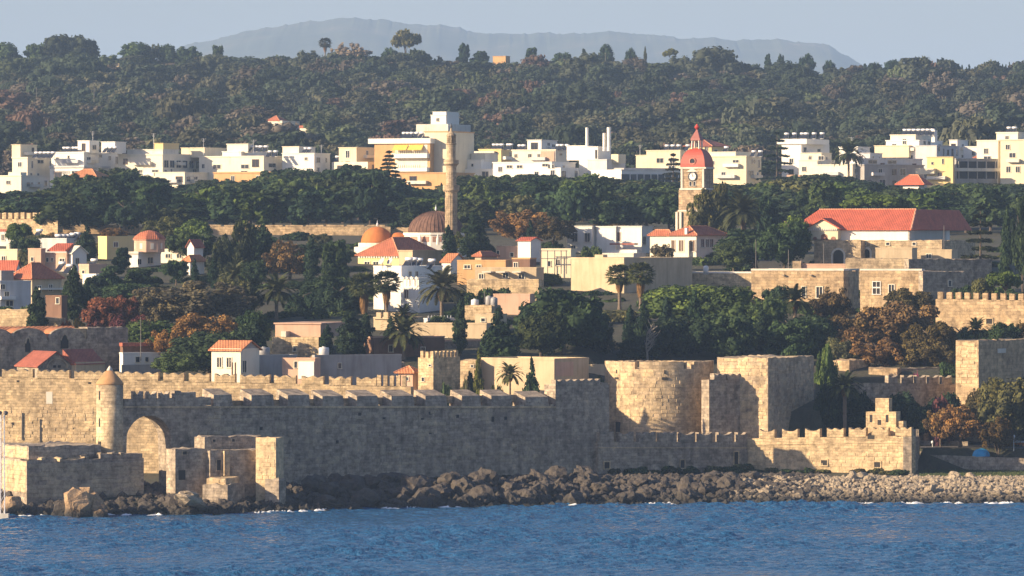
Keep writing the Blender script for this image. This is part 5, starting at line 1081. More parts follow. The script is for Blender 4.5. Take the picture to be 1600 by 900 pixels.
for px, y0, y1, d, l in [(220,495,560,776,'tall thin mast before the long white shed'),(757,455,478,845,'thin mast beside the water tanks'),(1181,374,420,935,'tall lamp mast before the dark trees left of the gate building'),(1232,390,420,930,'lamp mast left of the stone pillar'),(1287,380,415,935,'thin mast by the dark archway'),(1302,420,490,872,'tall pole before the stone mansion'),(1319,426,480,870,'second pole before the stone mansion'),(1475,352,400,950,'flag mast right of the gate building'),(318,375,392,985,'antenna on the small gabled house'),(292,378,392,990,'antenna on the terrace house')]:
    mast(px, y0, y1, d, l, 'lamp_mast', .065, False)
for px, y0, y1, d, l in [(145,205,222,1455,'antenna on the left white roof box'),(240,208,235,1460,'antenna over the cream long block'),(318,216,240,1452,'antenna on the wide cream block'),(396,218,238,1452,'white mast on the wide cream block'),(502,226,243,1455,'antenna on the white sloped house'),(668,195,206,1444,'left mast on the ochre apartment block'),(700,193,206,1446,'right mast on the ochre apartment block'),(1000,226,244,1465,'antenna left of the clock tower'),(1330,214,232,1442,'antenna on the rounded white house')]:
    mast(px, y0, y1, d, l, 'antenna_mast', .05)
# ---------------------------------------------------------------- vegetation
def leaf_mat(attr=False):
    m, nt, p = newmat('leaves'); k = NT(nt)
    at = k.n('ShaderNodeAttribute', attribute_name='tone')
    if attr: base = k.n('ShaderNodeAttribute', attribute_name='leafcol').outputs['Color']
    else: base = k.n('ShaderNodeObjectInfo').outputs['Color']
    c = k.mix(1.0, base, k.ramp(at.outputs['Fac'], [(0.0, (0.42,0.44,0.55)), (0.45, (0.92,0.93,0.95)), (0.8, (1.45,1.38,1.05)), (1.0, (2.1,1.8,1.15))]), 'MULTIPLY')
    nt.nodes.remove(p); df = k.n('ShaderNodeBsdfDiffuse'); tr = k.n('ShaderNodeBsdfTranslucent'); mx = k.n('ShaderNodeMixShader'); mx.inputs[0].default_value = 0.22
    k.l(c, df.inputs[0]); k.l(c, tr.inputs[0]); k.l(df.outputs[0], mx.inputs[1]); k.l(tr.outputs[0], mx.inputs[2]); k.l(mx.outputs[0], nt.nodes['Material Output'].inputs[0])
    return m
LEAF = leaf_mat(); LEAFA = leaf_mat(True); BARK = plain((0.10,0.075,0.055), .95, name='bark'); BARKP = plain((0.17,0.13,0.095), .95, name='palm_bark')
def ico(sub=1):
    import bmesh
    bm = bmesh.new(); bmesh.ops.create_icosphere(bm, subdivisions=sub, radius=1); V = np.array([v.co[:] for v in bm.verts]); T = np.array([[v.index for v in f.verts] for f in bm.faces]); bm.free(); return V, T
ICV, ICT = ico(1); ICV2, ICT2 = ico(2)
def blobs_of(kind, rs):
    """clump centres and radii inside a unit crown: x,y in -1..1, z in 0..1"""
    Bl = []
    def add(x, y, z, r, rz): Bl.append((x, y, z, r, rz))
    if kind == 'round':
        for i in range(44):
            a = rs.uniform(0, 6.28); u = rs.uniform(.02, 1); th = math.acos(1-1.5*u); q = rs.uniform(.5, .86)
            add(q*math.sin(th)*math.cos(a), q*math.sin(th)*math.sin(a), .46+.40*q*math.cos(th)*1.15, rs.uniform(.14,.30), rs.uniform(.08,.17))
        for i in range(8): add(rs.uniform(-.4,.4), rs.uniform(-.4,.4), rs.uniform(.3,.7), .42, .24)
    elif kind == 'pine':
        for i in range(34):
            a = rs.uniform(0, 6.28); q = math.sqrt(rs.uniform(0, 1))*.85; z = rs.uniform(.12, .95)**.9; w = (1-.55*z**1.8) if z > .3 else .75+z*.5
            add(q*w*math.cos(a), q*w*math.sin(a), z*.92, rs.uniform(.14,.28), rs.uniform(.05,.10))
        for i in range(6): add(rs.uniform(-.35,.35), rs.uniform(-.35,.35), rs.uniform(.2,.7), .36, .18)
    elif kind == 'umbrella':
        for i in range(28):
            a = rs.uniform(0, 6.28); q = math.sqrt(rs.uniform(0, 1))*.82; add(q*math.cos(a), q*math.sin(a), .35+.42*(1-q*q)+rs.uniform(-.12,.1), rs.uniform(.2,.32), rs.uniform(.12,.2))
    elif kind == 'cypress':
        for i in range(26):
            z = (i+.5)/26; w = min(1, 3.2*z+.35)*(1-max(0, z-.45)**1.7*2.35); a = rs.uniform(0, 6.28); add(.42*w*math.cos(a), .42*w*math.sin(a), .03+z*.93, .55*w+.08, .075)
    elif kind == 'cone':
        for i in range(34):
            z = rs.uniform(0, 1); w = (1-z**1.6)*.95+.06; a = rs.uniform(0, 6.28); q = rs.uniform(.3,.75); add(q*w*math.cos(a), q*w*math.sin(a), .06+z*.86, .36*w+.08, .10)
    elif kind == 'loose':
        for i in range(80):
            a = rs.uniform(0, 6.28); u = rs.uniform(.02, 1); th = math.acos(1-1.6*u); q = rs.uniform(.3, .9)
            add(q*math.sin(th)*math.cos(a), q*math.sin(th)*math.sin(a), .46+.46*q*math.cos(th), rs.uniform(.08,.18), rs.uniform(.05,.10))
    elif kind == 'weeping':
        for i in range(40):
            a = rs.uniform(0, 6.28); q = math.sqrt(rs.uniform(0, 1))*.8; z = rs.uniform(.1,.9); add(q*math.cos(a)*(1.1-.5*z), q*math.sin(a)*(1.1-.5*z), z, rs.uniform(.12,.2), rs.uniform(.12,.2))
    elif kind == 'shrub':
        for i in range(16):
            a = rs.uniform(0, 6.28); q = rs.uniform(.1, .72); add(q*math.cos(a), q*math.sin(a), rs.uniform(.2,.62)*(1.1-q*.5), rs.uniform(.25,.4), rs.uniform(.2,.34))
    return np.array(Bl)
def crown_arrays(kind, seed, n, leaf, core=True, ico_=None, aspect=1.0):
    """aspect = height/half-width of a typical tree, keeps leaves from being stretched"""
    rs = np.random.RandomState(seed); Bl = blobs_of(kind, rs); nb = len(Bl)
    w = Bl[:,3]*(Bl[:,3]+Bl[:,4]*aspect); idx = rs.choice(nb, n, p=w/w.sum())
    d = rs.normal(size=(n, 3)); d /= np.linalg.norm(d, axis=1)[:, None]
    lowf = rs.uniform(size=n) < .55; d[:,2] = np.where((d[:,2] < -.35) & lowf, -d[:,2], d[:,2])
    q = rs.uniform(.74, 1.10, n)[:, None]; R3 = np.stack([Bl[idx,3], Bl[idx,3], Bl[idx,4]], 1)
    P = Bl[idx,:3]+d*R3*q
    nr = d*.9+rs.normal(size=(n,3))*.55; nr[:,2] += .25
    if kind in ('weeping',): nr[:,2] *= .3
    nr /= np.linalg.norm(nr, axis=1)[:, None]
    t = np.cross(nr, rs.normal(size=(n,3))); t /= np.linalg.norm(t, axis=1)[:, None]
    if kind in ('cypress', 'weeping'):
        t = np.tile([0,0,1.], (n,1))+rs.normal(size=(n,3))*.25; t -= nr*(t*nr).sum(1)[:, None]; t /= np.linalg.norm(t, axis=1)[:, None]
    bi = np.cross(nr, t); L = (leaf*rs.uniform(.6,1.45,n))[:, None]; el = 1.5 if kind in ('cypress','weeping','pine') else 1.15
    SZ = np.array([1,1,1/aspect])
    V = np.stack([P+t*L*el*SZ*.5, P+bi*L*.42*SZ, P-t*L*el*SZ*.5, P-bi*L*.42*SZ], 1).reshape(-1, 3)
    Q = np.arange(n*4).reshape(n, 4)
    tb = rs.uniform(.25,.75,nb); tone = np.clip(tb[idx]+rs.normal(size=n)*.17, 0, 1)
    if core:
        iv, it = ico_ or (ICV, ICT); sel = range(nb); cv, cq, off = [], [], len(V)
        for i in sel:
            c = iv*np.array([Bl[i,3],Bl[i,3],Bl[i,4]])*.80*(1+rs.uniform(-.22,.22,(len(iv),1)))+Bl[i,:3]; cv.append(c); cq.append(np.concatenate([it, it[:, 2:3]], 1)+off); off += len(iv)
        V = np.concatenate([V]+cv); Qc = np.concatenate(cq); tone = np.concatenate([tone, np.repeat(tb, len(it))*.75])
        return V, Q, Qc, tone
    return V, Q, None, tone
def mesh_from(name, V, Q, Qc, tone, m, colr=None):
    me = bpy.data.meshes.new(name); tri = Qc[:, :3] if Qc is not None else np.zeros((0,3), int); n4, n3 = len(Q), len(tri)
    me.vertices.add(len(V)); me.vertices.foreach_set('co', np.ascontiguousarray(V, np.float32).ravel())
    me.loops.add(n4*4+n3*3); me.loops.foreach_set('vertex_index', np.concatenate([Q.ravel(), tri.ravel()]).astype(np.int32))
    me.polygons.add(n4+n3); me.polygons.foreach_set('loop_start', np.concatenate([np.arange(n4)*4, n4*4+np.arange(n3)*3]).astype(np.int32))
    me.materials.append(m); at = me.attributes.new('tone', 'FLOAT', 'FACE'); at.data.foreach_set('value', np.ascontiguousarray(tone, np.float32))
    if colr is not None:
        ac = me.attributes.new('leafcol', 'FLOAT_COLOR', 'FACE'); ac.data.foreach_set('color', np.ascontiguousarray(colr, np.float32).ravel())
    me.update(); return me
SPEC = dict(round=(7000,.082,True,1.7,4), pine=(5600,.10,True,1.9,4), umbrella=(3600,.10,True,1.0,2), cypress=(3400,.17,True,5.5,3), cone=(4200,.11,True,2.6,2), loose=(10000,.056,False,1.6,4), weeping=(5200,.085,False,2.0,2), shrub=(1800,.16,True,1.0,3))
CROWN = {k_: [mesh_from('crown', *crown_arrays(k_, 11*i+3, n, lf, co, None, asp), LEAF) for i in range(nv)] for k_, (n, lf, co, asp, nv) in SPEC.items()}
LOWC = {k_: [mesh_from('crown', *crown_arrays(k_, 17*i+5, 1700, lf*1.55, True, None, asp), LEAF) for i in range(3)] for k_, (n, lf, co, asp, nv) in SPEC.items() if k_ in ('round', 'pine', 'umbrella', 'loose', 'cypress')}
def trunk_mesh(seed, bare=False, limbs=7):
    rs = random.Random(seed); mb = MB(); x = y = 0.; pts = [(0,0,0)]
    for i in range(1, 6): x += rs.uniform(-.05,.05); y += rs.uniform(-.05,.05); pts.append((x, y, i/5*.75))
    for i in range(5): mb.tube(pts[i], pts[i+1], .075-.010*i, .065-.010*i, 7)
    for i in range(14 if bare else limbs):
        b = pts[rs.choice([2,3,4,5])]; a = rs.uniform(0, 6.28); q = rs.uniform(.3,.7)*(1 if bare else .7); e = (b[0]+q*math.cos(a), b[1]+q*math.sin(a), min(.93, b[2]+rs.uniform(.12,.32))); mb.tube(b, e, .03, .012, 5)
        if bare:
            for j in range(4):
                t = rs.uniform(.3,.9); s_ = tuple(b[k]+(e[k]-b[k])*t for k in range(3)); mb.tube(s_, (s_[0]+rs.uniform(-.25,.25), s_[1]+rs.uniform(-.25,.25), s_[2]+rs.uniform(.02,.18)), .014, .006, 4)
    return mb.mesh('trunk', BARK)
TRK = [trunk_mesh(i) for i in range(4)]; TRKS = [trunk_mesh(i+20, False, 0) for i in range(2)]; BARE = trunk_mesh(9, True)
DG=(0.046,0.075,0.040); MG=(0.068,0.100,0.044); OL=(0.105,0.110,0.056); GR=(0.130,0.122,0.088); BR=(0.21,0.135,0.065); RU=(0.17,0.070,0.045); YG=(0.095,0.11,0.034); CY=(0.032,0.054,0.034); PU=(0.12,0.05,0.06); OR=(0.27,0.16,0.065); BG=(0.085,0.13,0.040)
CATN = dict(round='broad_tree', pine='pine_tree', umbrella='umbrella_pine', cypress='cypress_tree', cone='conifer_tree', loose='open_tree', weeping='weeping_tree', shrub='shrub')
tc_ = [0]
def tree(kind, px, yt, yb, w, c, label, d=None, group=None, low=False, base=None, bare_trunk=False):
    """crown from row yt to yb, w wide (picture units); stands on the terrain at depth d"""
    tc_[0] += 1; d = DS(px, d or drow(base or yb)); k = d/F; x = X(px, d); g = ground(x, d)-.15; zt = Z(yt, d); h = (yb-yt)*k; w *= {'loose': 1.18, 'round': 1.06}.get(kind, 1)
    z0_ = zt-h
    if kind == 'shrub': z0_ = min(z0_, g+.05)
    elif kind in ('cypress', 'cone'): z0_ = min(z0_, g+.04*(zt-g))
    elif kind in ('round', 'pine', 'loose', 'weeping'): z0_ = min(z0_, g+.16*(zt-g))
    h = zt-z0_
    o = empty(CATN[kind], (x, d, g), rnd.uniform(0, 6.28)); tag(o, label, 'shrub' if kind == 'shrub' else 'tree', group)
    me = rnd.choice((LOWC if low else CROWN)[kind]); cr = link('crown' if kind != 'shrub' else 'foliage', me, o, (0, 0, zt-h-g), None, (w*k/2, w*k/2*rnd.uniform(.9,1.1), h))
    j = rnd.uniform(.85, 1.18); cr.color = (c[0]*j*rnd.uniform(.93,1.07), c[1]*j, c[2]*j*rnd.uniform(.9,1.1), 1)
    H_ = max(.6, (zt-g)*(.9 if kind != 'loose' else .72)); hs = max(1.6, w*k*.40) if kind not in ('cypress', 'cone', 'shrub') else max(1.2, .3*H_)
    link('trunk' if kind != 'shrub' else 'stem', rnd.choice(TRK if kind not in ('cypress', 'cone', 'shrub') else TRKS), o, None, None, (hs, hs, H_*(1.0 if kind not in ('shrub',) else .7)))
    return o
# palms
def frond_mesh(n, L, droop, up, leafl, fan=False, seed=0):
    rs = random.Random(seed); mb = MB()
    for i in range(n):
        a = 2*math.pi*i*.618+rs.uniform(-.2,.2); e = up[0]+(up[1]-up[0])*i/n+rs.uniform(-.1,.1); dx, dy = math.cos(a), math.sin(a); p = Vector((0,0,0)); pitch = e; seg = 9; l = L*rs.uniform(.85,1.1)/seg; pts = [p.copy()]
        for s_ in range(seg): p = p+Vector((dx*math.cos(pitch), dy*math.cos(pitch), math.sin(pitch)))*l; pitch -= droop*rs.uniform(.8,1.2)*(0.4+s_/seg); pts.append(p.copy())
        side = Vector((-dy, dx, 0))
        for s_ in range(seg):
            b0, b1 = pts[s_], pts[s_+1]; ax = (b1-b0).normalized(); upv = side.cross(ax)*-1; mb.add([b0+side*.025, b0-side*.025, b1-side*.02, b1+side*.02], [(0,1,2,3)])
            if s_ == 0: continue
            for t in (.1,.35,.6,.85):
                q = b0+(b1-b0)*t; ll = leafl*math.sin(math.pi*min(1,(s_+t)/seg*.95+.06))**.6*rs.uniform(.85,1.1)
                for sg in (-1, 1):
                    tip = q+(side*sg*.72+ax*.6+upv*.28-Vector((0,0,.25)))*ll; wd = ax*.085; mb.add([q-wd, q+wd, tip], [(0,1,2)])
    return mb
def palm_parts():
    ph = frond_mesh(64, 3.3, .17, (1.25,-.35), .62, seed=1).mesh('fronds', LEAF); ph.attributes.new('tone','FLOAT','FACE').data.foreach_set('value', np.clip(np.random.RandomState(1).normal(.5,.2,len(ph.polygons)),0,1).astype(np.float32))
    mb = MB(); rs = random.Random(4)        # fan palm: round pleated leaves on stalks
    for i in range(46):
        a = i*2.4; e = 1.2-1.9*i/46; d_ = Vector((math.cos(a)*math.cos(e), math.sin(a)*math.cos(e), math.sin(e))); c = d_*rs.uniform(.9,1.25); mb.tube((0,0,0), c, .03, .02, 3)
        s_ = Vector((-math.sin(a), math.cos(a), 0)); u_ = d_.cross(s_)
        for j in range(13):
            t = -1.5+3*j/12; dr = (d_*math.cos(t)+s_*math.sin(t)).normalized(); tip = c+dr*rs.uniform(.75,.98)-Vector((0,0,.2*abs(t)+.1)); wv = (s_*math.cos(t)-d_*math.sin(t))*.10; m_ = c+dr*.5; mb.add([c, m_+wv, tip, m_-wv], [(0,1,2,3)])
    fp = mb.mesh('fronds', LEAF); fp.attributes.new('tone','FLOAT','FACE').data.foreach_set('value', np.clip(np.random.RandomState(2).normal(.5,.2,len(fp.polygons)),0,1).astype(np.float32))
    mb = MB()                                # skirt of dead leaves
    for i in range(420):
        a = rs.uniform(0, 6.28); z = -rs.uniform(0, 2.6); r = .32+.55*math.sin(math.pi*min(1,(-z+.25)/2.9))**.8*rs.uniform(.7,1.1); p = Vector((r*math.cos(a), r*math.sin(a), z)); s_ = Vector((-math.sin(a), math.cos(a), 0))*rs.uniform(.05,.13)
        mb.add([p-s_, p+s_, p+Vector((.12*math.cos(a), .12*math.sin(a), -rs.uniform(.5,1.0)))], [(0,1,2)])
    mb.lathe([(.22,-3),(.5,-2.2),(.6,-1),(.3,0)], 9); sk = mb.mesh('dead_leaf_skirt', LEAF); sk.attributes.new('tone','FLOAT','FACE').data.foreach_set('value', np.clip(np.random.RandomState(3).normal(.5,.22,len(sk.polygons)),0,1).astype(np.float32))
    pr = [(.36,0),(.30,.12)]+[(.27 if i % 2 else .235, .12+.88*i/24) for i in range(1, 25)]; tk = MB().lathe(pr, 9).mesh('trunk', BARKP)
    return ph, fp, sk, tk
PH, FP, SK, PT = palm_parts()
def palm(kind, px, yc, w, d, label, c=(0.075,0.088,0.045), skirt=1.0, th=1.0):
    d = DS(px, d); k = d/F; x = X(px, d); g = ground(x, d)-.2; zc = Z(yc, d); s_ = w*k/2/(2.7 if kind == 'date' else 1.5); o = empty('date_palm' if kind == 'date' else 'fan_palm', (x, d, g), rnd.uniform(0,6.28)); tag(o, label, 'palm')
    cr = link('fronds', PH if kind == 'date' else FP, o, (0,0,zc-g), None, (s_,s_,s_)); cr.color = (*c, 1)
    if kind != 'date': q = link('dead_leaf_skirt', SK, o, (0,0,zc-g-.1), None, (s_*.52,s_*.52,s_*.68*skirt)); q.color = (0.26,0.16,0.075,1)
    else:
        q = link('dead_leaf_skirt', SK, o, (0,0,zc-g-.05), None, (s_*.6,s_*.6,s_*.42)); q.color = (0.22,0.13,0.06,1)
    link('trunk', PT, o, (0,0,0), None, (1.1*th,1.1*th,zc-g)); return o
T = tree
# front row, behind the walls
T('shrub',692,573,612,52,MG,'round olive green shrub beside the small crenellated tower',745); T('shrub',674,582,606,28,YG,'pale green bush left of the round olive shrub',747); T('shrub',724,571,606,30,OL,'grey green shrub between the crenellated tower and the slim cypress',748)
T('cypress',748,546,600,17,YG,'slim yellow green young cypress right of the crenellated tower',752); T('shrub',735,566,600,26,DG,'low dark bush under the slim yellow green cypress',755)
T('cone',830,560,600,42,DG,'dark dome shaped bush before the long tan house',750); T('shrub',934,578,597,34,MG,'green shrub before the flat hut left of the round tower',752); T('shrub',777,580,603,26,OL,'spiky pale bush below the long tan wall',749)
palm('date',797,585,44,751,'low spiky palm clump before the long tan wall',(0.10,0.11,0.05),th=.5)
T('round',330,512,588,150,DG,'spreading dark green tree behind the small cream lodge',772); T('round',275,545,590,74,MG,'dark green tree left of the small cream lodge',766)
T('round',385,500,575,75,DG,'dark tree behind the orange roof of the lodge',782); T('loose',322,478,560,105,OR,'golden brown tree behind the lodge',788); T('loose',262,505,575,60,OR,'golden drooping tree right of the long white shed',779)
T('loose',300,425,520,215,GR,'wide grey green bare looking tree at the left centre',838); T('loose',238,440,540,90,GR,'grey twiggy tree left of the wide grey green tree',832); T('round',235,495,580,110,MG,'broad dark olive tree behind the long white shed',800)
T('round',370,425,505,80,OL,'olive tree at the right of the wide grey tree',850); T('loose',350,440,500,90,GR,'pale twiggy tree before the tall dark tree',845)
T('round',165,460,515,80,RU,'rusty red leaved tree behind the vaulted church',812); T('round',196,455,505,46,RU,'red topped bush right of the rusty tree',818); T('loose',205,480,560,70,PU,'purple brown twiggy tree above the grey church block',802)
T('shrub',104,489,512,22,(0.26,0.09,0.05),'bright red bush left of the yellow bush',806); T('shrub',124,487,514,24,(0.24,0.17,0.04),'yellow bush by the church roof',806); T('shrub',146,492,522,48,PU,'dull purple bush right of the yellow bush',803)
T('cypress',58,449,512,32,CY,'dark bushy cypress above the red vault roofs',804); T('cypress',115,415,494,34,CY,'tall dark cypress right of the hipped roof house',842); T('cypress',104,440,492,22,CY,'short dark cypress leaning on the tall one',846); T('cypress',136,436,490,24,CY,'dark cypress right of the tall cypress by the hipped roof house',848)
T('shrub',38,470,500,34,MG,'green shrub in front of the white balcony house',825)
T('cone',135,349,413,44,CY,'big round dark cypress among the houses at the upper left',1000); T('pine',190,382,425,34,CY,'ragged dark conifer before the domed church',975); T('pine',172,412,462,66,DG,'dark pine below the domed church',900); T('pine',220,415,465,90,DG,'wide dark pine mass below the church porch',905); T('pine',150,428,472,60,CY,'dark pine left of the wide pine mass',895); T('round',200,440,480,90,DG,'low dark trees above the red leaved tree',880)
T('round',275,402,432,44,DG,'dark round tree beside the narrow orange roofed house',930); T('cypress',304,404,428,14,CY,'small cypress before the narrow orange roofed house',925); T('cypress',334,404,436,20,CY,'small dark cypress right of the narrow orange roofed house',922)
T('round',30,346,375,44,BG,'bright green tree beside the white house at the upper left',1045); T('round',40,365,410,50,DG,'dark green tree left of the solar heaters',1010); T('loose',55,362,392,50,OL,'thin olive tree behind the dark one at the upper left',1035); T('shrub',36,385,412,26,OL,'olive bush right of the cream house chimney',985); T('loose',105,358,376,60,BR,'low brown scrub before the far city wall',1060); T('loose',178,352,375,44,BR,'bare brown bushes by the far city wall',1062)
T('loose',258,330,388,70,OL,'pale olive tree behind the domed church',1040); T('umbrella',305,342,385,62,BG,'green flat topped tree right of the pale olive tree',1025); T('round',300,355,410,80,DG,'dark green tree under the flat topped one',990); T('shrub',272,350,372,26,YG,'yellowish bush beside the dome of the church',1045)
T('weeping',375,348,435,75,(0.05,0.062,0.036),'tall drooping dark tree left of the brown plane',960); T('weeping',345,375,440,60,(0.055,0.065,0.038),'drooping dark tree next to the tall drooping one',940); T('round',400,345,430,70,DG,'dark tree left of the rust brown tree',975); T('round',390,400,460,60,DG,'dark bush mass below the drooping trees',905)
T('loose',452,362,450,84,BR,'rust brown tree left of the mosque',945); T('cypress',486,368,446,26,CY,'dark cypress in front of the rust brown tree',935); T('pine',525,370,450,60,DG,'ragged dark conifer left of the yellow hipped house',940); T('round',510,425,500,90,CY,'deep green tree mass below the ragged conifer',880); T('round',530,440,520,80,CY,'dark tree mass left of the tan fan palm',865); T('cypress',548,484,556,46,CY,'broad dark cypress above the grey ruin',788); T('cypress',512,508,556,28,CY,'small dark cypress left of the broad one',790); T('cypress',572,490,550,34,CY,'dark cypress right of the broad one',793); T('round',475,450,520,70,CY,'dark shrubs under the rust brown tree',870); T('cypress',610,495,540,22,CY,'dark cypress behind the tan fan palm trunk',800)
T('round',395,480,545,60,DG,'dark bush right of the golden brown tree',800)
palm('date',432,455,66,850,'green date palm at left centre before the orange wall'); palm('date',366,430,50,880,'pale feathery palm behind the wide grey tree',(0.10,0.11,0.06)); palm('fan',569,448,44,862,'fan palm with a long tan skirt of dead leaves',(0.07,0.085,0.04),1.35); palm('fan',604,443,40,858,'dark fan palm before the white flat roofed house',(0.045,0.06,0.035),1.15)
palm('date',690,450,78,850,'large grey green date palm right of the white flat roofed house',(0.095,0.10,0.06)); palm('date',631,520,70,790,'large date palm before the shaded brown house',(0.07,0.082,0.04)); palm('date',631,492,40,830,'small dark palm behind the large date palm',(0.05,0.065,0.035))
palm('fan',968,432,38,872,'left of two fan palms before the blank tan building',(0.075,0.09,0.04),.9); palm('fan',1001,430,40,868,'right of two fan palms before the blank tan building',(0.085,0.10,0.042),1.2)
T('cypress',719,470,552,26,CY,'slim dark cypress before the tan flat roofed house',795); T('cone',781,482,566,90,CY,'wide dark cone shaped tree left of the big dark tree',782); T('shrub',770,440,466,70,MG,'green shrubs under the retaining wall',872); T('shrub',735,450,475,40,MG,'green bushes right of the large grey green palm',868)
T('round',880,436,562,150,DG,'very big dark evergreen tree with clumped branches in the centre',800); T('round',845,478,565,90,(0.04,0.055,0.028),'lower left limb mass of dark evergreen beside the big one',790); T('round',905,470,560,80,DG,'dark evergreen right behind the big evergreen',806); T('round',935,500,565,70,CY,'deep dark tree right of the big evergreen',796)
T('round',1075,440,520,150,BG,'wide bright green tree right of the fan palms',842); T('round',1135,440,530,120,MG,'green tree right of the wide bright green one',836); T('cypress',1006,470,560,30,CY,'dark cypress right of the big evergreen',800); T('cypress',1040,465,560,34,CY,'tall dark cypress below the bright green tree',796); T('cypress',1085,455,560,34,DG,'dark green cypress in the centre of the tree mass',797); T('cypress',985,478,560,26,CY,'narrow dark cypress left of the tall dark one',803)
T('round',1060,490,570,100,CY,'dark bushy tree behind the round tower',790); T('round',1130,480,570,110,DG,'dark rounded tree behind the square tower',788); T('round',1190,455,560,110,MG,'rounded green tree behind the square tower top',806); T('round',1235,490,575,100,DG,'dark green tree right behind the square tower',790); T('round',1000,520,570,80,CY,'deep shaded trees behind the round tower',786); T('cypress',1190,480,560,26,CY,'dark cypress left of the dark palm',798); T('round',1215,440,500,60,DG,'dark tree before the stone mansion',835)
palm('date',1242,470,60,815,'dark feather palm before the stone mansion',(0.05,0.065,0.035)); 
o = empty('bare_tree', (X(1012,800),800,ground(X(1012,800),800))); tag(o, 'small leafless pale tree above the round tower', 'tree'); q = link('trunk', BARE.copy(), o, None, None, (2.6,2.6,6.2)); q.data.materials[0] = plain((0.2,0.18,0.155),.9)
# right side
T('round',1272,486,580,110,DG,'dark green tree left of the brown trees behind the square tower',795); T('loose',1335,478,585,110,(0.15,0.11,0.055),'olive brown tree between the dark green trees and the large plane tree',796); T('loose',1372,520,590,90,BR,'low brown tree under the large plane tree',783); T('loose',1445,520,592,90,(0.14,0.11,0.05),'low olive brown tree right under the large plane tree',782); T('round',1500,505,590,60,DG,'dark tree left of the dark palm above the corner tower',798); T('round',1315,520,585,60,OL,'olive tree above the small stone house',785); T('shrub',1245,530,580,60,DG,'dark bush above the shaded face of the square tower',782)
T('round',1335,600,695,70,CY,'dark shaded tree between the square tower and the dark palm',757); T('round',1405,606,695,70,DG,'dark tree behind the right shoulder of the stepped ruin',757); T('round',1478,604,700,60,CY,'dark evergreen under the garden battlements at the right',757); T('loose',1385,640,700,60,(0.10,0.09,0.06),'thin grey bush right behind the stepped ruin',751)
T('loose',1405,455,580,150,BR,'large brown plane tree in front of the stone mansion',800); T('loose',1345,500,578,100,BR,'brown tree left of the large plane tree',790); T('loose',1450,490,585,90,(0.11,0.085,0.04),'olive brown tree right of the large plane tree',786); T('loose',1300,440,520,70,(0.11,0.085,0.05),'thin brown tree before the mansion windows',845); T('round',1290,520,590,36,BG,'small bright green tree right of the square tower',768); T('round',1300,580,690,60,CY,'dark evergreen beside the square tower',752)
T('loose',1425,440,520,90,(0.10,0.09,0.045),'olive topped tree before the cross window house',838)
palm('date',1320,605,58,748,'dark palm right of the square tower',(0.04,0.055,0.03)); T('round',1370,615,690,90,CY,'dark shaded trees behind the stepped ruin',752); T('round',1440,620,690,70,CY,'dark shaded bush right of the stepped ruin',753)
T('shrub',1430,562,590,28,(0.15,0.03,0.09),'purple flowering bush on the yard wall',768); T('shrub',1480,560,590,40,DG,'dark bush left of the corner tower',772); T('shrub',1468,605,640,50,PU,'pinkish bare bush below the garden battlements',752)
T('loose',1500,620,705,90,OR,'orange brown autumn tree above the blue tent',745); T('loose',1470,630,700,50,BR,'small brown tree left of the orange autumn tree',746); T('round',1575,582,710,110,OL,'large olive green tree before the corner tower',748); T('round',1535,600,700,60,(0.075,0.07,0.035),'olive brown tree between the autumn tree and the corner tower',750); T('loose',1560,640,705,60,(0.12,0.085,0.04),'brownish tree by the parked car',742)
palm('date',1525,515,44,800,'dark palm left of the corner tower top',(0.04,0.055,0.03)); T('round',1570,500,545,60,DG,'dark green trees above the corner tower',795); T('loose',1596,495,540,30,(0.14,0.11,0.05),'yellowish tree at the right edge above the tower',797)
T('umbrella',1570,420,462,60,BG,'bright green umbrella pine before the right rampart',826); T('round',1535,430,475,40,OL,'olive bush left of the umbrella pine',835); T('round',1510,440,470,60,DG,'dark shrubs above the right rampart',850)
T('cypress',1573,325,440,26,CY,'tall slim cypress at the right side',905); T('pine',1598,300,450,50,CY,'tall dark conifer at the right edge',900)
def tiered(px, yt, yb, w, d, label, c):    # araucaria: whorls of level branches
    k = d/F; x = X(px, d); g = ground(x, d)-.2; zt = Z(yt, d); o = empty('araucaria_tree', (x, d, g)); tag(o, label, 'tree'); h = (yb-yt)*k
    MB().tube((0,0,0),(0,0,zt-g),.32,.05,8).build('trunk', BARK, o); n = 9
    V, Qq, tn = [], [], []; rs = np.random.RandomState(int(px))
    for i in range(n):
        t = i/(n-1); z = zt-g-h+h*t*.97; r = w*k/2*(1-t)**.75+.25
        for j in range(9):
            a = rs.uniform(0, 6.28)
            for q in range(42):
                u = rs.uniform(.1,1)**.7; p = np.array([math.cos(a)*r*u, math.sin(a)*r*u, z-.25*u*u*r*.4+rs.normal()*.10]); s_ = rs.normal(size=3)*[.32,.32,.12]; e = rs.normal(size=3)*[.22,.22,.12]; V += [p+s_, p+e, p-s_, p-e]; tn.append(np.clip(rs.normal(.5,.2),0,1))
    V = np.array(V); me = mesh_from('crown', V, np.arange(len(V)).reshape(-1,4), None, np.array(tn), LEAF); q = link('crown', me, o); q.color = (*c, 1)
tiered(1532, 322, 425, 64, 915, 'tiered araucaria at the right end of the red roofed gate building', (0.045,0.055,0.032)); tiered(1214, 205, 300, 78, 1395, 'tall dark araucaria left of the white villa with tanks', (0.028,0.045,0.026)); tiered(608, 236, 285, 40, 1385, 'small araucaria before the ochre apartment block', (0.05,0.06,0.03)); tiered(1052, 240, 300, 50, 1380, 'airy conifer left of the clock tower', (0.06,0.06,0.035))
T('weeping',1100,300,375,85,(0.095,0.10,0.045),'yellow green willow like tree before the clock tower',1020); T('weeping',1130,290,370,50,(0.085,0.09,0.042),'yellow green drooping tree right of the clock tower',1025); palm('date',1160,332,76,1000,'large dark date palm right of the clock tower',(0.06,0.07,0.04))
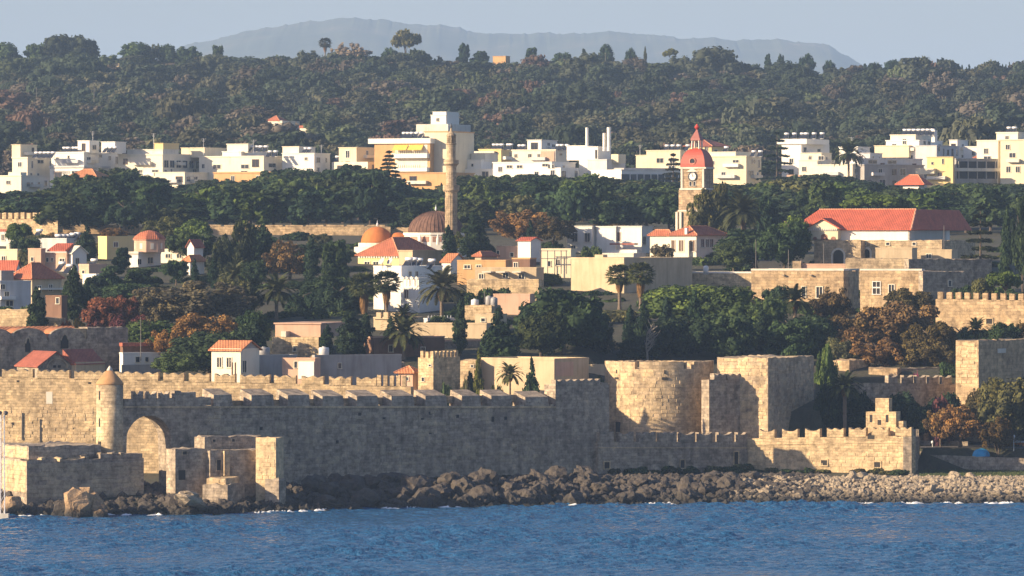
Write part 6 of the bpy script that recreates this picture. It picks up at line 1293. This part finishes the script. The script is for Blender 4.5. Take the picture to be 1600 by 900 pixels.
T('round',1180,350,420,130,DG,'dark green tree right of the red roofed villa',965); T('round',1225,335,425,90,DG,'dark trees left of the gate building',955); T('round',1240,330,410,60,BG,'green tree at the left end of the red roof',960); T('round',1145,375,420,70,MG,'green shrubs beside the red roofed villa',958); T('pine',1200,300,380,50,CY,'dark conifer behind the gate building',1010); T('umbrella',1370,304,335,110,BG,'bright green flat crown behind the long red roof',1040)
T('loose',820,318,388,110,BR,'brown autumn tree behind the pink house',1030); T('loose',865,330,388,70,(0.085,0.075,0.045),'olive brown tree left of the white stepped house',1025); T('cone',828,344,378,32,CY,'small dark dome tree before the brown autumn tree',1010); T('cypress',740,330,408,46,CY,'big dark cypress right of the mosque',990); T('cypress',700,352,402,28,CY,'dark cypress before the mosque dome',985); T('loose',722,355,400,30,YG,'pale green bush right of the minaret foot',1000); T('loose',950,345,362,70,(0.1,0.08,0.05),'low brown tree behind the white stepped house',1060); T('shrub',925,374,398,40,MG,'green bush before the white stepped house',975); T('loose',1035,375,400,36,(0.14,0.12,0.075),'pale flowering shrub left of the red roofed villa',970)
palm('date',1326,240,52,1395,'palm crown before the white rounded house',(0.05,0.065,0.035)); palm('date',1445,97,22,2440,'single palm standing on the ridge at the right',(0.04,0.05,0.03)); palm('fan',508,68,18,2420,'single palm on the ridge left of centre',(0.06,0.06,0.04))
# trees along the ridge
for kd, px, yt, yb, w, c, l in [('round',95,50,98,70,(0.045,0.055,0.035),'broad dark clump of trees on the ridge at the upper left'),('round',128,52,96,62,(0.045,0.055,0.035),'rounded dark tree right of the broad ridge clump'),('round',60,60,92,44,MG,'dark tree left of the broad ridge clump'),('round',10,63,85,50,DG,'dark tree on the ridge at the left edge'),('round',215,63,98,56,MG,'flat topped dark tree on the left ridge'),('loose',240,62,95,24,OL,'thin tree right of the flat topped ridge tree'),('round',262,66,100,36,DG,'dark tree in the row on the left ridge'),('round',292,70,98,56,DG,'wide dark tree on the left ridge'),('pine',340,68,92,30,DG,'dark pine on the ridge before the blue hill'),('umbrella',634,46,85,44,(0.11,0.11,0.05),'tall yellow green tree standing up on the ridge'),('loose',548,62,95,62,(0.30,0.23,0.17),'pale leafless round tree on the ridge'),('round',610,72,98,30,DG,'dark tree left of the tall yellow green ridge tree'),('pine',725,65,95,26,CY,'dark pointed pine on the ridge centre'),('round',948,66,92,26,CY,'round dark tree on the ridge right of centre'),('cypress',1008,72,92,7,YG,'small cypress on the ridge'),('umbrella',1048,76,92,26,YG,'yellow green bush tree on the ridge'),('umbrella',1135,81,98,30,CY,'dark flat tree on the right ridge'),('pine',1200,82,102,14,CY,'thin dark pine on the right ridge'),('pine',1220,82,106,16,CY,'dark pine right of the thin pine'),('round',1260,81,104,28,CY,'round dark tree on the right ridge'),('round',1297,92,108,24,CY,'low round tree on the right ridge'),('round',1362,91,120,34,CY,'dark round tree before the white ridge hut'),('round',1397,90,120,36,CY,'large dark round tree above the white ridge hut'),('pine',750,78,95,40,DG,'dark wide pine on the ridge centre'),('pine',830,72,90,26,DG,'dark pine on the ridge right of the ochre house'),('round',880,76,92,30,DG,'low dark tree on the ridge'),('pine',912,74,92,12,CY,'narrow dark tree on the ridge'),('round',985,72,92,20,DG,'dark small tree on the ridge left of the small cypress')]:
    T(kd, px, yt, yb, w, c, l, 2470, low=kd in LOWC)
for i in range(15): T('cypress', 1488+i*7+rnd.uniform(-2,2), 99+rnd.uniform(-3,6), 125, 7, CY, 'small cypress in the row along the right ridge', 2440, 'cypress row on the right ridge', True)
# belt of dark trees below the modern town
BT = [(-20,292),(70,296),(105,268),(190,258),(240,268),(255,296),(300,284),(330,276),(400,282),(440,258),(500,262),(520,255),(600,252),(612,290),(690,296),(725,272),(800,272),(850,268),(880,276),(930,266),(965,290),(1000,276),(1060,285),(1120,285),(1200,280),(1260,268),(1330,274),(1400,288),(1450,292),(1500,284),(1620,286)]
n_ = 0
for r_, (dd, sp) in enumerate([(1365,25),(1310,25),(1255,27),(1195,28),(1130,30)]):
    px = -15+rnd.uniform(0, 20)
    while px < 1615:
        d = dd+rnd.uniform(-22, 22); lim = interp(px, BT); gy = HY+(HC-ground(X(px,d),d))*F/d; h = rnd.uniform(7.5, 12.5); yt = max(lim+r_*rnd.uniform(0,9), gy-h*F/d)
        if gy-yt > 14 and not (1052 < px < 1112 and r_ > 2):
            kd = rnd.choice(['pine','pine','round','pine','round']); c = rnd.choice([DG,CY,DG,MG,CY,(0.045,0.06,0.03)]) if rnd.random() > .12 else rnd.choice([BG,OL,BG])
            w = rnd.uniform(58, 92)*(1300/d)
            T(kd, px, yt, gy-6, w, c, {'pine': 'dark ragged pine in the belt of trees below the modern town', 'round': 'dark rounded tree in the belt of trees below the modern town'}[kd], d, 'trees of the belt below the modern town', True); n_ += 1
        px += sp*rnd.uniform(.8, 1.3)
for px in (640, 661, 690): T('cypress', px, 285+rnd.uniform(0,10), 320, 11, CY, {640:'left of three small cypresses before the long ochre building',661:'middle of three small cypresses before the long ochre building',690:'right of three small cypresses, beside the minaret shaft'}[px], 1385)
# wooded hill: the nearest trees one by one, the rest as one mass
def hcol(x, y):
    a = mnoise.noise((x*.012, y*.010, 5)); b = rnd.random()+a*.35
    if b < .36: c = (0.048,0.066,0.046)
    elif b < .62: c = (0.066,0.078,0.056)
    elif b < .78: c = (0.092,0.094,0.064)
    elif b < .91: c = (0.112,0.098,0.082)
    elif b < .95: c = (0.135,0.092,0.076)
    else: c = (0.080,0.102,0.056)
    j = rnd.uniform(.75,1.45); return tuple(q*j for q in c)
pts, pcol, psc, prot, pidx = [], [], [], [], []; cnt = 0; d = 1540.
while d < 2640:
    step = 11.3+(d-1540)/1100*3.2; half = d*.0975+8; x = -half+rnd.uniform(0, step)
    while x < half:
        xx, dd = x+rnd.uniform(-3,3), d+rnd.uniform(-step*.6, step*.6); g = ground(xx, dd); x += step*rnd.uniform(.7,1.25)
        px_ = 800+xx/dd*F; py_ = HY+(HC-g)*F/dd
        if (405 < px_ < 500 and 1670 < dd < 1858) or (645 < px_ < 745 and 1650 < dd < 1806): continue
        if mnoise.noise((xx*.03, dd*.02, 1)) > .52: continue
        s_ = (2.6+5.2*rnd.random()**1.4+3.8*max(0, mnoise.noise((xx*.02, dd*.016, 4))+.25))*(1.3 if rnd.random() < .12 else 1); h = s_*rnd.uniform(1.0,1.6)
        if dd > 2400: h *= .55
        c = hcol(xx, dd)
        if dd < 1690 and cnt < 170:
            kd = rnd.choice(['round','round','pine','umbrella','loose']); T(kd, px_, py_-h*F/dd, py_-.5, s_*2*F/dd, c, {'round':'rounded tree in the wood on the hillside behind the modern town','pine':'ragged pine in the wood on the hillside behind the modern town','umbrella':'flat crowned tree in the wood on the hillside behind the modern town','loose':'thin crowned tree in the wood on the hillside behind the modern town'}[kd], dd, 'trees at the foot of the wooded hill', True); cnt += 1; continue
        pts.append((xx, dd, g-.3)); pcol.append((*c, 1)); psc.append((s_, s_*rnd.uniform(.85,1.15), h)); prot.append(rnd.uniform(0, 6.28)); pidx.append(rnd.randrange(9))
    d += step*.95
def leaf_inst():
    m = LEAF.copy(); nt = m.node_tree; k = NT(nt); oi = [n for n in nt.nodes if n.type == 'OBJECT_INFO'][0]; a = k.n('ShaderNodeAttribute', attribute_type='INSTANCER', attribute_name='leafcol')
    for l_ in list(oi.outputs['Color'].links): k.l(a.outputs['Color'], l_.to_socket)
    cr = [n for n in nt.nodes if n.type == 'VALTORGB'][0].color_ramp
    for e, v_ in zip(cr.elements, (.78, .97, 1.12, 1.3)): e.color = (v_, v_, v_*.97, 1)
    return m
LEAFI = leaf_inst(); protos = []
for i, (kd, j_) in enumerate((('round',0),('round',1),('round',2),('pine',0),('pine',1),('umbrella',0),('loose',0),('loose',1),('round',1))):
    me = LOWC[kd][j_].copy(); me.materials[0] = LEAFI; protos.append(bpy.data.objects.new('wood_crown', me))
hm_ = bpy.data.meshes.new('hill_wood'); hm_.from_pydata(pts, [], [])
for nm, ty, key, arr in (('leafcol','FLOAT_COLOR','color',pcol),('sc','FLOAT_VECTOR','vector',psc),('rot','FLOAT','value',prot),('idx','INT','value',pidx)):
    hm_.attributes.new(nm, ty, 'POINT').data.foreach_set(key, np.array(arr, np.int32 if ty == 'INT' else np.float32).ravel())
ho = link('hill_wood', hm_); ng = bpy.data.node_groups.new('hill_wood', 'GeometryNodeTree')
ng.interface.new_socket('Geometry', in_out='INPUT', socket_type='NodeSocketGeometry'); ng.interface.new_socket('Geometry', in_out='OUTPUT', socket_type='NodeSocketGeometry')
gn = ng.nodes; gi = gn.new('NodeGroupInput'); go = gn.new('NodeGroupOutput'); iop = gn.new('GeometryNodeInstanceOnPoints'); g2i = gn.new('GeometryNodeGeometryToInstance')
for p_ in protos:
    oi = gn.new('GeometryNodeObjectInfo'); oi.inputs['Object'].default_value = p_; ng.links.new(oi.outputs['Geometry'], g2i.inputs[0])
def named(nm, ty):
    a = gn.new('GeometryNodeInputNamedAttribute'); a.data_type = ty; a.inputs['Name'].default_value = nm; return a.outputs['Attribute']
cx = gn.new('ShaderNodeCombineXYZ'); ng.links.new(named('rot','FLOAT'), cx.inputs[2]); e2 = gn.new('FunctionNodeEulerToRotation'); ng.links.new(cx.outputs[0], e2.inputs[0])
ng.links.new(gi.outputs[0], iop.inputs['Points']); ng.links.new(g2i.outputs[0], iop.inputs['Instance']); iop.inputs['Pick Instance'].default_value = True
ng.links.new(named('idx','INT'), iop.inputs['Instance Index']); ng.links.new(e2.outputs[0], iop.inputs['Rotation']); ng.links.new(named('sc','FLOAT_VECTOR'), iop.inputs['Scale']); ng.links.new(iop.outputs[0], go.inputs[0])
md = ho.modifiers.new('wood', 'NODES'); md.node_group = ng
tag(ho, 'mixed green and brown wood covering the hill behind the town', 'wood', kind='stuff')
# scrub at the foot of the walls
def scrub(px0, px1, n, hi, line, label, grp, cs):
    for i in range(n):
        px = rnd.uniform(px0, px1); d = line(px)-rnd.uniform(.6, 4.5); d_ = d-(DS(px, d)-d); k = d/F; g = ground(X(px,d), d); h = rnd.uniform(.35, 1)**1.3*hi; py = HY+(HC-g)*F/d; T('shrub', px, py-h/k, py, rnd.uniform(1.4, 3.6)/k, rnd.choice(cs), label, d_, grp)
scrub(940, 1170, 30, 1.5, lambda p: dm0+(dm1-dm0)*(p-935)/233, 'low dark scrub along the foot of the shaded battlement', 'scrub below the shaded battlement', [DG,(0.055,0.06,0.033),OL,DG])
scrub(1172, 1415, 24, 1.1, lambda p: dm1+(748-dm1)*(p-1167)/257, 'low olive scrub along the foot of the sunlit battlement', 'scrub below the sunlit battlement', [DG,OL,(0.09,0.075,0.045),OL])
scrub(560, 930, 34, 1.0, lambda p: along(p), 'low dark weeds along the foot of the long sea wall', 'weeds below the long sea wall', [(0.055,0.06,0.033),(0.05,0.05,0.03)])

fill = [(15,505),(150,470),(250,470),(330,470),(420,430),(440,480),(470,500),(520,470),(560,470),(600,480),(650,480),(700,480),(735,520),(760,530),(830,450),(860,450),(900,470),(940,470),(960,500),(1000,490),(1030,470),(1110,470),(1160,470),(1090,420),(1130,415),(1170,430),(1260,520),(1290,500),(1330,540),(1400,540),(1470,520),(1500,500),(1540,480),(1580,480),(1260,430),(320,430),(360,420),(410,400),(250,430),(640,440),(715,445),(560,500),(450,530),(505,530),(420,540),(1540,540),(1250,470),(1220,440),(1500,420),(1530,420),(1560,400),(1590,400),(560,395),(520,395),(500,385),(470,380),(700,400),(860,400),(880,420),(1150,385),(1100,385),(1200,400),(90,385),(330,400),(420,385),(150,400),(1560,560),(1330,560),(1240,540)]+[(q+rnd.uniform(-10,10), y) for y, a, b in ((405,400,560),(430,400,560),(455,410,560),(480,430,580),(505,430,600),(445,690,740),(470,690,760),(500,700,780),(520,690,800),(480,840,1000),(510,900,1010),(470,1240,1360),(495,1250,1370),(520,1300,1500),(545,1300,1500),(440,1500,1600),(470,1500,1600),(400,690,760),(420,300,420),(450,240,330),(400,1080,1240)) for q in range(a, b, 34)]
for i, (px, yb) in enumerate(fill):
    d = drow(yb)+rnd.uniform(6,16); hh = rnd.uniform(14,30); T('shrub' if i % 3 else 'round', px+rnd.uniform(-14,14), yb-hh, yb+2, rnd.uniform(36,70), rnd.choice([DG,CY,MG,DG,OL]), 'low green garden bush between the old town houses', d, 'garden bushes among the old town houses')
# ---------------------------------------------------------------- small things by the water at the right and the mast at the left
o = empty('blue_tent', (X(1533,759.5), 759.5, Z(713,759.5)), R(20)); tag(o, 'small bright blue dome tent behind the low wall', 'tent'); TB = plain((0.03,0.36,0.66), .5, name='tent_cloth')
pr = [(1.25,0),(1.2,.35),(1.0,.75),(.65,1.0),(.1,1.1)]; q = MB().lathe(pr, 8); q.v = [(x*1.1, y*.8, z+.03*math.sin(5*x+3*y)) for x, y, z in q.v]; q.build('canopy', TB, o)
MB().add([(.2,-.98,0),(.95,-.85,0),(.55,-.75,.75)], [(0,1,2)]).build('door_flap', plain((0.02,0.2,0.42), .5), o)
def car(px, d, rz, label, c):
    x = X(px, d); o = empty('parked_car', (x, d, Z(716, d)), rz); tag(o, label, 'car'); P = plain(c, .25, name='car_paint', var=.05)
    pts = [(-2.0,.35),(2.0,.35),(2.05,.75),(1.95,.95),(1.2,1.02),(-1.75,1.05),(-2.02,.85)]; MB().prism(pts, -.82, .82).build('body', P, o)
    pts = [(-1.6,1.04),(1.15,1.01),(.55,1.45),(.2,1.5),(-1.0,1.5),(-1.35,1.42)]; MB().prism(pts, -.72, .72).build('cabin', P, o)
    for s_ in (-1, 1):
        for a, b in ((-1.3,-.35),(-.25,.75)): MB().prism([(a,1.1),(b,1.1),(b-.15,1.42),(a+.12,1.42)], s_*.735-.01, s_*.735+.01).build('side_window', GLASS, o)
        for wx in (-1.25, 1.3):
            q = MB().lathe([(.32,-.1),(.32,.1)], 16); q.v = [(wx+x_, s_*.78+z_, .32+y_) for x_, y_, z_ in q.v]; w = q.build('wheel', plain((0.02,0.02,0.02),.8), o); q = MB().lathe([(.18,-.115),(.18,.115)], 12); q.v = [(wx+x_, s_*.78+z_, .32+y_) for x_, y_, z_ in q.v]; q.build('rim', METALW, w)
        MB().box(1.98, 2.07, s_*.6-.15, s_*.6+.15, .68, .85).build('headlight', METALW, o); MB().box(-2.06, -1.99, s_*.62-.12, s_*.62+.12, .75, .95).build('tail_light', plain((0.4,0.02,0.02),.3), o)
    MB().add([(1.12,-.66,1.05),(1.12,.66,1.05),(.6,.6,1.44),(.6,-.6,1.44)], [(0,1,2,3)]).build('windscreen', GLASS, o)
car(1589, 762.5, R(200), 'white parked car by the street at the right edge', (0.75,0.75,0.74)); car(1571, 765, R(190), 'dark parked car behind the low wall at the right', (0.05,0.055,0.07))
o = empty('orange_kiosk', (X(1584,768), 768, Z(712,768)), R(-10)); tag(o, 'small orange brown kiosk behind the parked cars', 'kiosk'); OK_ = plain((0.55,0.17,0.05), .6)
MB().box(-1.3,1.3,0,2,0,1.9).build('wall', OK_, o); MB().box(-1.6,1.6,-.5,2.2,1.9,2.05).build('roof', METALW, o); MB().box(-.8,.8,-.06,.02,.9,1.6).build('counter_opening', DARK, o)
def lamp(px, d, yt, yb, label):
    o = empty('street_lamp', (X(px,d), d, Z(yb,d))); tag(o, label, 'lamp'); h = Z(yt,d)-Z(yb,d); MB().tube((0,0,-.4),(0,0,h),.06,.05).build('post', METALW, o); MB().lathe([(.08,h-.05),(.2,h+.1),(.2,h+.3),(.06,h+.42)], 10).build('lantern', METALW, o, True)
lamp(1584, 760.5, 684, 715, 'street lamp with a pale lantern at the right edge'); lamp(1457, 765, 693, 712, 'short pale post behind the low arched wall')
# grass strip
def grass_patch(px0, px1, d0, d1):
    mb = MB(); r = random.Random(3)
    for i in range(9000):
        px = r.uniform(px0, px1); d = r.uniform(d0, d1); x = X(px, d); z = ground(x, d); h = r.uniform(.06,.2); a = r.uniform(0, 6.28); w = .05; mb.add([(x-w*math.cos(a), d-w*math.sin(a), z), (x+w*math.cos(a), d+w*math.sin(a), z), (x+r.uniform(-.1,.1), d+r.uniform(-.1,.1), z+h)], [(0,1,2)])
    me = mb.mesh('grass', plain((0.06,0.085,0.025), .9, name='grass')); tag(link('grass', me), 'short green grass between the rubble beach and the low arched wall', 'grass', kind='stuff')
grass_patch(1436, 1610, 735, 759)
# street behind the low wall
me = grid_mesh('street', np.linspace(X(1438,760), X(1640,760), 12), np.linspace(761.2, 770, 5), lambda i, j: (np.linspace(X(1438,760), X(1640,760), 12)[i], np.linspace(761.2,770,5)[j], 5.55), plain((0.09,0.085,0.08), .9, name='asphalt')); tag(link('street', me), kind='structure')
# harbour light mast at the left edge
o = empty('harbour_light_mast', (X(4,676), 676, -1.0)); tag(o, 'white lattice light mast rising from the water at the left edge', 'mast'); h = Z(648,676)+1
for i, (sx, sy) in enumerate(((-1,-1),(1,-1),(1,1),(-1,1))): MB().tube((sx*.28,sy*.28,0),(sx*.2,sy*.2,h),.05,.05).build('leg', METALW, o)
n = 14
for i in range(n):
    z0, z1 = h*i/n, h*(i+1)/n
    for a, b in (((-.26,-.26),(.26,-.26)),((.26,-.26),(.26,.26)),((-.26,.26),(-.26,-.26))):
        MB().tube((a[0],a[1],z0),(b[0],b[1],z1) if i % 2 else (b[0],b[1],z1),.025,n=4).build('brace', METALW, o)
for dx in (-.35, .4): MB().lathe([(.1,h),(.28,h+.12),(.28,h+.38),(.05,h+.5)], 10, (dx,0)).build('floodlight', IRON, o)
MB().box(-.6,.6,-.1,.1,h-.06,h).build('crossarm', IRON, o)
MB().box(-.8,.8,-.8,.8,-1.5,1.6).build('concrete_foot', PALE, o)
# ---------------------------------------------------------------- haze: the air between here and the far hill
hm = bpy.data.materials.new('haze'); hm.use_nodes = True; hn = hm.node_tree; hn.nodes.remove(hn.nodes['Principled BSDF'])
pv = hn.nodes.new('ShaderNodeVolumePrincipled'); pv.inputs['Color'].default_value = (0.46, 0.67, 1.0, 1); pv.inputs['Density'].default_value = 0.000082; pv.inputs['Anisotropy'].default_value = 0.0
hn.links.new(pv.outputs[0], hn.nodes['Material Output'].inputs['Volume'])
hz = MB().box(-9600, 9600, -4500, 22500, -6, 640).build('haze', hm); tag(hz, 'thin blue haze over the town and hills', 'haze', kind='stuff')
